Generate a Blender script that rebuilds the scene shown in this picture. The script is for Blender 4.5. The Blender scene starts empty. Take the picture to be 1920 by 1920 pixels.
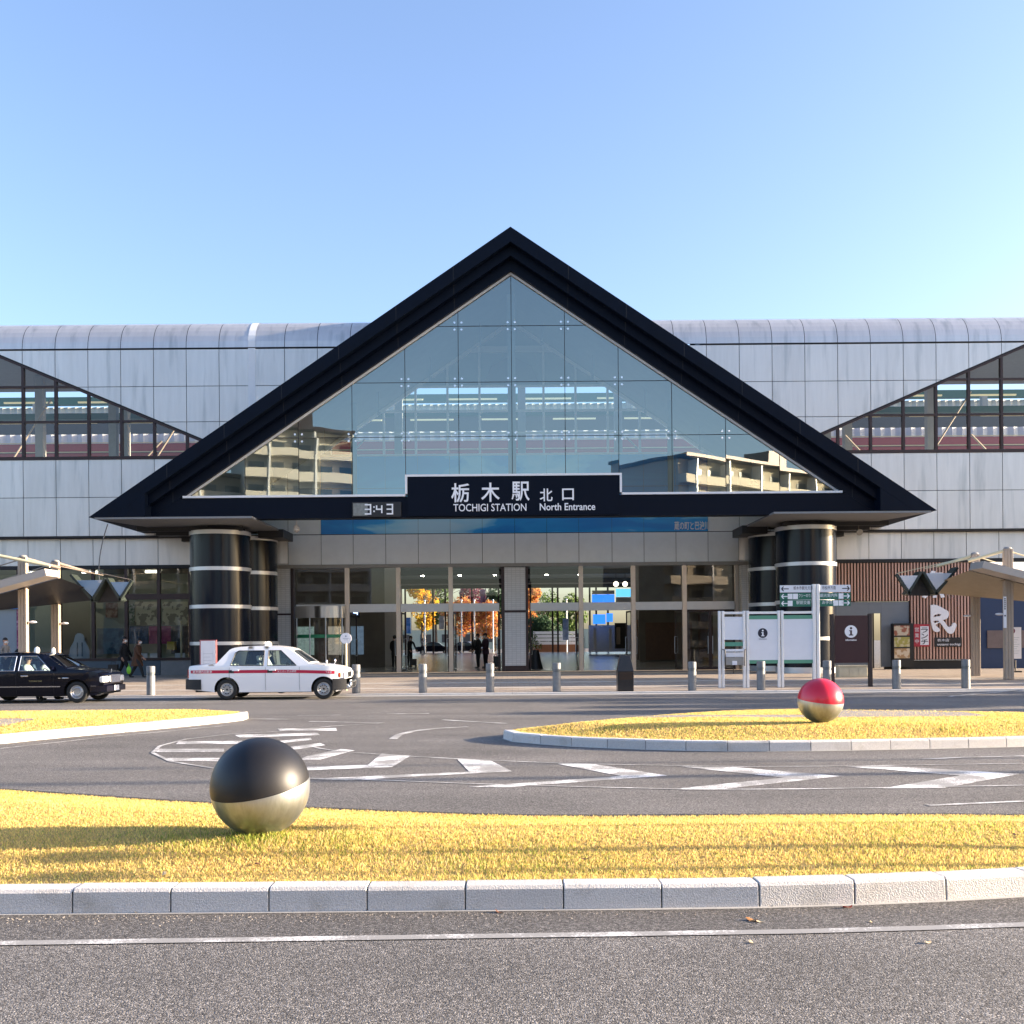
import bpy, bmesh, math, random
import numpy as np
from mathutils import Vector, Matrix
R = math.radians
random.seed(7); rng = np.random.default_rng(7)
SC = bpy.context.scene
COL = SC.collection

# ------------------------------------------------------------------ camera, sky, sun, exposure
FPX, ROLL, CAMZ = 1920.0, 0.0082, 1.65          # focal length in photo pixels, roll, eye height
cam = bpy.data.cameras.new("camera"); camo = bpy.data.objects.new("camera", cam); COL.objects.link(camo)
cam.sensor_width = 36; cam.lens = 36.0; cam.shift_x = 0.0; cam.shift_y = 0.125
cam.clip_start = 0.1; cam.clip_end = 3000
camo.location = (0, 0, CAMZ)
camo.rotation_euler = (Matrix.Rotation(R(90), 4, 'X') @ Matrix.Rotation(-ROLL, 4, 'Z')).to_euler()
SC.camera = camo

SUN_EL, SUN_AZ = 12.0, 88.2                      # azimuth clockwise from +Y (view direction)
w = bpy.data.worlds.new("World"); SC.world = w; w.use_nodes = True
nt = w.node_tree; bg = nt.nodes["Background"]
sky = nt.nodes.new("ShaderNodeTexSky"); sky.sky_type = 'NISHITA'; sky.sun_disc = False
sky.sun_elevation = R(SUN_EL); sky.sun_rotation = R(SUN_AZ)
sky.altitude = 50; sky.air_density = 1.0; sky.dust_density = 2.2; sky.ozone_density = 1.0
bg.inputs[1].default_value = 0.115
tint = nt.nodes.new("ShaderNodeMix"); tint.data_type = 'RGBA'; tint.blend_type = 'MULTIPLY'; tint.inputs[0].default_value = 1.0
tint.inputs[7].default_value = (0.775, 0.825, 1.01, 1)
nt.links.new(sky.outputs[0], tint.inputs[6]); nt.links.new(tint.outputs[2], bg.inputs[0])
sd = bpy.data.lights.new("sun", 'SUN'); so = bpy.data.objects.new("sun", sd); COL.objects.link(so)
sd.energy = 5.0; sd.angle = R(0.55); sd.color = (1.0, 0.81, 0.60)
sdir = Vector((math.cos(R(SUN_EL)) * math.sin(R(SUN_AZ)), math.cos(R(SUN_EL)) * math.cos(R(SUN_AZ)), math.sin(R(SUN_EL))))
so.rotation_euler = sdir.to_track_quat('Z', 'Y').to_euler()
so.location = (40, 5, 30)
SC.view_settings.view_transform = 'Standard'; SC.view_settings.look = 'None'
SC.view_settings.exposure = 2.08; SC.view_settings.gamma = 1.0
SC.render.engine = 'CYCLES'
SC.cycles.use_denoising = True
SC.cycles.max_bounces = 8; SC.cycles.transparent_max_bounces = 16
SC.cycles.caustics_reflective = False; SC.cycles.caustics_refractive = False
SC.cycles.sample_clamp_indirect = 6.0

# ------------------------------------------------------------------ helpers
def derot(px, py):
    u, v = px - 960.0, 1200.0 - py
    return u + v * ROLL, v - u * ROLL
def G(px, py, z=0.0):                           # photo measurement -> point at height z
    u, v = derot(px, py); Y = (z - CAMZ) * FPX / v
    return Vector((u * Y / FPX, Y, z))
def P(px, py, Y):                               # photo measurement -> point at depth Y
    u, v = derot(px, py)
    return Vector((u * Y / FPX, Y, CAMZ + v * Y / FPX))
def PX(px, Y, py=1150): return P(px, py, Y).x
def PZ(px, py, Y): return P(px, py, Y).z

class MB:
    def __init__(s): s.v = []; s.f = []; s.m = []; s.cur = 0
    def add(s, vs, fs, mat=None):
        o = len(s.v); s.v += [tuple(p) for p in vs]
        s.f += [tuple(i + o for i in f) for f in fs]; s.m += [s.cur if mat is None else mat] * len(fs)
        return s
    def box(s, x0, x1, y0, y1, z0, z1, mat=None, M=None):
        if x0 > x1: x0, x1 = x1, x0
        vs = [Vector(p) for p in ((x0,y0,z0),(x1,y0,z0),(x1,y1,z0),(x0,y1,z0),(x0,y0,z1),(x1,y0,z1),(x1,y1,z1),(x0,y1,z1))]
        if M: vs = [M @ p for p in vs]
        return s.add(vs, [(0,3,2,1),(4,5,6,7),(0,1,5,4),(1,2,6,5),(2,3,7,6),(3,0,4,7)], mat)
    def prism(s, poly, a, b, axis='y', mat=None):  # poly of (u,v); axis y: (x,z), axis x: (y,z), axis z: (x,y)
        area = sum(poly[i-1][0]*poly[i][1]-poly[i][0]*poly[i-1][1] for i in range(len(poly)))
        if area < 0: poly = poly[::-1]
        if a > b: a, b = b, a
        n = len(poly)
        f3 = {'y': lambda p, t: (p[0], t, p[1]), 'x': lambda p, t: (t, p[0], p[1]), 'z': lambda p, t: (p[0], p[1], t)}[axis]
        vs = [f3(p, a) for p in poly] + [f3(p, b) for p in poly]
        fs = [tuple(range(n)), tuple(range(2*n-1, n-1, -1))] + [(i, i+n, (i+1) % n + n, (i+1) % n) for i in range(n)]
        if axis != 'y': fs = [f[::-1] for f in fs]
        return s.add(vs, fs, mat)
    def tube(s, p0, p1, r0, r1=None, n=12, caps=True, mat=None):
        p0, p1 = Vector(p0), Vector(p1); r1 = r0 if r1 is None else r1
        d = (p1 - p0).normalized(); a = d.orthogonal().normalized(); b = d.cross(a)
        vs = []
        for p, r in ((p0, r0), (p1, r1)):
            for i in range(n):
                t = 2*math.pi*i/n; vs.append(p + a*(r*math.cos(t)) + b*(r*math.sin(t)))
        fs = [(i, (i+1) % n, (i+1) % n + n, i+n) for i in range(n)]
        if caps: fs += [tuple(range(n-1, -1, -1)), tuple(range(n, 2*n))]
        return s.add(vs, fs, mat)
    def path(s, pts, r, n=8, mat=None):
        for a, b in zip(pts[:-1], pts[1:]): s.tube(a, b, r, r, n, True, mat)
        return s
    def lathe(s, prof, c=(0,0,0), n=32, mat=None, M=None):   # prof: (r,z)
        c = Vector(c); vs = []; k = len(prof)
        for i in range(n):
            t = 2*math.pi*i/n
            for r, z in prof:
                p = Vector((r*math.cos(t), r*math.sin(t), z))
                if M: p = M @ p
                vs.append(c + p)
        fs = []
        for i in range(n):
            j = (i+1) % n
            for q in range(k-1): fs.append((i*k+q, j*k+q, j*k+q+1, i*k+q+1))
        return s.add(vs, fs, mat)
    def ball(s, c, rx, ry=None, rz=None, n=16, m=10, mat=None):
        ry = ry or rx; rz = rz or rx
        prof = [(math.sin(math.pi*j/m), -math.cos(math.pi*j/m)) for j in range(m+1)]
        return s.lathe(prof, c, n, mat, Matrix.Diagonal((rx, ry, rz)).to_4x4())
    def build(s, name, mats, parent=None, smooth=False, bevel=0, sharp=35, merge=True):
        me = bpy.data.meshes.new(name); me.from_pydata(s.v, [], s.f)
        mats = mats if isinstance(mats, (list, tuple)) else [mats]
        for m in mats: me.materials.append(m)
        if len(mats) > 1: me.polygons.foreach_set("material_index", s.m)
        if smooth:
            if merge:
                bm = bmesh.new(); bm.from_mesh(me); bmesh.ops.remove_doubles(bm, verts=bm.verts, dist=1e-5)
                bm.to_mesh(me); bm.free()
            me.polygons.foreach_set("use_smooth", [True]*len(me.polygons))
            try: me.set_sharp_from_angle(angle=R(sharp))
            except Exception: pass
        me.update()
        o = bpy.data.objects.new(name, me); COL.objects.link(o)
        if parent is not None: o.parent = parent
        if bevel:
            md = o.modifiers.new("bevel", 'BEVEL'); md.width = bevel; md.segments = 2; md.limit_method = 'ANGLE'; md.angle_limit = R(40)
            md.harden_normals = False
        return o

def tag(o, label=None, cat=None, group=None, kind=None):
    if label: o["label"] = label
    if cat: o["category"] = cat
    if group: o["group"] = group
    if kind: o["kind"] = kind
    return o
def empty(name, loc=(0,0,0), rz=0.0, label=None, cat=None, group=None):
    o = bpy.data.objects.new(name, None); COL.objects.link(o); o.location = loc; o.rotation_euler = (0, 0, rz)
    o.empty_display_size = 0.3
    return tag(o, label, cat, group)
def dup(root, loc, rz=None, label=None, group=None):
    r = root.copy(); COL.objects.link(r); r.location = loc
    if rz is not None: r.rotation_euler = (0, 0, rz)
    if label: r["label"] = label
    if group: r["group"] = group
    for ch in list(root.children):
        c = ch.copy(); COL.objects.link(c); c.parent = r
        for g in list(ch.children):
            d = g.copy(); COL.objects.link(d); d.parent = c
    return r
def text(body, size, loc, mat, parent=None, name="lettering", align='CENTER', depth=0.004, bold=0.0, sx=1.0, spacing=1.0, rot=None):
    c = bpy.data.curves.new(name, 'FONT'); c.body = body; c.size = size; c.align_x = align; c.align_y = 'CENTER'
    c.extrude = depth; c.offset = bold; c.space_character = spacing; c.resolution_u = 3
    t = bpy.data.objects.new(name, c); COL.objects.link(t); bpy.context.view_layer.update()
    me = bpy.data.meshes.new_from_object(t.evaluated_get(bpy.context.evaluated_depsgraph_get()))
    bpy.data.objects.remove(t); me.materials.clear(); me.materials.append(mat)
    me.transform(Matrix.Translation(loc) @ (rot or Matrix.Rotation(R(90), 4, 'X')) @ Matrix.Diagonal((sx, 1, 1, 1)))
    o = bpy.data.objects.new(name, me); COL.objects.link(o)
    if parent is not None: o.parent = parent
    return o
def clip(poly, n, d):                            # keep n.p <= d
    out = []
    for i in range(len(poly)):
        a, b = poly[i-1], poly[i]
        da, db = n[0]*a[0]+n[1]*a[1]-d, n[0]*b[0]+n[1]*b[1]-d
        if (da <= 0) != (db <= 0):
            t = da/(da-db); out.append((a[0]+t*(b[0]-a[0]), a[1]+t*(b[1]-a[1])))
        if db <= 0: out.append(b)
    return out
def inside(poly, x, y):
    x = np.asarray(x); y = np.asarray(y); r = np.zeros(x.shape, bool); n = len(poly)
    for i in range(n):
        x0, y0 = poly[i-1][:2]; x1, y1 = poly[i][:2]
        c = ((y0 > y) != (y1 > y)) & (x < (x1-x0)*(y-y0)/((y1-y0) or 1e-9)+x0); r ^= c
    return r
def edgedist(poly, x, y):
    x = np.asarray(x, float); y = np.asarray(y, float); d = np.full(x.shape, 1e9); n = len(poly)
    for i in range(n):
        ax, ay = poly[i-1][:2]; bx, by = poly[i][:2]; dx, dy = bx-ax, by-ay; L = dx*dx+dy*dy or 1e-9
        t = np.clip(((x-ax)*dx+(y-ay)*dy)/L, 0, 1); d = np.minimum(d, np.hypot(x-ax-t*dx, y-ay-t*dy))
    return d

# ------------------------------------------------------------------ materials
def M(name, c, rough=0.6, metal=0.0, var=0.0, vs=4.0, stretch=(1,1,1), bump=0.0, bs=40.0, island=0.0, spec=0.5, coat=0.0, trans=0.0, emit=0.0, c2=None, cs=2.0, cthr=(0.45,0.6)):
    m = bpy.data.materials.new(name); m.use_nodes = True; n = m.node_tree; b = n.nodes["Principled BSDF"]
    N, L = n.nodes.new, n.links.new
    b.inputs["Roughness"].default_value = rough; b.inputs["Metallic"].default_value = metal
    b.inputs["Specular IOR Level"].default_value = spec
    b.inputs["Coat Weight"].default_value = coat; b.inputs["Coat Roughness"].default_value = 0.05
    b.inputs["Base Color"].default_value = (*c, 1)
    if trans: b.inputs["Transmission Weight"].default_value = trans
    if emit:
        b.inputs["Emission Color"].default_value = (*c, 1); b.inputs["Emission Strength"].default_value = emit
    if var or bump or island or c2:
        tc = N("ShaderNodeTexCoord"); mp = N("ShaderNodeMapping"); mp.inputs["Scale"].default_value = stretch
        L(tc.outputs["Object"], mp.inputs["Vector"])
        cur = None
        if c2:
            nz = N("ShaderNodeTexNoise"); nz.inputs["Scale"].default_value = cs; nz.inputs["Detail"].default_value = 6
            L(mp.outputs[0], nz.inputs["Vector"])
            rp = N("ShaderNodeValToRGB"); rp.color_ramp.elements[0].position = cthr[0]; rp.color_ramp.elements[1].position = cthr[1]
            rp.color_ramp.elements[0].color = (*c, 1); rp.color_ramp.elements[1].color = (*c2, 1)
            L(nz.outputs[0], rp.inputs[0]); cur = rp.outputs[0]
        if var or island:
            hsv = N("ShaderNodeHueSaturation")
            if cur: L(cur, hsv.inputs["Color"])
            else: hsv.inputs["Color"].default_value = (*c, 1)
            val = None
            if var:
                nz = N("ShaderNodeTexNoise"); nz.inputs["Scale"].default_value = vs; nz.inputs["Detail"].default_value = 8; nz.inputs["Roughness"].default_value = 0.65
                L(mp.outputs[0], nz.inputs["Vector"])
                mr = N("ShaderNodeMapRange"); mr.inputs[1].default_value = 0.25; mr.inputs[2].default_value = 0.75
                mr.inputs[3].default_value = 1-var; mr.inputs[4].default_value = 1+var
                L(nz.outputs[0], mr.inputs[0]); val = mr.outputs[0]
                ra = N("ShaderNodeMapRange"); ra.inputs[3].default_value = max(0, rough-var*0.25); ra.inputs[4].default_value = min(1, rough+var*0.25)
                L(nz.outputs[0], ra.inputs[0]); L(ra.outputs[0], b.inputs["Roughness"])
            if island:
                ge = N("ShaderNodeNewGeometry"); mi = N("ShaderNodeMapRange"); mi.inputs[3].default_value = 1-island; mi.inputs[4].default_value = 1+island
                L(ge.outputs["Random Per Island"], mi.inputs[0])
                if val:
                    mu = N("ShaderNodeMath"); mu.operation = 'MULTIPLY'; L(val, mu.inputs[0]); L(mi.outputs[0], mu.inputs[1]); val = mu.outputs[0]
                else: val = mi.outputs[0]
            L(val, hsv.inputs["Value"]); cur = hsv.outputs[0]
        if cur: L(cur, b.inputs["Base Color"])
        if bump:
            nb = N("ShaderNodeTexNoise"); nb.inputs["Scale"].default_value = bs; nb.inputs["Detail"].default_value = 6
            L(mp.outputs[0], nb.inputs["Vector"])
            bp = N("ShaderNodeBump"); bp.inputs["Strength"].default_value = bump; bp.inputs["Distance"].default_value = 0.02
            L(nb.outputs[0], bp.inputs["Height"]); L(bp.outputs[0], b.inputs["Normal"])
    return m
def glass(name, tint=(0.9,0.95,0.95), refl=0.10, rough=0.0, wave=0.0, rcol=(1,1,1)):
    m = bpy.data.materials.new(name); m.use_nodes = True; n = m.node_tree; N, L = n.nodes.new, n.links.new
    n.nodes.remove(n.nodes["Principled BSDF"]); out = n.nodes["Material Output"]
    tr = N("ShaderNodeBsdfTransparent"); tr.inputs[0].default_value = (*tint, 1)
    gl = N("ShaderNodeBsdfGlossy"); gl.inputs["Roughness"].default_value = rough; gl.inputs[0].default_value = (*rcol, 1)
    fr = N("ShaderNodeFresnel"); fr.inputs[0].default_value = 1.5
    ad = N("ShaderNodeMath"); ad.operation = 'ADD'; ad.use_clamp = True; ad.inputs[1].default_value = refl; L(fr.outputs[0], ad.inputs[0])
    mx = N("ShaderNodeMixShader"); L(ad.outputs[0], mx.inputs[0]); L(tr.outputs[0], mx.inputs[1]); L(gl.outputs[0], mx.inputs[2]); L(mx.outputs[0], out.inputs[0])
    if wave:
        tc = N("ShaderNodeTexCoord"); nz = N("ShaderNodeTexNoise"); nz.inputs["Scale"].default_value = 0.45; nz.inputs["Detail"].default_value = 1
        L(tc.outputs["Object"], nz.inputs["Vector"])
        bp = N("ShaderNodeBump"); bp.inputs["Strength"].default_value = wave; bp.inputs["Distance"].default_value = 0.05
        L(nz.outputs[0], bp.inputs["Height"]); L(bp.outputs[0], gl.inputs["Normal"])
    return m

def asphalt(name="asphalt", dim=1.0):
    m = bpy.data.materials.new(name); m.use_nodes = True; n = m.node_tree; b = n.nodes["Principled BSDF"]; N, L = n.nodes.new, n.links.new
    tc = N("ShaderNodeTexCoord")
    vo = N("ShaderNodeTexVoronoi"); vo.inputs["Scale"].default_value = 120; L(tc.outputs["Object"], vo.inputs["Vector"])
    nz = N("ShaderNodeTexNoise"); nz.inputs["Scale"].default_value = 110; nz.inputs["Detail"].default_value = 3; L(tc.outputs["Object"], nz.inputs["Vector"])
    big = N("ShaderNodeTexNoise"); big.inputs["Scale"].default_value = 0.55; big.inputs["Detail"].default_value = 7; L(tc.outputs["Object"], big.inputs["Vector"])
    sep = N("ShaderNodeSeparateColor"); L(vo.outputs["Color"], sep.inputs[0])
    rp = N("ShaderNodeValToRGB"); e = rp.color_ramp.elements
    e[0].position = 0.0; e[0].color = (0.045, 0.042, 0.040, 1); e[1].position = 1.0; e[1].color = (0.36, 0.335, 0.31, 1)
    k = rp.color_ramp.elements.new(0.55); k.color = (0.135, 0.126, 0.118, 1)
    k = rp.color_ramp.elements.new(0.82); k.color = (0.215, 0.204, 0.194, 1)
    L(sep.outputs[0], rp.inputs[0])
    mr = N("ShaderNodeMapRange"); mr.inputs[1].default_value = 0.3; mr.inputs[2].default_value = 0.7; mr.inputs[3].default_value = 0.72*dim; mr.inputs[4].default_value = 1.28*dim
    mpx = N("ShaderNodeMapping"); mpx.inputs["Scale"].default_value = (0.05, 1.0, 1.0); L(tc.outputs["Object"], mpx.inputs["Vector"])
    trk = N("ShaderNodeTexNoise"); trk.inputs["Scale"].default_value = 1.1; trk.inputs["Detail"].default_value = 3; L(mpx.outputs[0], trk.inputs["Vector"])
    av = N("ShaderNodeMath"); av.operation = 'ADD'; L(big.outputs[0], av.inputs[0]); L(trk.outputs[0], av.inputs[1])
    hv = N("ShaderNodeMath"); hv.operation = 'MULTIPLY'; hv.inputs[1].default_value = 0.5; L(av.outputs[0], hv.inputs[0]); L(hv.outputs[0], mr.inputs[0])
    hs = N("ShaderNodeHueSaturation"); L(rp.outputs[0], hs.inputs["Color"]); L(mr.outputs[0], hs.inputs["Value"]); L(hs.outputs[0], b.inputs["Base Color"])
    b.inputs["Roughness"].default_value = 0.85; b.inputs["Specular IOR Level"].default_value = 0.35
    mx = N("ShaderNodeMath"); mx.operation = 'SUBTRACT'; L(nz.outputs[0], mx.inputs[0]); L(vo.outputs["Distance"], mx.inputs[1])
    bp = N("ShaderNodeBump"); bp.inputs["Strength"].default_value = 0.55; bp.inputs["Distance"].default_value = 0.006
    L(mx.outputs[0], bp.inputs["Height"]); L(bp.outputs[0], b.inputs["Normal"])
    return m
def worn_paint(name, t0, t1):
    m = bpy.data.materials.new(name); m.use_nodes = True; n = m.node_tree; b = n.nodes["Principled BSDF"]; N, L = n.nodes.new, n.links.new
    tc = N("ShaderNodeTexCoord")
    n1 = N("ShaderNodeTexNoise"); n1.inputs["Scale"].default_value = 60; n1.inputs["Detail"].default_value = 6; n1.inputs["Roughness"].default_value = 0.7; L(tc.outputs["Object"], n1.inputs["Vector"])
    n2 = N("ShaderNodeTexNoise"); n2.inputs["Scale"].default_value = 2.2; n2.inputs["Detail"].default_value = 4; L(tc.outputs["Object"], n2.inputs["Vector"])
    ad = N("ShaderNodeMath"); ad.operation = 'ADD'; L(n1.outputs[0], ad.inputs[0]); L(n2.outputs[0], ad.inputs[1])
    rp = N("ShaderNodeValToRGB"); rp.color_ramp.elements[0].position = t0; rp.color_ramp.elements[1].position = t1
    rp.color_ramp.elements[0].color = (0.82, 0.81, 0.79, 1); rp.color_ramp.elements[1].color = (0.30, 0.29, 0.275, 1)
    L(ad.outputs[0], rp.inputs[0]); L(rp.outputs[0], b.inputs["Base Color"]); b.inputs["Roughness"].default_value = 0.7
    return m
def pavers():
    m = bpy.data.materials.new("paving"); m.use_nodes = True; n = m.node_tree; b = n.nodes["Principled BSDF"]; N, L = n.nodes.new, n.links.new
    tc = N("ShaderNodeTexCoord"); br = N("ShaderNodeTexBrick"); br.inputs["Scale"].default_value = 1.0
    br.inputs["Brick Width"].default_value = 0.4; br.inputs["Row Height"].default_value = 0.2; br.inputs["Mortar Size"].default_value = 0.006
    br.inputs["Color1"].default_value = (0.34, 0.27, 0.21, 1); br.inputs["Color2"].default_value = (0.40, 0.34, 0.28, 1); br.inputs["Mortar"].default_value = (0.15, 0.13, 0.11, 1)
    L(tc.outputs["Object"], br.inputs["Vector"])
    nz = N("ShaderNodeTexNoise"); nz.inputs["Scale"].default_value = 1.3; nz.inputs["Detail"].default_value = 6; L(tc.outputs["Object"], nz.inputs["Vector"])
    mr = N("ShaderNodeMapRange"); mr.inputs[3].default_value = 0.7; mr.inputs[4].default_value = 1.3; L(nz.outputs[0], mr.inputs[0])
    hs = N("ShaderNodeHueSaturation"); L(br.outputs[0], hs.inputs["Color"]); L(mr.outputs[0], hs.inputs["Value"]); L(hs.outputs[0], b.inputs["Base Color"])
    b.inputs["Roughness"].default_value = 0.7
    return m
def tiles(name, c, w, h, mortar=0.012, dark=0.5, rough=0.45, var=0.06, offset=0.0, axes='xz'):
    m = bpy.data.materials.new(name); m.use_nodes = True; n = m.node_tree; b = n.nodes["Principled BSDF"]; N, L = n.nodes.new, n.links.new
    tc = N("ShaderNodeTexCoord"); sp = N("ShaderNodeSeparateXYZ"); cb = N("ShaderNodeCombineXYZ"); L(tc.outputs["Object"], sp.inputs[0])
    L(sp.outputs[0], cb.inputs[0]); L(sp.outputs[2 if axes == 'xz' else 1], cb.inputs[1])
    br = N("ShaderNodeTexBrick"); br.offset = offset; br.inputs["Scale"].default_value = 1.0
    br.inputs["Brick Width"].default_value = w; br.inputs["Row Height"].default_value = h; br.inputs["Mortar Size"].default_value = mortar
    br.inputs["Color1"].default_value = (*[x*(1-var) for x in c], 1); br.inputs["Color2"].default_value = (*[x*(1+var) for x in c], 1); br.inputs["Mortar"].default_value = (*[x*dark for x in c], 1)
    L(cb.outputs[0], br.inputs["Vector"]); L(br.outputs[0], b.inputs["Base Color"]); b.inputs["Roughness"].default_value = rough
    return m
def leafmat(name, c, trans=0.35, hue=0.03, val=0.35):
    m = bpy.data.materials.new(name); m.use_nodes = True; n = m.node_tree; N, L = n.nodes.new, n.links.new
    b = n.nodes["Principled BSDF"]; out = n.nodes["Material Output"]
    ge = N("ShaderNodeNewGeometry"); hs = N("ShaderNodeHueSaturation"); hs.inputs["Color"].default_value = (*c, 1)
    m1 = N("ShaderNodeMapRange"); m1.inputs[3].default_value = 1-val; m1.inputs[4].default_value = 1+val; L(ge.outputs["Random Per Island"], m1.inputs[0])
    wn = N("ShaderNodeTexWhiteNoise"); wn.noise_dimensions = '1D'; L(ge.outputs["Random Per Island"], wn.inputs["W"])
    m2 = N("ShaderNodeMapRange"); m2.inputs[3].default_value = 0.5-hue; m2.inputs[4].default_value = 0.5+hue; L(wn.outputs[0], m2.inputs[0])
    L(m1.outputs[0], hs.inputs["Value"]); L(m2.outputs[0], hs.inputs["Hue"]); L(hs.outputs[0], b.inputs["Base Color"])
    b.inputs["Roughness"].default_value = 0.7; b.inputs["Specular IOR Level"].default_value = 0.2
    t = N("ShaderNodeBsdfTranslucent"); L(hs.outputs[0], t.inputs[0]); mx = N("ShaderNodeMixShader"); mx.inputs[0].default_value = trans
    L(b.outputs[0], mx.inputs[1]); L(t.outputs[0], mx.inputs[2]); L(mx.outputs[0], out.inputs[0])
    return m
def mural():                                     # blue wall picture: plain generic waves of blue
    m = bpy.data.materials.new("blue_mural"); m.use_nodes = True; n = m.node_tree; b = n.nodes["Principled BSDF"]; N, L = n.nodes.new, n.links.new
    tc = N("ShaderNodeTexCoord"); mp = N("ShaderNodeMapping"); mp.inputs["Scale"].default_value = (0.16, 1, 0.62); L(tc.outputs["Object"], mp.inputs["Vector"])
    nz = N("ShaderNodeTexNoise"); nz.inputs["Scale"].default_value = 1.0; nz.inputs["Detail"].default_value = 3; nz.inputs["Distortion"].default_value = 0.6; L(mp.outputs[0], nz.inputs["Vector"])
    rp = N("ShaderNodeValToRGB"); rp.color_ramp.interpolation = 'EASE'; e = rp.color_ramp.elements
    e[0].position = 0.34; e[0].color = (0.02, 0.26, 0.72, 1); e[1].position = 0.66; e[1].color = (0.50, 0.78, 0.95, 1)
    k = e.new(0.47); k.color = (0.03, 0.36, 0.82, 1); k = e.new(0.5); k.color = (0.14, 0.52, 0.88, 1); k = e.new(0.56); k.color = (0.34, 0.70, 0.93, 1)
    sx = N("ShaderNodeSeparateXYZ"); L(tc.outputs["Object"], sx.inputs[0])
    ab = N("ShaderNodeMath"); ab.operation = 'ABSOLUTE'; L(sx.outputs[0], ab.inputs[0])
    mr = N("ShaderNodeMapRange"); mr.inputs[1].default_value = 3.0; mr.inputs[2].default_value = 8.5; mr.inputs[3].default_value = 0.03; mr.inputs[4].default_value = -0.17; L(ab.outputs[0], mr.inputs[0])
    ad = N("ShaderNodeMath"); ad.operation = 'ADD'; L(nz.outputs[0], ad.inputs[0]); L(mr.outputs[0], ad.inputs[1])
    L(ad.outputs[0], rp.inputs[0]); L(rp.outputs[0], b.inputs["Base Color"]); b.inputs["Roughness"].default_value = 0.3
    return m

m_asph = asphalt(); m_asph2 = asphalt("gutter_asphalt", 0.74); m_paint = worn_paint("road_paint", 0.97, 1.22); m_thin = worn_paint("faded_paint", 0.80, 1.14); m_pave = pavers(); m_mural = mural()
m_kerb = M("granite", (0.60, 0.575, 0.55), 0.75, var=0.30, vs=95, bump=0.5, bs=110, island=0.08, c2=(0.44,0.41,0.37), cs=3.0, cthr=(0.55,0.75))
m_plain = M("concrete", (0.40, 0.39, 0.37), 0.8, var=0.12, vs=5, bump=0.1)
m_soil = M("soil", (0.42, 0.29, 0.085), 0.95, var=0.3, vs=14, bump=0.5, bs=60)
m_gravel = M("gravel", (0.30, 0.27, 0.24), 0.9, var=0.4, vs=40, bump=0.8, bs=50)
m_alu = M("panel_aluminium", (0.64, 0.62, 0.60), 0.34, 0.55, var=0.09, vs=1.6, stretch=(2.2,1,0.22), island=0.05, c2=(0.43,0.435,0.43), cs=1.3, cthr=(0.56,0.78))
m_joint = M("joint_black", (0.012, 0.013, 0.016), 0.7)
m_navy = M("navy_metal", (0.0014, 0.0042, 0.0125), 0.45, 0.0, var=0.10, vs=3, spec=0.12)
m_navy2 = M("navy_roofing", (0.0018, 0.0052, 0.014), 0.55, 0.0, var=0.25, vs=2, spec=0.12)
m_white = M("white_trim", (0.78, 0.79, 0.80), 0.35, var=0.04)
m_letter = M("letter_white", (0.86, 0.86, 0.88), 0.4)
m_grey = M("grey_panel", (0.84, 0.88, 0.89), 0.5, 0.0, var=0.05, vs=2, island=0.04)
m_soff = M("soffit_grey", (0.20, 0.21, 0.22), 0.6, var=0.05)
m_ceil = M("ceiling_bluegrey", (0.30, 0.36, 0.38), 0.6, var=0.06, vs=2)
m_brown = M("bronze_frame", (0.045, 0.030, 0.030), 0.4, 0.5)
m_tan = M("tan_steel", (0.58, 0.48, 0.39), 0.35, 0.6, var=0.06)
m_black = M("black_frame", (0.010, 0.010, 0.012), 0.45)
m_granite = M("black_granite", (0.005, 0.009, 0.018), 0.20, 0.0, var=0.12, vs=5, stretch=(3,3,0.25), spec=0.26)
m_ring = M("column_ring", (0.62, 0.63, 0.64), 0.35, 0.4)
m_green = M("green_steel", (0.012, 0.085, 0.045), 0.5, var=0.15)
m_beam = M("grey_steel", (0.30, 0.29, 0.27), 0.5, var=0.1)
m_maroon = M("maroon_paint", (0.34, 0.035, 0.045), 0.35, var=0.1)
m_cream = M("cream_paint", (0.70, 0.62, 0.40), 0.5)
m_corr = M("corrugated_white", (0.66, 0.67, 0.68), 0.5, var=0.08, vs=3)
m_dark = M("dark_interior", (0.045, 0.042, 0.040), 0.7, var=0.2, vs=1.5)
m_mid = M("interior_wall", (0.24, 0.235, 0.21), 0.7, var=0.1, vs=1)
m_pale = M("pale_wall", (0.30, 0.34, 0.28), 0.7, var=0.06)
m_floor = tiles("hall_floor", (0.27, 0.28, 0.27), 0.6, 0.6, 0.008, 0.7, 0.22, 0.05, axes='xy')
m_tile = tiles("pier_tile", (0.62, 0.62, 0.61), 0.2, 0.1, 0.008, 0.72, 0.4, 0.04)
m_ggl = glass("gable_glass", (0.75, 0.88, 0.87), 0.23, wave=0.06, rcol=(0.86,0.95,0.89))
m_wgl = glass("window_glass", (0.86, 0.90, 0.88), 0.02, wave=0.06)
m_egl = glass("entrance_glass", (0.92, 0.94, 0.92), 0.02, wave=0.06)
m_carglass = glass("car_glass", (0.62, 0.72, 0.70), 0.05)
m_wood = M("wood_slat", (0.60, 0.37, 0.28), 0.55, var=0.15, vs=8, stretch=(1,1,0.1), island=0.08)
m_wback = M("slat_backing", (0.05, 0.028, 0.024), 0.8)
m_blue = M("navy_wall", (0.012, 0.035, 0.095), 0.5, var=0.08)
m_beige = M("beige_steel", (0.37, 0.30, 0.235), 0.5, var=0.05, vs=6)
m_roofb = M("canopy_fascia", (0.42, 0.38, 0.34), 0.5, 0.1, var=0.05)
m_under = M("canopy_soffit", (0.30, 0.25, 0.18), 0.6, var=0.1)
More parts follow.
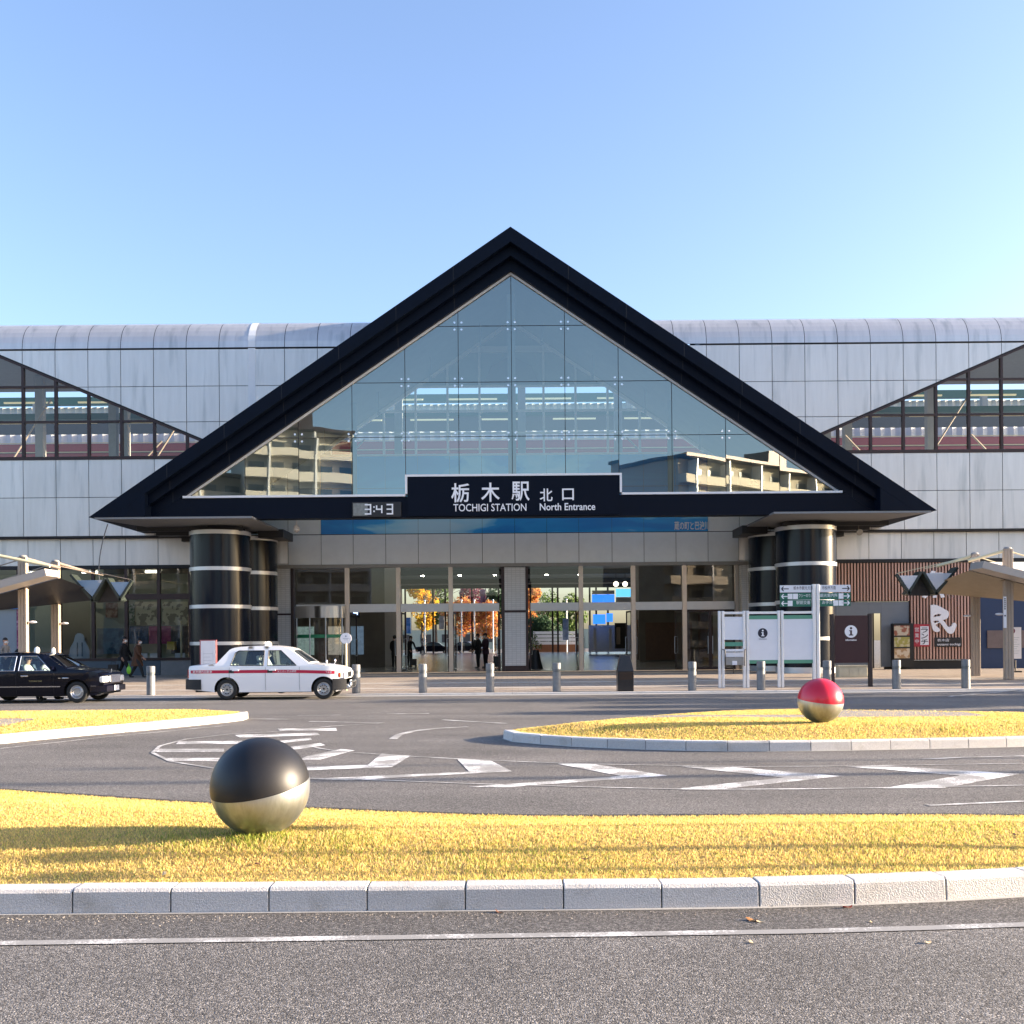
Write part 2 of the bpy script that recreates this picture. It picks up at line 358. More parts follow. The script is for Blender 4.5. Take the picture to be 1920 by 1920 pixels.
m_sunpane = M("sunlit_pane", (0.62, 0.62, 0.64), 0.25, 0.0, coat=0.4)  # canopy glazing with the white of sunlight put into its colour
m_edge = M("dark_green_frame", (0.030, 0.040, 0.034), 0.45)
m_steel = M("brushed_steel", (0.46, 0.50, 0.54), 0.40, 1.0, var=0.16, vs=5, stretch=(6,6,0.5), bump=0.04, bs=12)
m_lamp = M("lamp_lit", (1.0, 0.93, 0.75), 0.5, emit=1.6)
m_dimlamp = M("lamp_dim", (1.0, 0.90, 0.55), 0.5, emit=0.1)
m_spot = M("spot_lit", (1.0, 0.94, 0.82), 0.5, emit=16.0)
m_hallceil = M("hall_ceiling", (0.22, 0.22, 0.205), 0.6, var=0.4, vs=0.8, stretch=(1,3,1))
m_led = M("led_white", (0.80, 0.82, 0.84), 0.5)
# ------------------------------------------------------------------ ground, road, islands
g = MB(); g.add([(-400,-300,0),(400,-300,0),(400,500,0),(-400,500,0)], [(0,1,2,3)])
tag(g.build("road", m_asph), kind='structure')
pv = MB(); pv.prism([(31.15,0.0),(31.15,0.045),(40.0,0.17),(47.9,0.19),(47.9,0.0)], -60, 60, 'x')
pvo = tag(pv.build("pavement", m_pave), kind='structure')
kb = MB()
for i in range(-30, 31):
    if True: kb.box(i*2.0+0.004, i*2.0+1.996, 30.98, 31.145, 0.0, 0.055)
tag(kb.build("pavement_kerb", m_kerb, bevel=0.008), kind='structure')
lip = MB(); lip.box(-60, 60, 30.45, 30.975, 0.0, 0.006)
tag(lip.build("gutter", m_plain), kind='structure')
pl = MB()
for (y0, y1) in ((33.6, 33.95), (36.6, 37.0)):
    pl.prism([(y0, 0.046+(y0-31.15)*0.01412), (y0, 0.052+(y0-31.15)*0.01412), (y1, 0.052+(y1-31.15)*0.01412), (y1, 0.046+(y1-31.15)*0.01412)], -60, 60, 'x')
tag(pl.build("paving_band", M("pale_paving", (0.52,0.48,0.42), 0.7, var=0.15, vs=3)), kind='structure')

near = [(-8.5,6.9),(-7.6,6.32),(-6.5,6.26),(0,6.25),(1.6,6.27),(2.4,6.35),(3.2,6.47),(4.2,6.78),(5.2,7.3),(5.7,7.9),(5.6,8.5),(4.9,8.72),
        (4.4,8.73),(3.4,8.83),(1.57,8.87),(0,8.94),(-1.76,9.4),(-2.85,9.75),(-3.75,10.1),(-5.4,10.8),(-7.2,11.5),(-8.6,11.4),(-9.2,10.2),(-9.2,8.2)]
right = [(-0.16,17.1),(-0.05,16.62),(0.34,16.2),(1.14,15.6),(2.65,14.98),(4.18,14.85),(5.78,14.98),(7.6,15.2),(9.6,15.6),(12.5,16.4),(15,17.5),(15.4,18.6),(14,19.3),
         (11.5,19.2),(9.4,19.5),(7.6,20.3),(6,20.75),(4.9,20.75),(3.63,20.4),(2.4,19.6),(1.58,18.95),(0.8,18.2),(0.15,17.6)]
left = [(-5.72,22.15),(-5.74,21.4),(-6.74,19.6),(-7.97,17.8),(-8.5,16.85),(-9.3,15.9),(-10.6,14.9),(-12.5,14.5),(-15,15.2),(-17,17),(-17.5,20),(-16,22),(-13.5,22.6),(-10,22.6),(-7,22.65),(-6.0,22.55)]

def resample(poly, step):
    pts = [Vector((*p, 0)) for p in poly]; n = len(pts)
    # smooth closed Catmull-Rom, then equal steps
    dense = []
    for i in range(n):
        p0, p1, p2, p3 = pts[i-1], pts[i], pts[(i+1) % n], pts[(i+2) % n]
        k = max(2, int((p2-p1).length/0.05))
        for j in range(k):
            t = j/k
            dense.append(0.5*((2*p1)+(p2-p0)*t+(2*p0-5*p1+4*p2-p3)*t*t+(3*p1-p0-3*p2+p3)*t**3))
    out = [dense[0]]; acc = 0
    for a, b in zip(dense, dense[1:]+dense[:1]):
        L = (b-a).length
        while L and acc+L >= step:
            a = a+(b-a)*((step-acc)/L); L = (b-a).length; acc = 0; out.append(a.copy())
        acc += L
    if (out[-1]-out[0]).length < step*0.5: out.pop()
    return [(p.x, p.y) for p in out]

def offset(poly, d):                             # inward for ccw
    n = len(poly); out = []
    area = sum(poly[i-1][0]*poly[i][1]-poly[i][0]*poly[i-1][1] for i in range(n)); s = 1 if area > 0 else -1
    for i in range(n):
        a, b = Vector(poly[i-1]), Vector(poly[(i+1) % n]); t = (b-a).normalized(); nrm = Vector((-t.y, t.x))*s
        out.append((poly[i][0]+nrm.x*d, poly[i][1]+nrm.y*d))
    return out

def island_h(poly, x, y, hi):
    d = edgedist(poly, x, y); t = np.clip((d-0.15)/1.1, 0, 1); t = t*t*(3-2*t)
    return 0.138 + hi*t
def island(poly, hi, seed, low=lambda x, y: False):
    s = resample(poly, 0.6); inn = offset(s, 0.17); n = len(s)
    k = MB(); r = random.Random(seed)
    for i in range(n):
        a, b, c, d = Vector(s[i]), Vector(s[(i+1) % n]), Vector(inn[(i+1) % n]), Vector(inn[i])
        e = 0.0035/ (b-a).length
        a2, b2 = a+(b-a)*e, b-(b-a)*e; d2, c2 = d+(c-d)*e, c-(c-d)*e; z = (0.085 if low(*s[i]) else 0.15)+r.uniform(-.0025,.0025)
        ai, bi = a2+(d2-a2)*0.13, b2+(c2-b2)*0.13
        vs = [(*a2,0),(*b2,0),(*c2,0),(*d2,0),(*(a2+(d2-a2)*.03),z-.022),(*(b2+(c2-b2)*.03),z-.022),(*c2,z),(*d2,z),(*ai,z),(*bi,z)]
        k.add(vs, [(0,1,5,4),(4,5,9,8),(8,9,6,7),(1,2,6,9,5),(2,3,7,6),(3,0,4,8,7)])
    tag(k.build("kerb", m_kerb, bevel=0.006), kind='structure')
    fo = offset(s, -0.028); fm_ = MB()
    for i in range(n): a, b, c, d = s[i], s[(i+1) % n], fo[(i+1) % n], fo[i]; fm_.add([(*a,0.007),(*b,0.007),(*c,0.004),(*d,0.004)], [(0,3,2,1)])
    tag(fm_.build('kerb_foot', m_plain), kind='structure')
    m2 = offset(s, 0.01); jm = MB(); jm.prism(m2, 0.0, 0.132, 'z'); tag(jm.build("kerb_mortar", m_joint), kind='structure')
    bm = bmesh.new(); ins = offset(s, 0.165)
    f = bm.faces.new([bm.verts.new((x, y, 0)) for x, y in ins])
    xs = [p[0] for p in ins]; ys = [p[1] for p in ins]
    for x in np.arange(min(xs), max(xs), 0.22): bmesh.ops.bisect_plane(bm, geom=bm.verts[:]+bm.edges[:]+bm.faces[:], plane_co=(x,0,0), plane_no=(1,0,0))
    for y in np.arange(min(ys), max(ys), 0.22): bmesh.ops.bisect_plane(bm, geom=bm.verts[:]+bm.edges[:]+bm.faces[:], plane_co=(0,y,0), plane_no=(0,1,0))
    X = np.array([v.co.x for v in bm.verts]); Y = np.array([v.co.y for v in bm.verts]); H = island_h(s, X, Y, hi)
    for v, h in zip(bm.verts, H): v.co.z = float(h)
    bmesh.ops.recalc_face_normals(bm, faces=bm.faces)
    for f in bm.faces:
        if f.normal.z < 0: f.normal_flip()
    me = bpy.data.meshes.new("island_soil"); bm.to_mesh(me); bm.free(); me.materials.append(m_soil)
    o = bpy.data.objects.new("island_soil", me); COL.objects.link(o); tag(o, kind='structure')
    return s

m_straw = leafmat("straw_grass", (0.80, 0.62, 0.22), 0.42, 0.018, 0.32)
m_lush = leafmat("green_grass", (0.36, 0.41, 0.075), 0.42, 0.035, 0.35)
m_tan_ = leafmat("tan_grass", (0.60, 0.44, 0.24), 0.4, 0.02, 0.35)
def grass(name, poly, hi, n, h0, w0, xr, yr, greenspots=(), bare=None, lean=0.5):
    x = rng.uniform(*xr, n); y = rng.uniform(*yr, n)
    # patchy density
    ph = np.sin(x*3.1+1.3*np.sin(y*2.3))+np.sin(y*4.7+1.7*np.sin(x*1.9))+np.sin(x*7.3+y*5.1)
    keep = inside(poly, x, y) & (edgedist(poly, x, y) > 0.15) & (rng.random(n) < 0.80+0.12*ph)
    if bare is not None: keep &= ~bare(x, y, rng.random(n))
    x, y = x[keep], y[keep]; n = len(x); z = island_h(poly, x, y, hi)-0.004
    g = np.full(n, 0.07)
    gp = np.clip(0.5+0.35*(np.sin(x*2.3+0.9*np.sin(y*3.1)+1)+np.sin(y*3.9+x*1.1)), 0, 1)
    g += 0.20*gp*gp
    hs = np.ones(n)
    for (gx, gy, gr, st) in greenspots:
        q = np.exp(-((x-gx)**2+(y-gy)**2)/gr**2)*st; g = np.maximum(g, q*0.9); hs = np.maximum(hs, 1+1.9*q)
    ed = edgedist(poly, x, y); g = np.where(ed < 0.26, np.maximum(g, 0.18), g)
    isg = rng.random(n) < g
    h = h0*rng.uniform(0.45, 1.25, n)*hs; wd = w0*rng.uniform(0.6, 1.4, n)
    a = rng.uniform(0, 2*np.pi, n); la = rng.uniform(0, 2*np.pi, n); ln = h*lean*rng.uniform(0.1, 1.6, n)
    dx, dy = np.cos(a)*wd, np.sin(a)*wd; lx, ly = np.cos(la)*ln, np.sin(la)*ln
    v = np.empty((n, 5, 3))
    v[:,0] = np.stack([x-dx, y-dy, z], 1); v[:,1] = np.stack([x+dx, y+dy, z], 1)
    v[:,2] = np.stack([x+dx*.8+lx*.35, y+dy*.8+ly*.35, z+h*.6], 1); v[:,3] = np.stack([x-dx*.8+lx*.35, y-dy*.8+ly*.35, z+h*.6], 1)
    v[:,4] = np.stack([x+lx, y+ly, z+h*.97], 1)
    me = bpy.data.meshes.new(name); me.vertices.add(n*5); me.vertices.foreach_set("co", v.ravel())
    base = np.arange(n)[:,None]*5
    loops = np.concatenate([base+np.array([[0,1,2,3]]), base+np.array([[3,2,4]])], 1).ravel()
    starts = (np.arange(n)[:,None]*7+np.array([[0,4]])).ravel()
    me.loops.add(n*7); me.loops.foreach_set("vertex_index", loops.astype(np.int32))
    me.polygons.add(n*2); me.polygons.foreach_set("loop_start", starts.astype(np.int32))
    me.polygons.foreach_set("loop_total", np.tile(np.array([4,3], np.int32), n))
    me.materials.append(m_straw); me.materials.append(m_lush); me.materials.append(m_tan_)
    me.polygons.foreach_set("material_index", np.repeat(np.where(isg, 1, np.where(rng.random(n) < 0.22, 2, 0)).astype(np.int32), 2))
    me.update(calc_edges=True); me.validate()
    o = bpy.data.objects.new(name, me); COL.objects.link(o); tag(o, kind='stuff'); return o

BK = Vector((-1.864, 7.55)); RD = Vector((4.95, 16.46))
sn = island(near, 0.10, 1, lambda x, y: y > 8.4); sr = island(right, 0.13, 2, lambda x, y: y > 17.4); sl = island(left, 0.10, 3, lambda x, y: y > 22.25)
grass("lawn_grass", sn, 0.10, 720000, 0.021, 0.0026, (-5.6, 5.8), (6.2, 11.6), [(BK.x, BK.y-0.15, 0.30, 1.05), (BK.x+0.6, BK.y-0.28, 0.45, 0.45), (BK.x-0.45, BK.y-0.25, 0.35, 0.5), (-0.2, 6.6, 0.8, 0.25), (2.5, 6.8, 0.7, 0.25)])
def gravel_bare(x, y, r):
    line = 17.75+0.10*(x-1.0)+0.30*np.sin(x*0.8)-0.0*(x); d = np.abs(y-line)
    patch = ((x > 5.6) & (x < 8.2) & (y > 17.6) & (y < 20.4))
    return ((x > 0.7) & (x < 6.2) & (d < 0.22+0.12*np.sin(x*3)) & (r < 0.96)) | (patch & (r < 0.9))
grass("lawn_grass", sr, 0.13, 300000, 0.028, 0.005, (-0.3, 11.5), (14.6, 21), [(RD.x, RD.y-0.1, 0.3, 0.3), (6.8, 15.7, 0.4, 0.4), (1.6, 16.2, 0.4, 0.3)], gravel_bare)
grass("lawn_grass", sl, 0.10, 200000, 0.028, 0.006, (-14, -5.6), (14.4, 23), [], lambda x, y, r: (np.hypot(x+9.6, (y-18.6)*0.9) < 0.8) & (r < 0.9))
gp = MB()
for (x0, x1, yc, hw) in ((0.9, 6.2, 17.95, 0.34),):
    pts = [(x0+(x1-x0)*i/12, 17.75+0.10*(x0+(x1-x0)*i/12-1.0)+0.30*math.sin((x0+(x1-x0)*i/12)*0.8)) for i in range(13)]
    top = []; bot = []
    for x, y in pts: top.append((x, y+0.3)); bot.append((x, y-0.3))
    poly = bot+top[::-1]
    H = island_h(sr, [p[0] for p in poly], [p[1] for p in poly], 0.13)
    n = len(pts)
    gp.add([(p[0], p[1], float(h)+0.012) for p, h in zip(poly, H)], [(i, i+1, 2*n-2-i, 2*n-1-i) for i in range(n-1)])
qs = [(5.6,17.6),(8.2,17.6),(8.2,20.2),(5.6,20.4)]
for i in range(5):
    for j in range(5):
        q = [(5.6+2.6*(i+a)/5, 17.6+2.5*(j+b)/5) for a, b in ((0,0),(1,0),(1,1),(0,1))]
        H = island_h(sr, [p[0] for p in q], [p[1] for p in q], 0.13); gp.add([(p[0], p[1], float(h)+0.010) for p, h in zip(q, H)], [(0,1,2,3)])
tag(gp.build("gravel", m_gravel), kind='stuff')
gq = MB()
for i in range(4):
    for j in range(4):
        q = [(-10.3+1.4*(i+a)/4, 17.9+1.4*(j+b)/4) for a, b in ((0,0),(1,0),(1,1),(0,1))]
        H = island_h(sl, [p[0] for p in q], [p[1] for p in q], 0.10); gq.add([(p[0], p[1], float(h)+0.010) for p, h in zip(q, H)], [(0,1,2,3)])
tag(gq.build("gravel", m_gravel), kind='stuff')

# ------------------------------------------------------------------ painted road markings (measured on the road surface)
mk = MB()
def mark(pts):
    vs = [G(x, y, 0.0045) for x, y in pts]
    a = sum(vs[i-1].x*vs[i].y-vs[i].x*vs[i-1].y for i in range(len(vs)))
    mk.add(vs if a > 0 else vs[::-1], [tuple(range(len(vs)))])
def stripe(pts, wd):
    vs = [Vector((p.x, p.y)) for p in (G(x, y) for x, y in pts)]
    for i in range(len(vs)-1):
        a, b = vs[i], vs[i+1]; t = (b-a).normalized(); nn = Vector((-t.y, t.x))*wd/2
        mk.add([(*(a-nn),.0045),(*(b-nn),.0045),(*(b+nn),.0045),(*(a+nn),.0045)], [(0,1,2,3)])
mk2 = mk; mk = MB()
stripe([(-260,1776),(0,1770),(480,1763),(960,1756),(1500,1748),(1750,1741),(1920,1735),(2150,1724)], 0.085)
thin = mk; mk = mk2
mark([(1045,1432),(1110,1432),(1252,1454),(950,1476),(880,1475),(1165,1455)])
mark([(1275,1437),(1375,1438),(1575,1455),(1350,1480),(1255,1480),(1470,1458)])
mark([(1585,1437),(1700,1438),(1912,1451),(1770,1477),(1655,1478),(1800,1454)])
mark([(858,1424),(918,1425),(960,1446),(650,1463),(585,1460),(880,1447)])
mark([(715,1413),(770,1417),(735,1438),(560,1445),(560,1438),(690,1434)])
mark([(575,1418),(640,1404),(665,1407),(600,1424),(560,1424)])
for a in ([(545,1400),(600,1393),(610,1397),(550,1406)], [(525,1389),(582,1383),(585,1387),(530,1393)],
          [(295,1404),(420,1404),(420,1409),(293,1410)], [(310,1421),(425,1421),(430,1427),(320,1427)], [(335,1390),(480,1389),(480,1394),(330,1395)],
          [(440,1378),(595,1374),(600,1378),(450,1383)], [(520,1366),(630,1365),(632,1370),(525,1370)]): mark(a)
mk2 = mk; mk = thin
stripe([(570,1460),(650,1461),(880,1470),(1060,1475),(1300,1481),(1500,1480),(1700,1477),(1920,1473),(2200,1466)], 0.06)
stripe([(590,1402),(640,1410),(760,1418),(870,1424),(1060,1432),(1200,1435),(1400,1438),(1600,1437),(1920,1432)], 0.05)
stripe([(400,1441),(320,1428),(286,1412),(300,1399),(350,1386),(430,1377),(520,1372),(620,1362),(720,1356)], 0.06)
stripe([(1740,1511),(1830,1507),(1920,1503),(2100,1495)], 0.07)
stripe([(1730,1424),(1800,1421),(1920,1418),(2100,1413)], 0.06)
for a, b in (((470,1348),(540,1349)), ((558,1342),(640,1341)), ((725,1339),(805,1338)), ((580,1353),(720,1356)), ((830,1350),(950,1357))): stripe([a, b], 0.11)
stripe([(737,1386),(748,1378),(775,1371),(820,1366),(878,1363)], 0.14)
stripe([(1780,1306),(1850,1300),(1920,1294),(2000,1288)], 0.12)
stripe([(0,1404),(100,1393),(200,1382),(330,1370),(430,1360)], 0.05)
stripe([(-60,1317),(230,1316),(350,1315),(700,1309)], 0.10)
gs_ = MB(); xs_ = [i*0.25 for i in range(-30, 17)]
def kerby(x):
    if x < 0: return 6.25+0.0
    P_ = [(0,6.25),(1.6,6.27),(2.4,6.35),(3.2,6.47),(4.2,6.78)]
    return float(np.interp(x, [p[0] for p in P_], [p[1] for p in P_]))
def liney(x):
    P_ = [G(q, y) for q, y in ((-260,1776),(0,1770),(480,1763),(960,1756),(1500,1748),(1750,1741),(1920,1735),(2150,1724))]
    return float(np.interp(x, [p.x for p in P_], [p.y for p in P_]))+0.05
gs_.add([(x, kerby(x)-0.0, 0.0025) for x in xs_]+[(x, liney(x), 0.0025) for x in xs_], [(len(xs_)+i, len(xs_)+i+1, i+1, i) for i in range(len(xs_)-1)])
tag(gs_.build("gutter", m_asph2), kind='structure')
tag(mk2.build("road_markings", m_paint), kind='structure')
for i, v in enumerate(thin.v): thin.v[i] = (v[0], v[1], 0.0060)
tag(thin.build("road_markings", m_thin), kind='structure')
# ------------------------------------------------------------------ station building
SL = Vector((0.07, 46, 0))
ST = empty("station_building", SL, 0, "railway station with huge dark gable over a glass front and silver panelled wings", "building")
INV = Matrix.Translation(-SL)
def part(name, mb, mats, parent=None, **k):
    o = mb.build(name, mats, parent or ST, **k)
    if parent is None: o.matrix_parent_inverse = INV
    return o
def parts(name, mb, mats, parent=None, **k):
    par = list(range(len(mb.v)))
    def find(i):
        while par[i] != i: par[i] = par[par[i]]; i = par[i]
        return i
    for f in mb.f:
        for i in f[1:]: par[find(i)] = find(f[0])
    grp = {}
    for f, m in zip(mb.f, mb.m): grp.setdefault(find(f[0]), []).append((f, m))
    for fl in grp.values():
        q = MB(); ids = sorted({i for f, _ in fl for i in f}); mp = {i: n for n, i in enumerate(ids)}
        q.add([mb.v[i] for i in ids], [tuple(mp[i] for i in f) for f, _ in fl]); part(name, q, mats, parent, **k)
def ptext(*a, **k):
    o = text(*a, **k)
    if o.parent is ST: o.matrix_parent_inverse = INV
    return o
CX = 0.07
AP, SLP = 17.8, 0.677
def chev(o0, o1, xe, zb):                        # chevron outline between two vertical offsets below the roof line
    tip0 = (AP-o0-zb)/SLP; tip1 = (AP-o1-zb)/SLP
    def half(o, tip, s):
        if tip > xe: return [(s*xe, AP-o-SLP*xe)]
        return [(s*tip, zb)]
    outer = [(0, AP-o0)]; inner = [(0, AP-o1)]
    L0, R0 = half(o0, tip0, -1), half(o0, tip0, 1); L1, R1 = half(o1, tip1, -1), half(o1, tip1, 1)
    return [R1[0], (0, AP-o1), L1[0], L0[0], (0, AP-o0), R0[0]]
def chevmesh(mb, o0, o1, xe, zb, y0, y1, mat=None):
    p = chev(o0, o1, xe, zb); p = [(x+CX, z) for x, z in p]
    mb.prism([p[0], p[1], p[4], p[5]], y0, y1, 'y', mat); mb.prism([p[1], p[2], p[3], p[4]], y0, y1, 'y', mat)
rf = MB(); chevmesh(rf, 0, 0.58, 99, 6.58, 40.0, 48.4)
for s in (-1, 1): rf.prism([(CX+s*14.37,6.583),(CX+s*15.71,6.583),(CX+s*14.37,7.49)], 40.004, 41.2)
part("gable_roof", rf, m_navy2)
b2 = MB(); chevmesh(b2, 0.585, 1.00, 14.4, 6.55, 40.35, 41.3)
part("gable_fascia", b2, m_navy)
b3 = MB()
chevmesh(b3, 1.005, 1.46, 14.4, 6.55, 40.7, 41.3)
b3.prism([(CX-14.4,6.55),(CX+14.4,6.55),(CX+14.4,7.38),(CX-14.4,7.38)], 40.71, 41.29)
part("gable_beam", b3, m_navy)
jn = MB()                                         # fine joints of the fascia sheets
for s in (-1, 1):
    for k in range(1, 7):
        x = CX+s*k*2.25
        for (o0, o1, y) in ((0.03, 0.56, 39.996), (0.60, 0.98, 40.346), (1.02, 1.44, 40.696)):
            jn.box(x-0.010, x+0.010, y, y+0.004, AP-o1-SLP*abs(x-CX), AP-o0-SLP*abs(x-CX))
parts("fascia_joint", jn, m_joint)
# white trim round the glass
SX0, SX1, SZ = -4.19, 4.41, 8.16
zb = 7.39
tr = MB(); t = 0.085
for s in (-1, 1):
    a, b = (CX, AP-1.46), (CX+s*13.22, zb)
    tr.prism([a, b, (b[0]-s*t*1.6, b[1]+0.0), (a[0], a[1]-t*1.1)], 40.90, 40.98)
tr.box(CX-13.1, SX0, 40.645, 40.98, zb, zb+t); tr.box(SX1, CX+13.1, 40.645, 40.98, zb, zb+t)
tr.box(SX0-0.001, SX0+t, 40.60, 40.97, zb+t+0.001, SZ); tr.box(SX1-t, SX1+0.001, 40.60, 40.97, zb+t+0.001, SZ)
tr.box(SX0, SX1, 40.60, 40.97, SZ+0.001, SZ+t)
part("white_trim", tr, m_white)
sg = MB(); sg.box(SX0+t+0.002, SX1-t-0.002, 40.63, 41.1, 6.60, SZ)
sign = part("station_sign", sg, m_navy)
ys = 40.612
def sgn(body, px0, px1, py, hpx, **k):
    x0, x1 = PX(px0, ys, py), PX(px1, ys, py); z = PZ((px0+px1)/2, py, ys); h = hpx*ys/FPX
    o = ptext(body, 1.0, (0,0,0), m_letter, sign, depth=0.012, rot=Matrix.Identity(4), **k)
    co = np.array([v.co for v in o.data.vertices]); mn, mx = co.min(0), co.max(0)
    S = Matrix.Diagonal(((x1-x0)/(mx[0]-mn[0]), h/(mx[1]-mn[1]), 1, 1))
    o.data.transform(Matrix.Translation(((x0+x1)/2, ys, z)) @ Matrix.Rotation(R(90), 4, 'X') @ S @ Matrix.Translation((-(mn[0]+mx[0])/2, -(mn[1]+mx[1])/2, 0)))
    return o
sgn("栃", 846, 880, 924, 36, bold=0.013); sgn("木", 902, 937, 923, 36, bold=0.013); sgn("駅", 959, 993, 921, 36, bold=0.013)
sgn("北", 1012, 1036, 928, 24, bold=0.012); sgn("口", 1054, 1076, 927, 22, bold=0.012)
sgn("TOCHIGI STATION", 850, 987, 951.5, 14, bold=0.006); sgn("North Entrance", 1012, 1116, 950, 13.5, bold=0.012)
# clock
cx0, cx1, cz0, cz1 = PX(660,40.6,955), PX(752,40.6,955), PZ(706,969,40.6), PZ(706,941,40.6)
ck = MB(); ck.box(cx0, cx1, 40.60, 40.72, cz0, cz1)
clock = part("clock", ck, m_black, bevel=0.01); clock["label"] = "dark digital clock reading 3:43"
cf = MB(); cf.box(cx0+0.05, cx0+0.62, 40.588, 40.598, cz0+0.05, cz1-0.05)
cf.build("faded_panel", M("lcd_grey", (0.20,0.215,0.20), 0.4, var=0.35, vs=9), clock)
SEG = {'3': 'abgcd', '4': 'fgbc'}
dg = MB(); hh = 0.21; ww = 0.26; tt = 0.055
def digit(x, z, segs):
    R_ = {'a': (x,x+ww,z+2*hh-tt,z+2*hh), 'g': (x,x+ww,z+hh-tt/2,z+hh+tt/2), 'd': (x,x+ww,z,z+tt),
          'f': (x,x+tt,z+hh+tt/2,z+2*hh-tt), 'b': (x+ww-tt,x+ww,z+hh+tt/2,z+2*hh-tt), 'e': (x,x+tt,z+tt,z+hh-tt/2), 'c': (x+ww-tt,x+ww,z+tt,z+hh-tt/2)}
    for q in segs: a = R_[q]; dg.box(a[0], a[1], 40.575, 40.586, a[2], a[3])
zc = (cz0+cz1)/2-hh
for px, ch in ((684,'3'), (705,'4'), (725,'3')): digit(PX(px,40.6,955), zc, SEG[ch])
for q in (0.10, 0.27): dg.box(PX(701,40.6,955)-0.02, PX(701,40.6,955)+0.04, 40.575, 40.586, zc+q, zc+q+0.06)
parts("digit_bar", dg, m_led, clock)
# gable glass with joints, spiders and posts
gl = MB(); gy = 41.0
rp_ = random.Random(3); gx = [-13.17,-10.7,-8.55,-6.4,-4.27,-2.13,0,2.13,4.27,6.4,8.55,10.7,13.17]; gz = [7.42]+[PZ(957,y,gy) for y in (818,716,611)]+[AP-1.47]
for xa, xb in zip(gx[:-1], gx[1:]):
    for za, zb2 in zip(gz[:-1], gz[1:]):
        pp = [(xa,za),(xb,za),(xb,zb2),(xa,zb2)]
        for s_ in (-1, 1): pp = clip(pp, (s_*SLP, 1), AP-1.47) if len(pp) > 2 else []
        if len(pp) > 2:
            ta, tb2 = rp_.uniform(-.003,.003), rp_.uniform(-.003,.003); xm, zm = (xa+xb)/2, (za+zb2)/2
            gl.add([(CX+x, gy+ta*(x-xm)+tb2*(z-zm), z) for x, z in pp], [tuple(range(len(pp)))])
gg = part("gable_glass", gl, m_ggl)
gj = MB(); sp = MB(); px_cols = (-8.55,-6.4,-4.27,-2.13,0,2.13,4.27,6.4,8.55,-10.7,10.7)
zr = [PZ(957,y,gy) for y in (611,716,818)]
for x in px_cols:
    top = AP-1.53-SLP*abs(x); z0 = SZ if (SX0 < x+CX < SX1) else 7.47
    if top > z0: gj.box(CX+x-0.012, CX+x+0.012, gy-0.006, gy+0.01, z0, top)
for z in zr:
    hw = (AP-1.5-z)/SLP; gj.box(CX-hw, CX+hw, gy-0.008, gy+0.012, z-0.012, z+0.012)
    for x in px_cols:
        if abs(x) < hw-0.3:
            for dx in (-0.14, 0.14):
                for dz in (-0.14, 0.14): sp.tube((CX+x+dx, gy-0.022, z+dz), (CX+x+dx, gy-0.008, z+dz), 0.045, n=10)
part("glass_joint", gj, m_joint, gg); part("spider_fitting", sp, M("steel_disc", (0.75,0.77,0.78), 0.25, 0.9), gg)
po = MB()
po.box(CX-0.16, CX+0.16, 41.25, 41.6, 6.6, 15.6)
for s in (-1, 1):
    po.box(CX+s*6.4-0.10, CX+s*6.4+0.10, 41.3, 41.55, 7.3, AP-2.2-SLP*6.4)
    po.box(CX+s*4.27-0.05, CX+s*4.27+0.05, 41.3, 41.5, 8.2, AP-2.2-SLP*4.27) if False else None
    for x in (1.25, 3.3, 5.4, 7.6, 9.7):
        top = AP-2.1-SLP*x; po.tube((CX+s*x, 41.5, top-1.1), (CX+s*x, 41.5, top-0.3), 0.025, n=6)
        po.tube((CX+s*x, 41.5, top-1.25), (CX+s*x, 41.5, top-1.1), 0.05, n=8)
parts("glazing_post", po, m_beam)
# ceiling of the porch under the roof and the flat soffits beside the columns
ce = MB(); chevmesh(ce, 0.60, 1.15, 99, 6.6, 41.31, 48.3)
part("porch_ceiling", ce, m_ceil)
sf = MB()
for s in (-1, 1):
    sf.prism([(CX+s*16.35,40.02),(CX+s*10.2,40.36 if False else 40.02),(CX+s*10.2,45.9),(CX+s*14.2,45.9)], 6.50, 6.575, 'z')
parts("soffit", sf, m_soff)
ra = MB()
for s in (-1, 1):
    ra.box(CX+s*12.0, CX+s*15.2, 43.6, 44.1, 6.22, 6.47); ra.box(CX+s*12.6, CX+s*14.4, 44.5, 44.9, 6.05, 6.40)
    ra.box(CX+s*11.2, CX+s*15.6, 42.5, 42.58, 6.28, 6.46)
parts("service_rail", ra, m_black)
# neck blocks over the columns
nk = MB()
for s in (-1, 1):
    nk.box(CX+s*11.5, CX+s*12.7, 42.6, 44.0, 6.3, 6.56); nk.box(CX+s*10.0, CX+s*11.1, 44.6, 46.6, 6.2, 6.56)
parts("column_neck", nk, m_black)
# columns
def column(x, y, lean):
    c = MB(); c.tube((x,y,0.14), (x,y,6.26), 1.24, n=56)
    o = part("column", c, m_granite, smooth=True)
    for z0, z1 in ((0.15,0.42),(1.54,1.68),(3.06,3.21),(4.63,4.78),(6.13,6.30)):
        rg = MB(); rg.lathe([(1.2,z0),(1.268,z0),(1.268,z1),(1.2,z1)], (x,y,0), 56)
        rg.build("ring", m_ring, o, smooth=True)
for s in (-1, 1):
    column(CX+s*12.37, 43.3, 0); column(CX+s*11.85, 46.0, 0)

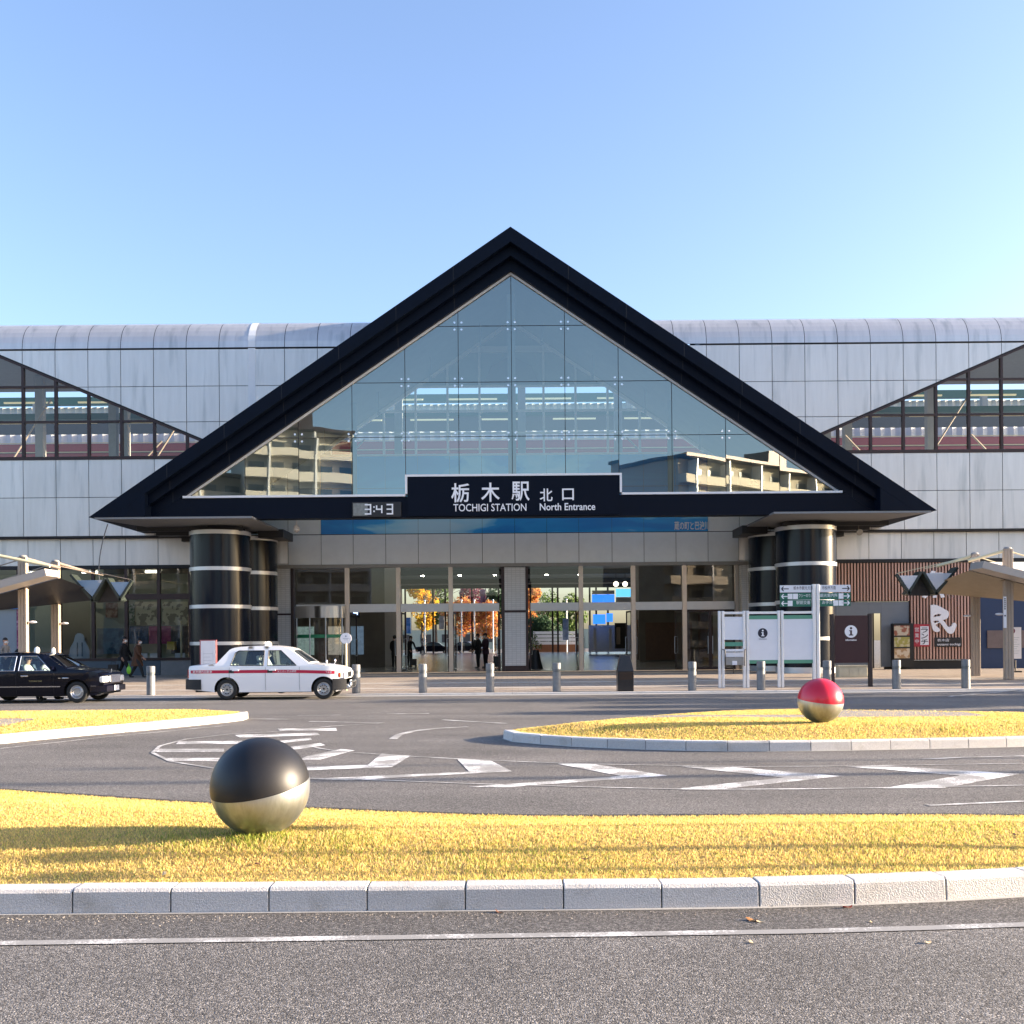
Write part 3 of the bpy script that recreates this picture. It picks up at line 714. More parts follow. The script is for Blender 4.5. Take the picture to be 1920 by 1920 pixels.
# ---- entrance wall (Y = 48)
YE = 48.0
def ex(px): return PX(px, YE, 1100)
zL, zM, zR_, zT = 5.25, 6.66, 7.38, 10.3
ew = MB(); seams = [-13.2]+[ex(q) for q in (485,541,603,663,724,785,845,905,966,1026,1086,1148,1208,1268,1328,1387,1445)]+[13.3]
for a, b in zip(seams[:-1], seams[1:]):
    ew.box(a+0.012, b-0.012, YE-0.04, YE, zL, zM-0.02)
    if b < ex(602)+0.1 or a > ex(1325)-0.1:
        for z0, z1 in ((zM+0.015, zR_), (zR_+0.02, 8.8), (8.82, zT)): ew.box(a+0.012, b-0.012, YE-0.04, YE, z0, z1)
part("entrance_panel", ew, m_grey)
bk = MB(); bk.box(-13.2, 13.3, YE+0.01, YE+0.2, zL-0.1, zT)
part("entrance_backing", bk, m_joint)
mu = MB()
for a, b in zip(seams[:-1], seams[1:]):
    if a > ex(602)-0.1 and b < ex(1330)+0.1:
        for z0, z1 in ((zM+0.015, zR_), (zR_+0.02, 8.8), (8.82, zT)): mu.box(a+0.006, b-0.006, YE-0.04, YE, z0, z1)
muo = part("mural", mu, m_mural); muo["label"] = "blue painted band above the entrance"
mt = ptext("蔵の町と巴波川", 0.42, (PX(1297,YE,988), YE-0.05, PZ(1297,987,YE)), m_letter, muo, name="mural_caption", depth=0.004, sx=0.56, bold=0.008)
# lintel lip and opening frame
li = MB(); li.box(ex(518), ex(1405), YE-0.10, YE+0.3, zL-0.16, zL-0.004)
part("lintel", li, m_beam)
pr = MB()
pr.box(ex(519), ex(545), YE-0.05, YE+0.5, 0.18, zL-0.17); pr.box(ex(1390), ex(1412), YE-0.05, YE+0.5, 0.18, zL-0.17)
pr.box(ex(946), ex(985), YE-0.12, YE+0.5, 3.05, zL-0.2); pr.box(ex(946), ex(985), YE-0.12, YE+0.5, 0.45, 2.93)
parts("tiled_pier", pr, m_tile)
pk = MB()
pk.box(ex(940), ex(945.8), YE-0.1, YE+0.45, 0.17, zL-0.165); pk.box(ex(985.2), ex(990), YE-0.1, YE+0.45, 0.17, zL-0.165)
pk.box(ex(946), ex(985), YE-0.11, YE+0.4, 2.935, 3.045); pk.box(ex(946), ex(985), YE-0.13, YE+0.4, 0.17, 0.445)
pk.box(ex(545.4), ex(551), YE-0.08, YE+0.4, 0.17, zL-0.165); pk.box(ex(519), ex(545), YE-0.06, YE+0.4, 2.9, 2.98)
parts("pier_frame", pk, m_brown)
mul = MB()
for q in (651, 747, 845): mul.box(ex(q)-0.10, ex(q)+0.10, YE-0.10, YE+0.12, 0.18, zL-0.165)
for q in (1089, 1187, 1283): mul.box(ex(q)-0.10, ex(q)+0.10, YE-0.10, YE+0.12, 0.18, zL-0.165)
for q in (1381,): mul.box(ex(q)-0.08, ex(q)+0.08, YE-0.10, YE+0.12, 0.18, zL-0.165)
parts("mullion", mul, m_tan)
zt0, zt1 = PZ(800,1147,YE), PZ(800,1132,YE)
bays = [(551,651),(651,747),(747,845),(845,940),(990,1089),(1089,1187),(1187,1283),(1283,1381)]
tb = MB()
for a, b in bays: tb.box(ex(a)+0.11, ex(b)-0.11, YE-0.07, YE+0.20, zt0, zt1)
parts("transom", tb, M("transom_alu", (0.52,0.51,0.50), 0.35, 0.5, var=0.05))
eg = MB()
for a, b in bays: eg.add([(ex(a)+0.1,YE+0.05,zt1),(ex(b)-0.1,YE+0.05,zt1),(ex(b)-0.1,YE+0.05,zL-0.16),(ex(a)+0.1,YE+0.05,zL-0.16)], [(0,1,2,3)])
parts("transom_glass", eg, m_egl)
def door(px0, px1, ang, hinge):                   # one leaf, hinged at its left (0) or right (1) edge
    x0, x1 = ex(px0), ex(px1); wd = x1-x0; hx = x0 if hinge == 0 else x1; sgn_ = 1 if hinge == 0 else -1
    Mx = Matrix.Translation((hx, YE+0.10, 0)) @ Matrix.Rotation(sgn_*R(ang), 4, 'Z')
    f = MB(); a, b = (0, wd) if hinge == 0 else (-wd, 0)
    f.box(a, a+0.06, -0.025, 0.025, 0.2, zt0-0.02, M=Mx); f.box(b-0.06, b, -0.025, 0.025, 0.2, zt0-0.02, M=Mx)
    f.box(a+0.061, b-0.061, -0.024, 0.024, zt0-0.10, zt0-0.02, M=Mx); f.box(a+0.061, b-0.061, -0.024, 0.024, 0.2, 0.30, M=Mx)
    d = part("door", f, m_brown)
    pg = MB(); pg.add([Mx @ Vector(p) for p in ((a+0.05,0,0.29),(b-0.05,0,0.29),(b-0.05,0,zt0-0.09),(a+0.05,0,zt0-0.09))], [(0,1,2,3)])
    pg.build("pane", m_egl, d)
    h = MB(); hx_ = (b-0.11) if hinge == 0 else (a+0.11)
    for y in (-0.07,): h.path([Mx @ Vector(p) for p in ((hx_,0,0.95),(hx_,y,0.95),(hx_,y,1.75),(hx_,0,1.75))], 0.016, 6)
    h.build("handle", m_steel, d)
for a, b in bays[1:]:
    m_ = (a+b)/2
    ang = {651: 82, 747: 84, 845: 86, 990: 88, 1089: 85, 1187: 82, 1283: 4}[a]
    door(a+3.5, m_, ang, 0); door(m_, b-3.5, ang, 1)
# rounded glass vestibule at the left bay
vx0, vx1 = ex(553), ex(650); vc = (vx0+vx1)/2; vr = (vx1-vx0)/2
def arc(r, n=20, y0=YE): return [(vc+r*math.cos(math.pi+math.pi*i/n), y0+0.75*r*math.sin(math.pi+math.pi*i/n)) for i in range(n+1)]
def band(mb, r0, r1, z0, z1):
    A, B = arc(r0), arc(r1)
    for i in range(len(A)-1): mb.prism([A[i], A[i+1], B[i+1], B[i]], z0, z1, 'z')
vf = MB(); band(vf, vr, vr-0.25, PZ(600,1158,YE-1), PZ(600,1136,YE-1))
vo = part("vestibule", vf, M("vestibule_fascia", (0.50,0.49,0.47), 0.32, 0.6), smooth=True)
vg = MB(); A = arc(vr-0.03); vg.add([(x,y,0.2) for x, y in A]+[(x,y,PZ(600,1158,YE-1)) for x, y in A], [(i,i+1,i+22,i+21) for i in range(20)])
vg.build("pane", m_egl, vo, smooth=True)
vs_ = MB(); band(vs_, vr-0.02, vr-0.024, 1.82, 1.98); vs_.build("green_band", M("green_film", (0.02,0.22,0.10), 0.5), vo)
vp = MB()
for i in (3, 8, 12, 17): vp.tube((*A[i],0.19), (*A[i],PZ(600,1158,YE-1)), 0.03, n=8)
vp.build("post", m_steel, vo)

# ---- passage through the station
pf = MB(); pf.box(-13, 16, 47.9, 121, 0.02, 0.185); part("hall_floor", pf, m_floor)
pc = MB(); pc.box(-13, 16, 48.25, 118, 8.0, 8.3); part("hall_ceiling", pc, m_hallceil)
pb = MB()
for y in (56, 66, 78, 92, 106): pb.box(-12.9, 15.9, y, y+0.6, 7.55, 7.995)
pb.box(-12.9, 15.9, 117.2, 117.7, 7.6, 7.99)
parts("ceiling_beam", pb, m_dark)
pw = MB(); pw.box(-13.4, -12.6, 48.25, 118, 0.19, 7.99); pw.box(15.6, 16.2, 48.25, 118, 0.19, 7.99)
pw.box(-12.59, -7.2, 58, 62, 0.19, 7.99); pw.box(-12.59, -9.2, 62.01, 84, 0.19, 7.99)
pw.box(10.6, 15.59, 49.2, 54, 0.19, 7.99); pw.box(8.2, 15.59, 66, 70, 0.19, 7.99)
parts("hall_wall", pw, M("hall_wall", (0.12,0.105,0.085), 0.5, var=0.3, vs=0.6))
ins = MB()
for x, y, w_, z0, z1 in ((8.1,70,6,0.3,2.6),):
    ins.box(8.12, 8.19, 66.5, 69.5, 0.3, 2.9)
ins.box(8.6, 11.6, 65.93, 65.99, 0.3, 2.7); ins.box(12.0, 15.0, 65.93, 65.99, 0.3, 3.2)
parts("wall_panelling", ins, M("wall_panel_brown", (0.11,0.06,0.035), 0.4, var=0.2))
ff = MB()
for q in (760, 812, 835, 885, 935, 995, 1036, 1046, 1080, 1106, 1118, 1140, 1185, 1210):
    x = PX(q, 117.8, 1160); ff.box(x-0.10, x+0.10, 117.75, 117.95, 0.19, 7.6)
part("far_door_frame", ff, m_brown)
lm = MB()
for y in (52, 60, 71, 85, 99):
    for x in (-8.6, -5.0, -1.6, 3.4, 6.6): lm.box(x-0.14, x+0.14, y-0.14, y+0.14, 7.9, 7.98)
parts("ceiling_lamp", lm, m_spot)

dp = MB(); dp.box(-10.6, -8.6, 57.9, 57.97, 3.0, 3.5)
dpo = part("departure_display", dp, m_black)
d2 = MB()
for i in range(4): d2.box(-10.4+i*0.48, -10.15+i*0.48, 57.885, 57.895, 3.15, 3.32)
parts("lit_figure", d2, M("blue_led", (0.35,0.5,1.0), 0.5, emit=1.5), dpo)
for x0, x1, c in ((-12.2,-11.2,(0.30,0.42,0.40)),(-10.4,-9.5,(0.45,0.42,0.36)),(-9.2,-8.4,(0.16,0.24,0.34))):
    d3 = MB(); d3.box(x0, x1, 57.93, 57.98, 0.9, 2.5); part("lit_poster_case", d3, M("poster_case", c, 0.4, c2=tuple(v*0.5 for v in c), cs=4, emit=0.12))
# ---- window wall above the entrance, looking on to the platforms
uw = MB()
def ctop(x): return AP-1.17-SLP*abs(x-CX)
k = -9.0
xs_ = [CX+i*1.5 for i in range(-6, 7)]
for x in xs_: uw.box(x-0.05, x+0.05, YE-0.05, YE+0.1, zT+0.10, ctop(x))
for z in (11.35, 12.4, 13.55): hw = (AP-1.17-z)/SLP; uw.box(CX-hw, CX+hw, YE-0.055, YE+0.09, z-0.045, z+0.045)
uw.box(CX-9.6, CX+9.6, YE-0.06, YE+0.12, zT+0.002, zT+0.1)
for s in (-1, 1):
    uw.prism([(CX,ctop(CX)),(CX+s*9.3,ctop(CX+9.3)),(CX+s*9.3,ctop(CX+9.3)-0.16),(CX,ctop(CX)-0.16)], YE-0.07, YE+0.13)
part("inner_window_frame", uw, m_white)
ug = MB(); zc0 = 13.60; hw0 = (AP-1.17-zc0)/SLP
ug.prism([(CX-hw0+0.1,zc0),(CX+hw0-0.1,zc0),(CX,ctop(CX)-0.05)], YE+0.14, YE+0.2)
part("gable_infill", ug, m_ceil)

us = MB(); us.prism([(CX-2.0,15.15),(CX+2.0,15.15),(CX+1.75,15.45),(CX-1.75,15.45)], YE+0.03, YE+0.12); part("corrugated_strip", us, m_corr)
us = MB(); us.prism([(CX-1.3,13.7),(CX+1.3,13.7),(CX+0.95,14.5),(CX,15.0),(CX-0.95,14.5)], YE+0.03, YE+0.11); part("gable_plate", us, m_soff)
# ---- silver wings (Y = 46)
YW = 46.0; ST_ = 1.473
rows = [6.47, 8.21, 9.97, 11.57, 13.17, 14.83]
def wl(x): return 9.97+0.425*(abs(x)-12.0)
for s in (-1, 1):
    xs0 = -13.06 if s < 0 else 8.84
    cols = sorted(xs0+s*ST_*i for i in range(-6 if s < 0 else -3, 12 if s < 0 else 15))
    pn = MB(); e = 0.013
    for a, b in zip(cols[:-1], cols[1:]):
        if (a+b)/2*s < 4: continue
        for z0, z1 in zip(rows[:-1], rows[1:]):
            for ee, y0, y1, mt_ in ((e, YW, YW+0.035, 0), (0, YW+0.04, YW+0.06, 1)):
                poly = [(a+ee,z0+ee),(b-ee,z0+ee),(b-ee,z1-ee),(a+ee,z1-ee)]
                if z0 > 9.9:                      # keep above the slanting window edge
                    poly = clip(poly, (s*0.425, -1), -(9.97-0.425*12.0)-(0.06 if mt_ == 0 else 0.0))
                if abs(a+b)/2 < 12.7: poly = clip(poly, (-s*SLP, -1), -(AP-0.5)) if poly else poly
                if len(poly) > 2: pn.prism(poly, y0, y1, 'y', mt_)
        r0, z0 = 1.45, 14.90                      # rounded eaves
        n = 8
        for ee, rr, mt_ in ((e, r0, 0), (0, r0-0.05, 1)):
            pts = [(YW+r0-rr*math.cos(math.pi/2*i/n), z0+rr*math.sin(math.pi/2*i/n)) for i in range(n+1)]
            vs = [(a+ee,y,z) for y, z in pts]+[(b-ee,y,z) for y, z in pts]
            pn.add(vs, [(i,i+n+1,i+n+2,i+1) for i in range(n)], mt_)
        for ee, y0, y1, mt_ in ((e, YW+0.4, YW+0.43, 0), (0, YW+0.44, YW+0.46, 1)):
            if abs(a) < 11 and abs(b) < 11.2: continue
            pn.box(a+ee, b-ee, y0, y1, 5.17+ee, 6.40-ee, mt_)
    o = part("panel_cladding", pn, [m_alu, m_joint])
    tp = MB(); x0, x1 = min(cols), max(cols)
    tp.box(x0 if s < 0 else 9, -6 if s < 0 else x1, YW+1.40, 56.5, 16.25, 16.345); part("flat_roof", tp, m_navy2)
    if s < 0:
        ex_ = MB(); ex_.box(-11.75, -11.43, YW-0.012, YW+0.03, 9.0, 14.86)
        pts = [(YW+1.45-1.465*math.cos(math.pi/2*i/8), 14.9+1.465*math.sin(math.pi/2*i/8)) for i in range(9)]
        ex_.add([(-11.75,y,z) for y, z in pts]+[(-11.43,y,z) for y, z in pts], [(i,i+9,i+10,i+1) for i in range(8)])
        part("expansion_strip", ex_, m_white)
    lk = MB(); lk.box(s*10.9, s*30, YW+0.02, YW+0.5, 6.40, 6.46); lk.box(s*10.9, s*30, YW+0.3, YW+0.6, 5.02, 5.16); parts("ledge", lk, m_joint)
    # slanting window: frame, mullions, glass
    wf = MB()
    wf.prism([(s*11.9,9.93),(s*23.4,14.82),(s*23.4,14.93),(s*11.75,9.97)], YW-0.02, YW+0.2) if False else None
    wf.prism([(s*12.0,9.97),(s*23.4,wl(23.4)),(s*23.4,wl(23.4)-0.10),(s*12.24,9.97)], YW-0.02, YW+0.2)
    wf.box(s*11.9, s*30, YW-0.03, YW+0.22, 9.90, 10.05)
    for c in cols:
        if abs(c) > 12.4 and c*s > 0: wf.box(c-0.055, c+0.055, YW+0.0, YW+0.17, 10.06, min(wl(c), 14.83)-0.02)
    for z in (11.62, 13.2):
        xx = 12+(z-9.97)/0.425; wf.box(s*xx, s*30, YW+0.005, YW+0.165, z-0.045, z+0.045)
    part("slant_window_frame", wf, m_brown)
    wg = MB(); wg.add([(s*12.1,YW+0.09,10.0),(s*30,YW+0.09,10.0),(s*30,YW+0.09,14.83),(s*23.4,YW+0.09,14.83)], [(0,1,2,3)])
    part("slant_window_glass", wg, m_wgl)

# ---- platforms behind the windows (run along X; the ends stay open to the low sun)
XP = 34
pt = MB(); pt.box(-XP, XP, 48.3, 58.0, 9.0, 9.85); pt.box(-XP, -12.2, 46.3, 48.29, 9.0, 9.85); pt.box(12.2, XP, 46.3, 48.29, 9.0, 9.85); parts("platform_slab", pt, m_plain)
hr = MB(); hr.box(-XP, -6, 48.5, 56.5, 15.55, 15.9); hr.box(9, XP, 48.5, 56.5, 15.55, 15.9); parts("platform_ceiling", hr, M("platform_ceiling", (0.14,0.15,0.15), 0.7, var=0.15))
gb = MB()
gb.box(-XP, XP, 54.6, 54.9, 13.62, 13.93); gb.box(-48, 48, 70, 70.3, 17.95, 18.50)
parts("green_beam", gb, m_green)
cl = MB()
for x in (-30,-24.4,-20.6,-20.0,-15.6,16.4,17.5,21.8,27.5,-5.8,5.6,0.6,-9.5,10.2): cl.box(x-0.20, x+0.20, 53.0, 53.4, 9.85, 15.54)
for x in range(-32, 33, 8): cl.box(x-0.18, x+0.18, 69, 69.4, 9, 17.9)
parts("platform_column", cl, m_beam)
cw = MB()
def corr(mb, x0, x1, y, z0, z1, p):
    n = int((x1-x0)/p); vs = []
    for i in range(2*n+1): vs.append((x0+i*p/2, y+(0.10 if i % 2 else 0), z0))
    k = len(vs); vs += [(x, yy, z1) for x, yy, _ in vs]
    mb.add(vs, [(i, i+1, k+i+1, k+i) for i in range(k-1)])
corr(cw, -XP, XP, 62.0, 13.72, 14.32, 0.62); corr(cw, -48, 48, 70.6, 17.45, 17.94, 0.5)
parts("corrugated_screen", cw, m_corr)
tn = MB(); tn.box(-XP, XP, 60.0, 61.2, 10.4, 12.35); tn.box(-XP, XP, 60.02, 61.2, 12.45, 12.8); tn.box(-XP, XP, 60.0, 61.2, 12.9, 13.35)
part("maroon_parapet", tn, m_maroon)
tc_ = MB()
for z in (12.37, 12.83, 13.37): tc_.box(-XP, XP, 59.95, 60.0, z, z+0.05)
parts("cream_rail", tc_, m_cream)
dk = MB(); dk.box(-XP, XP, 61.3, 61.8, 9, 13.6); dk.box(-XP, XP, 62.3, 62.6, 14.34, 15.5); dk.box(-48, 48, 71, 71.3, 9, 17.4); parts("rear_screen", dk, m_dark)
ft = MB()
for x in range(-30, 31, 4):
    ft.box(x-1.3, x+1.3, 55.2, 55.3, 14.62, 14.70); ft.box(x+0.4, x+2.8, 57.4, 57.5, 14.0, 14.08)
parts("platform_lamp", ft, m_dimlamp)
br = MB()
for x in (-19.3, -9, 7.5, 18.6, 25.0): br.tube((x,52,10.2), (x+1.6*(1 if x > 0 else -1)*-1,52,11.9), 0.05, n=6)
for x in (-17.6,-24.6,20.3,26): br.tube((x,50,10.2), (x+2.2,50,13.6), 0.045, n=6)
parts("stair_rail", br, m_beige)

# ---- left wing ground floor: waiting room behind glass
gw = MB(); YG = 46.42
for q in (-30, PX(35,YG), PX(112,YG), PX(175,YG), PX(237,YG), PX(298,YG), PX(357,YG)): gw.box(q-0.07, q+0.07, YG-0.05, YG+0.12, 0.98, 5.02)
gw.box(-30, -11.0, YG-0.06, YG+0.13, 0.86, 0.975); gw.box(-30, -11.0, YG-0.045, YG+0.11, 3.62, 3.88)
part("shop_window_frame", gw, m_brown)
gd = MB(); gd.box(-30, PX(300,YG), YG-0.02, YG+0.2, 0.17, 0.855); part("dado_panel", gd, M("dado_blue_grey", (0.07,0.10,0.13), 0.4, 0.3))
g2 = MB(); g2.box(PX(300,YG)+0.02, -11.3, YG-0.02, YG+0.2, 0.17, 0.855); part("dado_panel", g2, M("dado_grey", (0.20,0.20,0.20), 0.5, var=0.15))
gs = MB(); gs.add([(-30,YG+0.03,0.97),(-11.0,YG+0.03,0.97),(-11.0,YG+0.03,5.02),(-30,YG+0.03,5.02)], [(0,1,2,3)]); part("shop_window_glass", gs, m_wgl)
rm = MB(); rm.box(-30, -11, 51, 51.2, 0.2, 5.1); part("waiting_room_wall", rm, m_pale)
rm = MB(); rm.box(-30, -11, 46.7, 51, 0.19, 0.21); part("waiting_room_floor", rm, m_mid)
rm = MB(); rm.box(-30, -11, 46.9, 51.2, 5.1, 5.3); part("waiting_room_ceiling", rm, m_mid)
rm = MB(); rm.box(-11.2, -11.0, 46.75, 51.2, 0.2, 5.1); rm.box(PX(135,49)-0.05, PX(135,49)+0.05, 47.5, 51, 0.2, 5.1); parts("waiting_room_partition", rm, m_mid)
lm = MB()
for x in (-26, -23, -20, -17, -14): lm.box(x-0.35, x+0.35, 48.5, 48.66, 4.98, 5.08)
parts("waiting_room_lamp", lm, m_lamp)

# ---- right wing ground floor: slatted restaurant front
YR = 46.42
def rx(px): return PX(px, YR, 1150)
rb = MB(); rb.box(rx(1562), rx(1705), YR, YR+0.12, PZ(1630,1128,YR), 5.02); rb.box(rx(1705), rx(1832), YR-0.02, YR+0.12, PZ(1760,1237,YR), 5.02)
part("slat_backing", rb, m_wback)
sl_ = MB(); x = rx(1566)
while x < rx(1832):
    z0 = PZ(1630,1127,YR) if x < rx(1704) else PZ(1760,1236,YR)
    sl_.box(x, x+0.066, YR-0.09, YR-0.021, z0, 5.0); x += 0.142
part("timber_slat", sl_, m_wood)
gw2 = MB(); gw2.box(rx(1562), rx(1629), YR, YR+0.12, 0.19, PZ(1630,1128,YR)-0.01); gw2.box(rx(1652), rx(1704), YR, YR+0.12, 0.3, PZ(1630,1128,YR)-0.01)
gw2.box(rx(1629)+0.004, rx(1652)-0.004, YR+0.002, YR+0.12, PZ(1640,1150,YR), PZ(1630,1128,YR)-0.012)
parts("render_wall", gw2, M("grey_render", (0.19,0.215,0.24), 0.7, var=0.05))
dw = MB(); dw.box(rx(1625), rx(1656), YR+1.2, YR+1.3, 0.19, 3.2); part("doorway", dw, m_black)
ba = MB(); ba.box(rx(1660), rx(1832), YR+0.1, YR+0.25, 0.17, PZ(1760,1238,YR)); part("plinth", ba, m_black)
nb = MB(); nb.box(rx(1838), 32, YR-0.0, YR+0.3, 0.17, 5.0); part("side_wall", nb, m_blue)
n3 = MB(); n3.box(rx(1850), rx(1902), YR-0.05, YR-0.006, PZ(1870,1215,YR), PZ(1870,1182,YR)); n3.box(rx(1906), rx(1960), YR-0.05, YR-0.006, PZ(1870,1215,YR), PZ(1870,1182,YR))
parts("notice_panel", n3, M("brown_notice", (0.16,0.12,0.11), 0.5, var=0.2))
# ------------------------------------------------------------------ ball sculptures
def ball_sculpture(c, r, m_top, tilt, label):
    root = empty("ball_sculpture", (c.x, c.y, c.z-r), 0, label, "sculpture", "half painted balls on the lawns")
    nrm = Matrix.Rotation(tilt[0], 4, 'Y') @ Matrix.Rotation(tilt[1], 4, 'X')
    def hemi(a0, a1, rr, n=22):
        mb = MB(); prof = [(rr*math.sin(a0+(a1-a0)*i/n), -rr*math.cos(a0+(a1-a0)*i/n)) for i in range(n+1)]
        mb.lathe(prof, (0,0,r), 72, None, nrm); return mb
    hemi(0.0, math.pi*0.5, r).build("steel_half", m_steel, root, smooth=True)
    hemi(math.pi*0.5+0.004, math.pi, r*1.001).build("painted_half", m_top, root, smooth=True)
    s = MB(); s.lathe([(r*0.995,-0.004),(r*1.004,-0.004),(r*1.004,0.004),(r*0.995,0.004)], (0,0,r), 72, None, nrm)
    s.build("seam", m_steel, root, smooth=True)
    return root
m_blackpaint = M("satin_black", (0.010,0.010,0.012), 0.46, 0.0, var=0.08, vs=8, spec=0.42)
m_redpaint = M("gloss_red", (0.62,0.010,0.035), 0.28, 0.0, spec=0.55, coat=0.25)
ball_sculpture(Vector((BK.x, BK.y, 0.585)), 0.36, m_blackpaint, (R(-8.5), R(9)), "big ball with black painted top half standing on the near lawn")
ball_sculpture(Vector((RD.x, RD.y, 0.635)), 0.36, m_redpaint, (R(5), R(6)), "big ball with red painted top half standing on the right hand lawn")

# ------------------------------------------------------------------ bollards and bin along the kerb
m_bol = M("bollard_stone", (0.19,0.20,0.21), 0.5, 0.2, var=0.12, vs=10)
m_bol2 = M("bollard_band", (0.13,0.145,0.155), 0.4, 0.3)
def bollard(x, y, label):
    root = empty("bollard", (x, y, 0.05), 0, label, "bollard", "stone bollards along the kerb")
    b = MB(); b.lathe([(0,0),(0.128,0),(0.128,0.60),(0.0,0.60)], (0,0,0), 28); b.build("post", m_bol, root, smooth=True)
    b = MB(); b.lathe([(0,0.602),(0.118,0.602),(0.118,0.655),(0.132,0.658),(0.132,0.70),(0,0.70)], (0,0,0), 28); b.build("collar", m_bol2, root, smooth=True)
    b = MB(); b.lathe([(0,0.702),(0.128,0.702),(0.128,0.875),(0.118,0.888),(0,0.888)], (0,0,0), 28); b.build("cap", m_bol, root, smooth=True)
    return root
BOL = [(283,"stone bollard on the kerb between the black and the white taxi"), (668,"stone bollard just ahead of the white taxi's front bumper"),
       (793,"first stone bollard right of the white taxi's bumper bollard"), (919,"stone bollard in front of the two people and the tiled pier"),
       (1044,"stone bollard left of the dark tapered stone post"), (1298,"stone bollard just left of the white map boards"),
       (1427,"stone bollard under the white board with the dark i symbol"), (1551,"stone bollard between the map boards and the maroon board"),
       (1681,"stone bollard in front of the food photo box"), (1811,"rightmost stone bollard, beside the first canopy post")]
b0 = None
for q, lb in BOL:
    p = P(q, 1300, 31.45)
    if b0 is None: b0 = bollard(p.x, 31.45, lb)
    else: dup(b0, (p.x, 31.45, 0.05), None, lb)
bp = P(1172, 1295, 31.5)
bn = MB(); bn.add([(-0.24,-0.24,0),(0.24,-0.24,0),(0.24,0.24,0),(-0.24,0.24,0),(-0.245,-0.245,0.62),(0.245,-0.245,0.62),(0.245,0.245,0.62),(-0.245,0.245,0.62),
                   (-0.155,-0.155,1.10),(0.155,-0.155,1.10),(0.155,0.155,1.10),(-0.155,0.155,1.10)],
                  [(0,3,2,1),(0,1,5,4),(1,2,6,5),(2,3,7,6),(3,0,4,7),(4,5,9,8),(5,6,10,9),(6,7,11,10),(7,4,8,11),(8,9,10,11)])
rt = empty("stone_post", (bp.x, 31.5, 0.05), 0, "dark tapered square stone post on the kerb before the doors", "post")
bn.build("shaft", M("dark_stone", (0.016,0.015,0.017), 0.3, var=0.2, vs=6), rt, bevel=0.012)
bn = MB(); bn.add([(-0.2,-0.2475,0.36),(0.2,-0.2475,0.36),(0.2,-0.2495,0.60),(-0.2,-0.2495,0.60)], [(0,1,2,3)]); bn.build("plaque", M("bronze_plaque", (0.05,0.035,0.028), 0.35, 0.5), rt)

# ------------------------------------------------------------------ cars
def sheet(outer, holes, wfun, side, xcuts, zcuts):
    bm = bmesh.new(); edges = []
    for lp in [outer]+holes:
        vs = [bm.verts.new((x, 0, z)) for x, z in lp]
        for i in range(len(vs)): edges.append(bm.edges.new((vs[i-1], vs[i])))
    bmesh.ops.triangle_fill(bm, use_beauty=True, use_dissolve=False, edges=edges)
    for x in xcuts: bmesh.ops.bisect_plane(bm, geom=bm.verts[:]+bm.edges[:]+bm.faces[:], plane_co=(x,0,0), plane_no=(1,0,0))
    for z in zcuts: bmesh.ops.bisect_plane(bm, geom=bm.verts[:]+bm.edges[:]+bm.faces[:], plane_co=(0,0,z), plane_no=(0,0,1))
    bm.verts.ensure_lookup_table()
    vs = [(v.co.x, side*wfun(v.co.x, v.co.z), v.co.z) for v in bm.verts]
    for i, v in enumerate(bm.verts): v.index = i
    fs = []
    for f in bm.faces:
        idx = [v.index for v in f.verts]; a, b, c = (Vector(vs[i]) for i in idx[:3])
        nrm = (b-a).cross(c-a)
        if nrm.y*side < 0: idx.reverse()
        fs.append(tuple(idx))
    bm.free(); return vs, fs
def strip(mb, pts, wfun, crown=0.02, ny=8, mat=None):  # skin across the car along an outline run (x,z)
    vs = []
    for x, z in pts:
        w_ = wfun(x, z)
        for j in range(ny+1):
            t = 2*j/ny-1; vs.append((x, t*w_, z+crown*(1-t*t)*0.8))
    fs = [(i*(ny+1)+j, i*(ny+1)+j+1, (i+1)*(ny+1)+j+1, (i+1)*(ny+1)+j) for i in range(len(pts)-1) for j in range(ny)]
    mb.add(vs, fs, mat)
def archpts(cx, r, z0, n=14):
    a0 = math.asin(max(-1, min(1, (z0-0.30)/r)))
    return [(cx+r*math.cos(math.pi-a0-(math.pi-2*a0)*i/n), 0.30+r*math.sin(math.pi-a0-(math.pi-2*a0)*i/n)) for i in range(n+1)]
def smoothline(pts, k=4):
    P_ = [Vector(p) for p in pts]; out = []
    for i in range(len(P_)-1):
        p0 = P_[max(0,i-1)]; p1 = P_[i]; p2 = P_[i+1]; p3 = P_[min(len(P_)-1,i+2)]
        for j in range(k):
            t = j/k; q = 0.5*((2*p1)+(p2-p0)*t+(2*p0-5*p1+4*p2-p3)*t*t+(3*p1-p0-3*p2+p3)*t**3); out.append((q.x, q.y))
    out.append(tuple(P_[-1])); return out

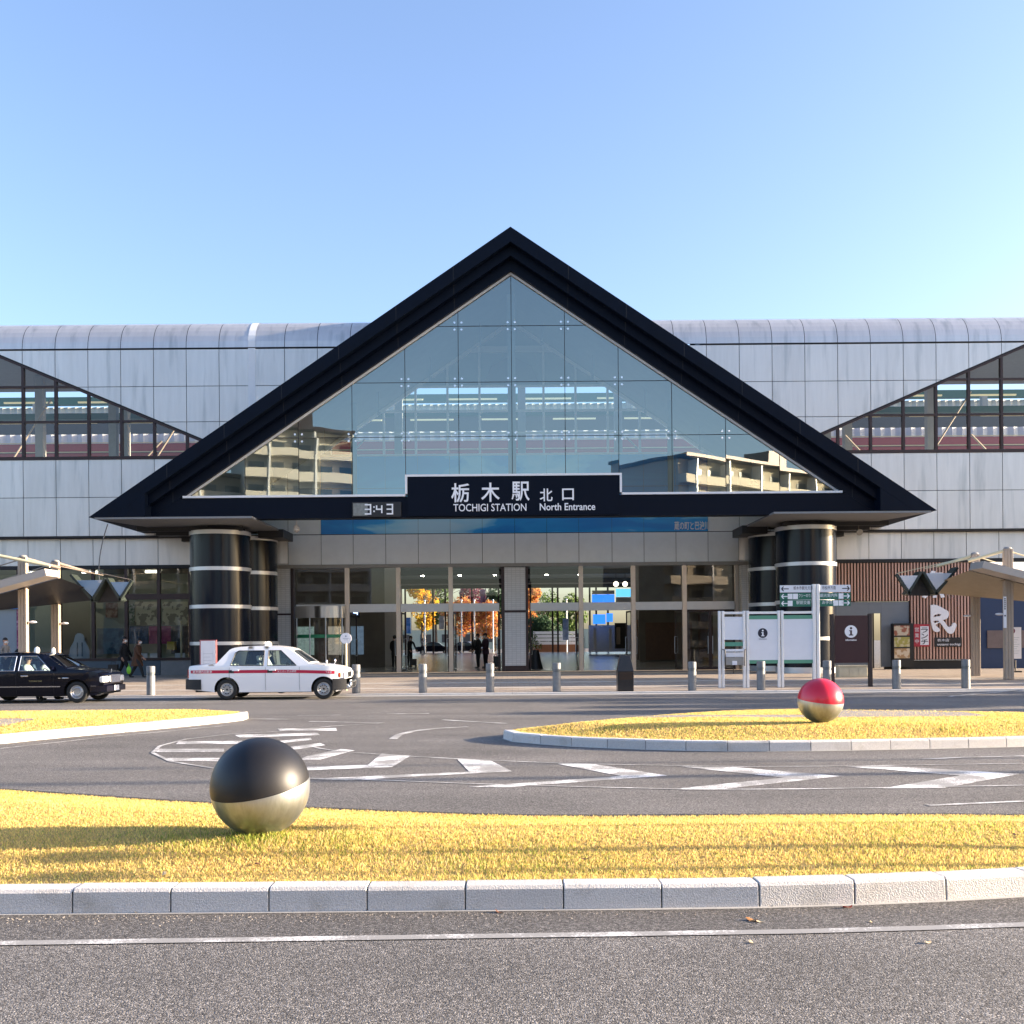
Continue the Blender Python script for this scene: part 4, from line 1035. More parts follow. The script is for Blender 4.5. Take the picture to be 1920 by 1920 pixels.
def sedan(name, root, spec):
    m_body, L, rw, fw = spec['mat'], spec['L'], spec['rear'], spec['front']; zs = spec['sill']; R_ = 0.355
    belt, zr = spec['belt'], spec['roof']
    def wf(x, z):
        t = (z-zs)/(belt-zs)
        if z <= belt: w_ = 0.80+0.045*math.sin(max(0, min(1, t))*math.pi*0.75)
        else: q = (z-belt)/(zr-belt); w_ = 0.832-0.20*q-0.04*q*q
        for e, d in ((x, 0.45), (L-x, 0.55)):
            if e < d: w_ -= 0.13*((d-e)/d)**2.2
        return w_
    top = spec['top']                             # rear-bottom ... over the roof ... front-bottom
    bot = [(L-0.10, zs+0.03)]
    bot += [(fw+R_+0.005, zs)] + archpts(fw, R_, zs)[::-1] + archpts(rw, R_, zs)[::-1] + [(rw-R_-0.1, zs+0.02)]
    outer = top + bot
    body = MB()
    for s in (-1, 1):
        vs, fs = sheet(outer, spec['holes'], wf, s, [x for x in np.arange(0.15, L, 0.22)], [zs+0.12, zs+0.26, zs+0.4, belt-0.12, belt, belt+0.15, belt+0.3])
        body.add(vs, fs)
    i0, i1, i2, i3 = spec['idx']                  # rear glass start,end ; windscreen start,end in top
    for a, b in ((0, i0), (i1, i2), (i3, len(top)-1)): strip(body, top[a:b+1], wf, 0.03)
    for a, b in ((i0, i1), (i2, i3)):             # frames round front and rear glass
        for t0, t1 in ((0, 0.12), (0.9, 1)):
            q = [tuple(Vector(top[a]).lerp(Vector(top[b]), t)) for t in (t0, t1)]; strip(body, q, wf, 0.03)
        q0, q1 = top[a], top[b]
        for s in (-1, 1):
            vv = []
            for q in (q0, q1):
                w_ = wf(*q); vv += [(q[0], s*w_, q[1]), (q[0], s*(w_-0.09), q[1]+0.006)]
            body.add(vv, [(0,1,3,2)] if s > 0 else [(0,2,3,1)])
    o = body.build("body", m_body, root, smooth=True, sharp=32)
    # dark underside and inner arches
    u = MB(); u.box(0.25, L-0.3, -0.70, 0.70, zs-0.03, zs+0.25)
    for c in (rw, fw): pass
    u2 = MB(); u2.box(rw+R_, fw-R_, -0.74, 0.74, zs-0.02, zs+0.3); u2.box(0.2, rw-R_, -0.66, 0.66, zs, zs+0.4); u2.box(fw+R_, L-0.25, -0.62, 0.62, zs, zs+0.35)
    for c in (rw, fw): u2.box(c-R_-0.002, c+R_+0.002, -0.52, 0.52, zs+0.02, 0.72)
    u2.build("underbody", m_black, root)
    # glass
    gs = MB()
    for h in spec['holes']:
        for s in (-1, 1):
            vs, fs = sheet(h, [], lambda x, z: wf(x, z)-0.012, s, [], [belt+0.15, belt+0.3]); gs.add(vs, fs)
    for a, b in ((i0, i1), (i2, i3)):
        q = [tuple(Vector(top[a]).lerp(Vector(top[b]), t)) for t in (0.1, 0.4, 0.7, 0.92)]; strip(gs, [(x, z-0.006) for x, z in q], lambda x, z: wf(x, z)-0.085, 0.03)
    gs.build("window_glass", m_carglass, root, smooth=True)
    # thin frames round the side windows
    fr = MB()
    for h in spec['holes']:
        for s in (-1, 1):
            pts = [Vector((x, s*(wf(x, z)+0.002), z)) for x, z in h]; fr.path(pts+[pts[0]], 0.011, 6)
    parts("window_trim", fr, spec['trim'], root)
    # door seams
    ds = MB()
    for x in spec['seams']:
        zz = [zs+0.05+0.06*i for i in range(int((belt-zs-0.05)/0.06)+1)]
        for s in (-1, 1):
            pts = [Vector((x, s*(wf(x, z)+0.001), z)) for z in zz]; ds.path(pts, 0.004, 4)
    ds.build("door_seam", m_black, root)
    hn = MB()
    for x in spec['handles']:
        for s in (-1, 1):
            y = s*(wf(x, belt-0.11)+0.012); hn.box(x-0.10, x+0.10, y-0.014, y+0.014, belt-0.135, belt-0.095)
    hn.build("door_handle", spec['handlemat'], root, bevel=0.008)
    # wheels
    for cx in (rw, fw):
        for s in (-1, 1):
            M_ = Matrix.Rotation(R(-90)*s, 4, 'X'); y = s*0.72
            w_ = empty("wheel", (cx, y, 0.298)); w_.parent = root
            ty = MB(); ty.lathe([(0.185,-0.085),(0.255,-0.098),(0.285,-0.088),(0.297,-0.06),(0.297,0.06),(0.285,0.088),(0.255,0.098),(0.185,0.085)], (0,0,0), 40, None, M_)
            ty.build("tyre", m_rubber, w_, smooth=True, sharp=50)
            rm_ = MB(); rm_.lathe([(0.0,0.062),(0.05,0.066),(0.055,0.045),(0.10,0.05),(0.125,0.075),(0.15,0.062),(0.172,0.088),(0.187,0.088),(0.187,-0.08),(0,-0.08)], (0,0,0), 40, None, M_)
            if spec['holesrim']:
                for k in range(10):
                    a = 2*math.pi*k/10; c = M_ @ Vector((0.112*math.cos(a), 0.112*math.sin(a), 0.071)); d = M_ @ Vector((0,0,0.012))
                    rm_.tube(c-d, c+d*0.4, 0.017, n=8, mat=1)
                c = M_ @ Vector((0,0,0.06)); rm_.tube(c, M_ @ Vector((0,0,0.072)), 0.03, n=12, mat=1)
            rm_.build("rim", [m_rim, m_black], w_, smooth=True)
    # seats, wheel
    st_ = MB()
    for x in (spec['seatx'], spec['seatx']-0.95):
        for y in (-0.37, 0.37):
            st_.box(x-0.28, x+0.24, y-0.25, y+0.25, 0.36, 0.56); Mr = Matrix.Translation((x-0.24, y, 0.56)) @ Matrix.Rotation(R(-14), 4, 'Y')
            st_.box(-0.07, 0.07, -0.25, 0.25, -0.02, 0.50, M=Mr); st_.box(-0.05, 0.05, -0.13, 0.13, 0.54, 0.72, M=Mr)
    st_.build("seat", spec['seat'], root, bevel=0.03)
    dsb = MB(); dsb.box(spec['dash'][0], spec['dash'][1], -0.68, 0.68, 0.55, belt-0.03); dsb.build("dashboard", m_dark, root, bevel=0.03)
    sw = MB(); Mw = Matrix.Translation((spec['dash'][0]-0.14, -0.37, belt-0.08)) @ Matrix.Rotation(R(65), 4, 'Y')
    pts = [Mw @ Vector((0.18*math.cos(2*math.pi*i/20), 0.18*math.sin(2*math.pi*i/20), 0)) for i in range(21)]; sw.path(pts, 0.014, 6); sw.build("steering_wheel", m_black, root)
    return wf
m_rubber = M("tyre_rubber", (0.018,0.018,0.018), 0.8)
m_rim = M("rim_silver", (0.52,0.52,0.52), 0.32, 0.8)
m_carwhite = M("white_car_paint", (0.90,0.90,0.91), 0.25, 0.0, coat=0.6)
m_carblack = M("black_car_paint", (0.0022,0.003,0.009), 0.15, 0.0, spec=0.32)
m_red = M("stripe_red", (0.52,0.012,0.055), 0.35)
m_head = M("headlamp_glass", (0.85,0.85,0.80), 0.08, 0.0, coat=1.0)
m_amber = M("amber_lens", (0.75,0.10,0.03), 0.2, coat=0.6)
m_tail = M("tail_lens", (0.30,0.01,0.02), 0.2, coat=0.6)
m_chrome = M("chrome", (0.75,0.75,0.74), 0.12, 1.0)
m_seatw = M("white_seat_cover", (0.72,0.72,0.70), 0.8)
m_seatg = M("blue_grey_seat", (0.10,0.14,0.22), 0.8)
m_bump = M("black_bumper", (0.012,0.013,0.016), 0.55)
# --- white taxi
TW = Vector((PX(352, 29.3, 1260), 30.02, 0.004))
tw = empty("parked_taxi", TW, 0, "white saloon taxi with a red stripe parked in front of the station doors", "taxi", "taxis waiting at the kerb")
roofline = smoothline([(1.18,1.43),(1.32,1.487),(1.6,1.512),(2.1,1.525),(2.5,1.515),(2.78,1.478),(2.92,1.435)], 3)
hood = smoothline([(3.52,1.005),(3.8,0.985),(4.1,0.945),(4.33,0.895),(4.45,0.84),(4.48,0.78)], 3)
trunk = smoothline([(0.03,0.58),(0.02,0.75),(0.04,0.92),(0.10,0.975),(0.4,0.995),(0.83,1.025)], 3)
top = trunk+roofline+hood+[(4.48,0.58),(4.44,0.28)]
i0 = len(trunk)-1; i1 = len(trunk); i2 = len(trunk)+len(roofline)-1; i3 = i2+1
top = [(0.07,0.30)]+top; idx = (i0+1, i1+1, i2+1, i3+1)
holes = [[(1.25,0.985),(2.19,0.975),(2.19,1.40),(1.46,1.40),(1.36,1.34)], [(2.31,0.975),(3.13,0.975),(3.05,1.05),(2.66,1.40),(2.31,1.40)]]
wfw = sedan("taxi", tw, dict(mat=m_carwhite, L=4.48, rear=1.14, front=3.90, sill=0.22, belt=0.96, roof=1.53, top=top, idx=idx, holes=holes, trim=m_black, seams=(2.25,3.22,1.22),
      handles=(1.40,2.45), handlemat=m_carwhite, holesrim=True, seat=m_seatw, seatx=2.35, dash=(2.98,3.4)))
sr_ = MB()
def sidestrip(mb, x0, x1, za, zb, wf, n=40, off=0.004, sides=(-1,1)):
    for s in sides:
        vs = []
        for i in range(n+1):
            x = x0+(x1-x0)*i/n; a, b = za(x), zb(x)
            vs += [(x, s*(wf(x,a)+off), a), (x, s*(wf(x,b)+off), b)]
        fs = [(2*i,2*i+2,2*i+3,2*i+1) if s < 0 else (2*i,2*i+1,2*i+3,2*i+2) for i in range(n)]
        mb.add(vs, fs)
zlo = lambda x: 0.765-(0.06*max(0,(x-2.6)/2)**1.5); zhi = lambda x: 0.852-(0.06*max(0,(x-2.6)/2)**1.5)
sidestrip(sr_, 0.10, 4.22, zlo, zhi, wfw); so_ = sr_.build("red_stripe", m_red, tw, smooth=True)
bl = MB()
for x in (1.28, 2.38): sidestrip(bl, x-0.075, x+0.075, lambda x: 0.768, lambda x: 0.850, wfw, 4, 0.006)
parts("door_pull", bl, m_black, tw)
for body, x, sz, sx in (("栃木構内自動車", 0.46, 0.075, 1.05), ("ユニバーサル研修", 2.86, 0.07, 1.0), ("栃木駅", 4.05, 0.065, 1.0)):
    for s in (-1,):
        y = -(wfw(x, 0.81)+0.007); text(body, sz, (x, y, 0.805-(0.0 if x < 3 else 0.04)), m_letter, tw, depth=0.001, sx=sx)
bp_ = MB()
def bumper(mb, x0, x1, xe, z0, z1, wf, out, n=8, mat=None):   # wraps round a car end
    pts = []
    for s in (-1, 1):
        q = [(x0+(x1-x0)*i/n) for i in range(n+1)]
        pts.append([(x, s*(wf(x,(z0+z1)/2)+out)) for x in q])
    loop = pts[0]+pts[1][::-1]; k = len(loop)
    cx = sum(p[0] for p in loop)/k
    inn = [(p[0], p[1]*0.93) for p in loop]
    vs = [(*p, z0) for p in loop]+[(*p, z1) for p in loop]+[(*p, z1) for p in inn]+[(*p, z0) for p in inn]
    fs = []
    for i in range(k-1):
        fs += [(i,i+1,k+i+1,k+i),(k+i,k+i+1,2*k+i+1,2*k+i),(3*k+i,3*k+i+1,i+1,i)]
    mb.add(vs, fs, mat)
bumper(bp_, 0.42, -0.08, 0, 0.30, 0.59, wfw, 0.02); bp_.build("rear_bumper", m_bump, tw, smooth=True, bevel=0.01)
bp_ = MB(); bumper(bp_, 4.16, 4.54, 0, 0.27, 0.585, wfw, 0.02); bp_.build("front_bumper", m_bump, tw, smooth=True, bevel=0.01)
gr = MB()
for s in (-1, 1): gr.box(4.30, 4.505, s*0.36, s*0.66, 0.61, 0.775)
for s in (-1, 1):
    hl = MB(); hl.box(4.32, 4.515, s*0.38, s*0.735, 0.615, 0.775); hl.build("headlight", m_head, tw, bevel=0.03)
    am = MB(); am.box(4.20, 4.39, s*0.66, s*0.785, 0.615, 0.765); am.build("indicator", m_amber, tw, bevel=0.03)
    tl = MB(); tl.box(-0.005, 0.13, s*0.40, s*0.735, 0.62, 0.88); tl.build("tail_light", m_tail, tw, bevel=0.02)
    mi = MB(); mi.tube((3.92, s*0.66, 0.94), (4.0, s*0.70, 1.06), 0.013, n=8); mi.ball((3.98, s*0.70, 1.09), 0.035, 0.065, 0.045); mi.build("fender_mirror", [m_chrome], tw, smooth=True)
gl_ = MB(); gl_.box(4.48, 4.515, -0.36, 0.36, 0.61, 0.77)
for i in range(6): gl_.box(4.515, 4.522, -0.35, 0.35, 0.63+0.022*i, 0.638+0.022*i)
gl_.build("grille", m_chrome, tw)
gu = MB(); gu.path([(4.50,-0.6,0.33),(4.60,-0.55,0.33),(4.62,-0.5,0.48),(4.62,0.5,0.48),(4.60,0.55,0.33),(4.50,0.6,0.33)], 0.025, 8); gu.path([(4.54,-0.6,0.40),(4.60,-0.55,0.33)], .025, 8); gu.build("bumper_guard", m_chrome, tw, smooth=True)
npl = MB(); npl.box(4.545, 4.555, -0.165, 0.165, 0.36, 0.52); npl.build("number_plate", m_letter, tw)
rl = MB(); rl.box(2.08, 2.20, -0.17, 0.17, 1.545, 1.62); rl.ball((2.14,0,1.62), 0.06, 0.17, 0.05); rl.build("roof_lamp", M("roof_lamp_shell", (0.85,0.84,0.76), 0.3), tw, smooth=True)
an = MB(); an.tube((1.98,0.3,1.54), (1.98,0.3,1.66), 0.02, n=8); an.build("aerial", m_white, tw)
# --- black taxi
TB = Vector((PX(223, 28.5, 1260)-4.69, 29.22, 0.004))
tk = empty("parked_taxi", TB, 0, "black saloon taxi with round roof lamps cut off by the picture edge", "taxi", "taxis waiting at the kerb")
L = 4.28
roofl = smoothline([(1.02,1.30),(1.2,1.365),(1.5,1.395),(2.0,1.402),(2.4,1.385),(2.58,1.35)], 3)
hood = smoothline([(3.26,0.945),(3.6,0.925),(3.85,0.895),(4.06,0.85),(4.20,0.805),(4.25,0.74)], 3)
trunk = smoothline([(0.04,0.52),(0.02,0.72),(0.05,0.88),(0.14,0.925),(0.4,0.94),(0.62,0.955)], 3)
top = [(0.08,0.28)]+trunk+roofl+hood+[(4.27,0.52),(4.19,0.26)]
i0 = len(trunk); i1 = i0+1; i2 = i1+len(roofl)-1; i3 = i2+1
holes = [[(0.86,0.90),(1.82,0.90),(1.82,1.305),(1.16,1.305),(1.06,1.27)], [(1.94,0.90),(2.83,0.90),(2.78,0.96),(2.40,1.305),(1.94,1.305)]]
wfb = sedan("taxi", tk, dict(mat=m_carblack, L=L, rear=0.92, front=3.55, sill=0.20, belt=0.87, roof=1.40, top=top, idx=(i0,i1,i2,i3), holes=holes, trim=m_chrome, seams=(1.88,2.92),
      handles=(1.20,2.12), handlemat=m_chrome, holesrim=False, seat=m_seatg, seatx=2.05, dash=(2.68,3.1)))
cs = MB(); sidestrip(cs, 0.2, 0.50, lambda x: 0.445, lambda x: 0.468, wfb, 6, 0.006); sidestrip(cs, 1.32, 3.10, lambda x: 0.445, lambda x: 0.468, wfb, 20, 0.006); sidestrip(cs, 3.94, 4.08, lambda x: 0.445, lambda x: 0.468, wfb, 10, 0.006)
cs.build("side_moulding", m_chrome, tk)
text("TOCHIGI TAXI", 0.055, (2.42, -(wfb(2.42,0.61)+0.004), 0.61), M("gold_letter", (0.45,0.38,0.18), 0.4, 0.6), tk, depth=0.001)
em = MB(); em.box(3.05, 3.12, -wfb(3.08,.69)-0.008, -wfb(3.08,.69)+0.004, 0.68, 0.70); em.ball((3.25,-wfb(3.25,.69),0.69), 0.10, 0.006, 0.018); em.build("side_marker", m_chrome, tk)
bp_ = MB(); bumper(bp_, 3.93, 4.34, 0, 0.30, 0.46, wfb, 0.016); bp_.build("front_bumper", m_carblack, tk, smooth=True, bevel=0.01)
bp_ = MB(); bumper(bp_, 0.45, -0.06, 0, 0.30, 0.46, wfb, 0.016); bp_.build("rear_bumper", m_carblack, tk, smooth=True, bevel=0.01)
for s in (-1, 1):
    hl = MB(); hl.box(4.02, 4.28, s*0.36, s*0.765, 0.55, 0.735); hl.build("headlight", m_head, tk, bevel=0.04)
    fl = MB(); fl.ball((4.29, s*0.56, 0.375), 0.05, 0.07, 0.05); fl.build("fog_lamp", m_head, tk, smooth=True)
    mi = MB(); mi.tube((2.90, s*0.78, 0.93), (2.93, s*0.86, 0.97), 0.015, n=6); mi.box(2.86, 2.93, s*0.80, s*0.95, 0.93, 1.03); mi.build("door_mirror", m_carblack, tk, bevel=0.02)
    tl = MB(); tl.box(0.0, 0.1, s*0.35, s*0.70, 0.58, 0.78); tl.build("tail_light", m_tail, tk)
gl_ = MB(); gl_.box(4.23, 4.32, -0.34, 0.34, 0.54, 0.76)
for i in range(7): gl_.box(4.321, 4.33, -0.33, 0.33, 0.555+0.027*i, 0.565+0.027*i)
gl_.build("grille", m_chrome, tk, bevel=0.01)
npl = MB(); npl.box(4.345, 4.355, -0.165, 0.165, 0.31, 0.46); npl.build("number_plate", m_letter, tk)
bo = MB(); bo.tube((4.20,0,0.80), (4.20,0,0.92), 0.012, n=8); bo.build("bonnet_ornament", m_chrome, tk)
m_lampw = M("lamp_shell_white", (0.88,0.87,0.82), 0.3)
for x, r in ((2.08, 0.075), (2.55, 0.055)):
    rl = MB(); rl.lathe([(0,0),(r*1.1,0),(r*1.1,0.03),(r,0.06),(r*0.92,0.12),(r*0.5,0.16),(0,0.165)], (x, 0, 1.395 if x < 2.3 else 1.37), 20); rl.build("roof_lamp", m_lampw, tk, smooth=True)
wp = MB(); wp.path([(3.25,-0.55,0.96),(2.75,-0.30,1.22)], 0.008, 5); wp.build("wiper", m_black, tk)

# ------------------------------------------------------------------ people
m_skin = M("skin", (0.50,0.30,0.22), 0.55); m_hair = M("black_hair", (0.010,0.009,0.009), 0.5)
m_mask = M("white_mask", (0.80,0.80,0.80), 0.8); m_shoe = M("dark_shoe", (0.03,0.028,0.027), 0.5)
m_eye = M("eye", (0.02,0.015,0.012), 0.2)
def cloth(name, c): return M(name, c, 0.85, var=0.12, vs=6)
def person(loc, H, rz, label, top, legs, pose="stand", stride=0.0, coat=None, hood=0.0, mask=True, lean=0.0, arm=(0.05, 0.05), group=None, sit=False, shoes=None, hair=None, elbow=(0.12,0.12), reach=0.0, hairlong=0.0):
    """joints in metres for a 1.0 tall figure, facing +X; scaled by H"""
    root = empty("person", loc, rz, label, "person", group)
    V = []; E = []; RAD = []; ZONE = []
    def J(p, r, z, par=None):
        V.append(Vector(p)*H); RAD.append(r*H); ZONE.append(z); i = len(V)-1
        if par is not None: E.append((par, i))
        return i
    hipz = 0.29 if sit else 0.515
    pel = J((0,0,hipz), 0.082, 0); tor0 = J((0.005+lean*0.1,0,hipz+0.10), 0.080, 0, pel); ch = J((0.01+lean*0.25,0,hipz+0.215), 0.088, 0, tor0)
    sh = J((0.005+lean*0.38,0,hipz+0.295), 0.070, 0, ch); nk = J((0.015+lean*0.45,0,hipz+0.345), 0.036, 2, sh); 
    hd0 = J((0.03+lean*0.5,0,hipz+0.385), 0.050, 2, nk); hd1 = J((0.028+lean*0.55,0,hipz+0.430), 0.060, 2, hd0); hd2 = J((0.012+lean*0.57,0,hipz+0.462), 0.050, 2, hd1)
    for k, s in enumerate((-1, 1)):
        st = stride*(1 if s < 0 else -1)
        hip = J((0, s*0.052, hipz-0.03), 0.068, 1, pel)
        if sit:
            kn = J((0.235, s*0.065, hipz+0.0), 0.045, 1, hip); an_ = J((0.22, s*0.065, 0.04), 0.030, 1, kn)
        else:
            kn = J((st*0.55+0.012+abs(st)*0.1, s*0.052, 0.275), 0.046, 1, hip); an_ = J((st*1.05-(0.06*abs(st) if st < 0 else 0), s*0.050, 0.042+(0.05*stride if st < 0 else 0)), 0.030, 1, kn)
        a = V[an_]/H
        he = J((a.x+0.02, a.y, 0.024+(a.z-0.042)), 0.026, 3, an_); J((a.x+0.105, a.y, 0.018+(a.z-0.042)*0.4), 0.021, 3, he)
        so_ = V[sh]/H
        shd = J((so_.x, s*0.108, so_.z-0.012), 0.046, 0, sh)
        sw_ = arm[k]
        el = J((so_.x+sw_, s*0.128, so_.z-0.185), 0.034, 0, shd)
        wr = J((so_.x+sw_+elbow[k], s*0.122, so_.z-0.33+abs(elbow[k])*0.55), 0.024, 0, el)
        wv = (V[wr]-V[el]).normalized(); pm = J((V[wr]/H+wv*0.035), 0.021, 2, wr)
        kn_ = J((V[wr]/H+wv*0.06), 0.019, 2, pm); base = V[pm]/H
        side = Vector((0.0,1.0,0)).cross(wv).normalized()
        for f in range(4):
            o_ = side*(0.017-0.0115*f); ln = (0.046,0.052,0.050,0.040)[f]
            r0 = J(base+wv*0.03+o_, 0.0062, 2, kn_ if f in (1,2) else kn_); m_ = J(base+wv*(0.032+ln*0.5)+o_, 0.0056, 2, r0); J(base+wv*(0.032+ln*0.9)+o_+Vector((0,-s*0.012,0)), 0.005, 2, m_)
        t0 = J(base+side*0.024+wv*0.008, 0.007, 2, pm); J(base+side*0.036+wv*0.03, 0.006, 2, t0)
    me = bpy.data.meshes.new("person_body"); me.from_pydata([tuple(v) for v in V], E, [])
    tmp = bpy.data.objects.new("tmp_body", me); COL.objects.link(tmp)
    sk = tmp.modifiers.new("skin", 'SKIN'); sk.use_smooth_shade = True; sk.branch_smoothing = 0.3
    for i, sv in enumerate(me.skin_vertices[0].data):
        sv.radius = (RAD[i], RAD[i]*(0.86 if ZONE[i] == 0 else 1)); sv.use_root = (i == 0)
    sb = tmp.modifiers.new("sub", 'SUBSURF'); sb.levels = 1; sb.render_levels = 1
    bpy.context.view_layer.update()
    out = bpy.data.meshes.new_from_object(tmp.evaluated_get(bpy.context.evaluated_depsgraph_get()))
    bpy.data.objects.remove(tmp)
    out.materials.clear()
    for m in (top, legs, m_skin, shoes or m_shoe): out.materials.append(m)
    segs = [(np.array(V[a]), np.array(V[b]), ZONE[b], RAD[b]) for a, b in E]
    for p in out.polygons:
        c = np.array(p.center); best = 9e9; zz = 0
        for a, b, z, r in segs:
            d = b-a; t = max(0, min(1, float((c-a) @ d/(d @ d+1e-9)))); q = np.linalg.norm(c-a-t*d)/(r+0.02)
            if q < best: best = q; zz = z
        p.material_index = zz; p.use_smooth = True
    body = bpy.data.objects.new("body", out); COL.objects.link(body); body.parent = root
    h1 = V[hd1]; hr_ = MB()
    # hair cap, eyes, nose, mask
    hm = MB(); n = 20; prof = [(0.066*H*math.sin(math.pi*i/12), -0.072*H*math.cos(math.pi*i/12)) for i in range(13)]
    for i in range(n):
        t = 2*math.pi*i/n
    hb = MB(); hb.ball((h1.x-0.010*H, 0, h1.z+0.014*H), 0.062*H, 0.060*H, 0.064*H, 20, 12)
    keepf = []
    for f in hb.f:
        c = sum((Vector(hb.v[i]) for i in f), Vector())/len(f)-h1
        if c.z > 0.022*H or c.x < -0.006*H+min(0, c.z)*0.0: keepf.append(f)
    hb.f = keepf; hb.m = [0]*len(keepf)
    if hairlong: hb.ball((h1.x-0.036*H, 0, h1.z-0.05*H*hairlong), 0.034*H, 0.056*H, 0.075*H*hairlong, 14, 10)
    hb.build("hair", hair or m_hair, root, smooth=True)
    fc = MB()
    for s in (-1, 1): fc.ball((h1.x+0.053*H, s*0.022*H, h1.z+0.004*H), 0.006*H, 0.009*H, 0.006*H, 10, 6)
    fc.build("eyes", m_eye, root, smooth=True)
    er = MB()
    for s in (-1, 1): er.ball((h1.x-0.004*H, s*0.060*H, h1.z-0.004*H), 0.012*H, 0.006*H, 0.018*H, 10, 6)
    er.ball((h1.x+0.062*H, 0, h1.z-0.010*H), 0.010*H, 0.009*H, 0.014*H, 10, 6); er.build("ears_and_nose", m_skin, root, smooth=True)
    if mask:
        mk_ = MB(); c = V[hd0]; mk_.ball((c.x+0.022*H, 0, c.z+0.006*H), 0.046*H, 0.047*H, 0.036*H, 14, 8); mk_.build("face_mask", m_mask, root, smooth=True)
    else:
        mk_ = MB(); c = V[hd0]; mk_.ball((c.x+0.050*H, 0, c.z+0.006*H), 0.006*H, 0.018*H, 0.005*H, 10, 6); mk_.build("mouth", M("lips", (0.35,0.12,0.11), 0.5), root, smooth=True)
    if coat:                                      # coat skirt wrapped round hips and thighs
        cm, zlow = coat; cb = MB(); s_ = V[sh]; rings = []
        for z, rx_, ry_ in ((zlow,0.105+abs(stride)*0.35,0.105),(zlow+0.1,0.10+abs(stride)*0.25,0.102),(0.515,0.092,0.100),(0.62,0.090,0.098),(0.73,0.098,0.112),(0.80,0.082,0.110),(0.835,0.046,0.055)):
            rings.append([(( (0.005+lean*0.38*max(0,(z-0.5)/0.3)) + rx_*math.cos(2*math.pi*i/24))*H, ry_*H*math.sin(2*math.pi*i/24), z*H) for i in range(24)])
        vs = [p for r_ in rings for p in r_]; fs = [(a*24+i, a*24+(i+1) % 24, (a+1)*24+(i+1) % 24, (a+1)*24+i) for a in range(len(rings)-1) for i in range(24)]
        cb.add(vs, fs); cb.build("coat", cm, root, smooth=True)
    root["_wr"] = 0; del root["_wr"]
    return root, [V[i]*1 for i in range(len(V))]
c_black = cloth("black_cloth", (0.010,0.010,0.012)); c_brown = cloth("brown_cloth", (0.10,0.045,0.022)); c_navy = cloth("navy_cloth", (0.015,0.018,0.035))
c_grey = cloth("grey_cloth", (0.22,0.23,0.25)); c_white = cloth("white_shirt", (0.75,0.76,0.78)); c_dk = cloth("charcoal_cloth", (0.025,0.024,0.026))
p = G(232, 1271, 0.16)
person((p.x, p.y, 0.165), 1.74, R(4), "person in black with a white mask walking past the waiting room windows", c_black, c_black, stride=0.16, coat=(c_black, 0.42), arm=(-0.06,0.10), elbow=(0.05,0.06))
bgp = MB(); bgp.box(-0.20,0.20,-0.09,0.09,0,0.34); bgp.path([(-0.1,0,0.34),(-0.08,0,0.46),(0.08,0,0.46),(0.1,0,0.34)], 0.012, 6)
bg_ = bgp.build("handbag", m_black, None, bevel=0.03); bg_.location = (p.x-0.38, p.y-0.16, 0.40); tag(bg_, "big black bag hanging beside the person in black", "bag")
p2 = G(254, 1271, 0.16)
person((p2.x+0.1, p2.y-0.1, 0.165), 1.66, R(0), "person in a long brown coat and white mask walking with a green bag", c_brown, c_dk, stride=0.17, coat=(c_brown, 0.30), arm=(0.06,-0.03), elbow=(0.10,0.05), lean=0.08, hairlong=0.7)
gbm = MB(); gbm.ball((0,0,0.17), 0.10, 0.07, 0.17, 14, 10); gbm.path([(-0.03,0,0.31),(0,0,0.45),(0.03,0,0.31)], 0.008, 5)
gb_ = gbm.build("shopping_bag", M("green_plastic", (0.25,0.62,0.04), 0.4), None, smooth=True); gb_.location = (p2.x-0.17, p2.y-0.30, 0.33); tag(gb_, "bright green plastic bag carried by the person in brown", "bag")
p = P(9, 1262, 42.5); person((p.x, 42.5, 0.172), 1.72, R(-20), "person in grey with a white mask behind the black taxi's roof", c_grey, c_dk, arm=(0.0,0.0))
p = P(24, 1262, 41.5); person((p.x, 41.5, 0.17), 1.50, R(40), "person in black bending beside the one in grey", c_black, c_black, arm=(0.05,0.05), lean=0.35)
# drivers sit inside the cars
person((TW.x+2.16, TW.y-0.37, 0.17), 1.62, 0, "driver in a white shirt and mask at the white taxi's wheel", c_white, c_navy, sit=True, arm=(0.10,0.10), elbow=(0.15,0.15), hood=0)
person((TB.x+1.95, TB.y-0.37, 0.06), 1.62, 0, "driver in a white shirt at the black taxi's wheel", c_white, c_navy, sit=True, arm=(0.10,0.10), elbow=(0.15,0.15), mask=False)
person((TB.x+2.12, TB.y+0.37, 0.05), 1.58, 0, "passenger in white on the far front seat of the black taxi", c_white, c_navy, sit=True, arm=(0.08,0.08), elbow=(0.12,0.12), mask=False)
# people in the hall
def hall(px, Y, H, rz, label, **k):
    q = P(px, 1240, Y); return person((q.x, Y, 0.185), H, rz, label, **k)
hall(897, 53.6, 1.78, R(200), "taller person in dark clothes standing by the tiled pier with a rucksack", top=c_black, legs=c_black, coat=(c_black,0.42), arm=(0.05,0.04))
hall(911, 54.2, 1.82, R(-150), "person in a dark plum coat close beside the one with the rucksack", top=cloth("plum_cloth", (0.035,0.014,0.03)), legs=c_black, coat=(cloth("plum_coat", (0.03,0.012,0.026)),0.40), arm=(0.06,0.04))
q = P(884, 1240, 53.4)
rk = MB(); rk.ball((0,0,0), 0.16, 0.20, 0.27, 16, 10); rk.path([(0.1,0.10,0.22),(0.26,0.10,0.20),(0.2,0.10,-0.15)], 0.02, 6); rk.path([(0.1,-0.10,0.22),(0.26,-0.10,0.20),(0.2,-0.10,-0.15)], 0.02, 6)
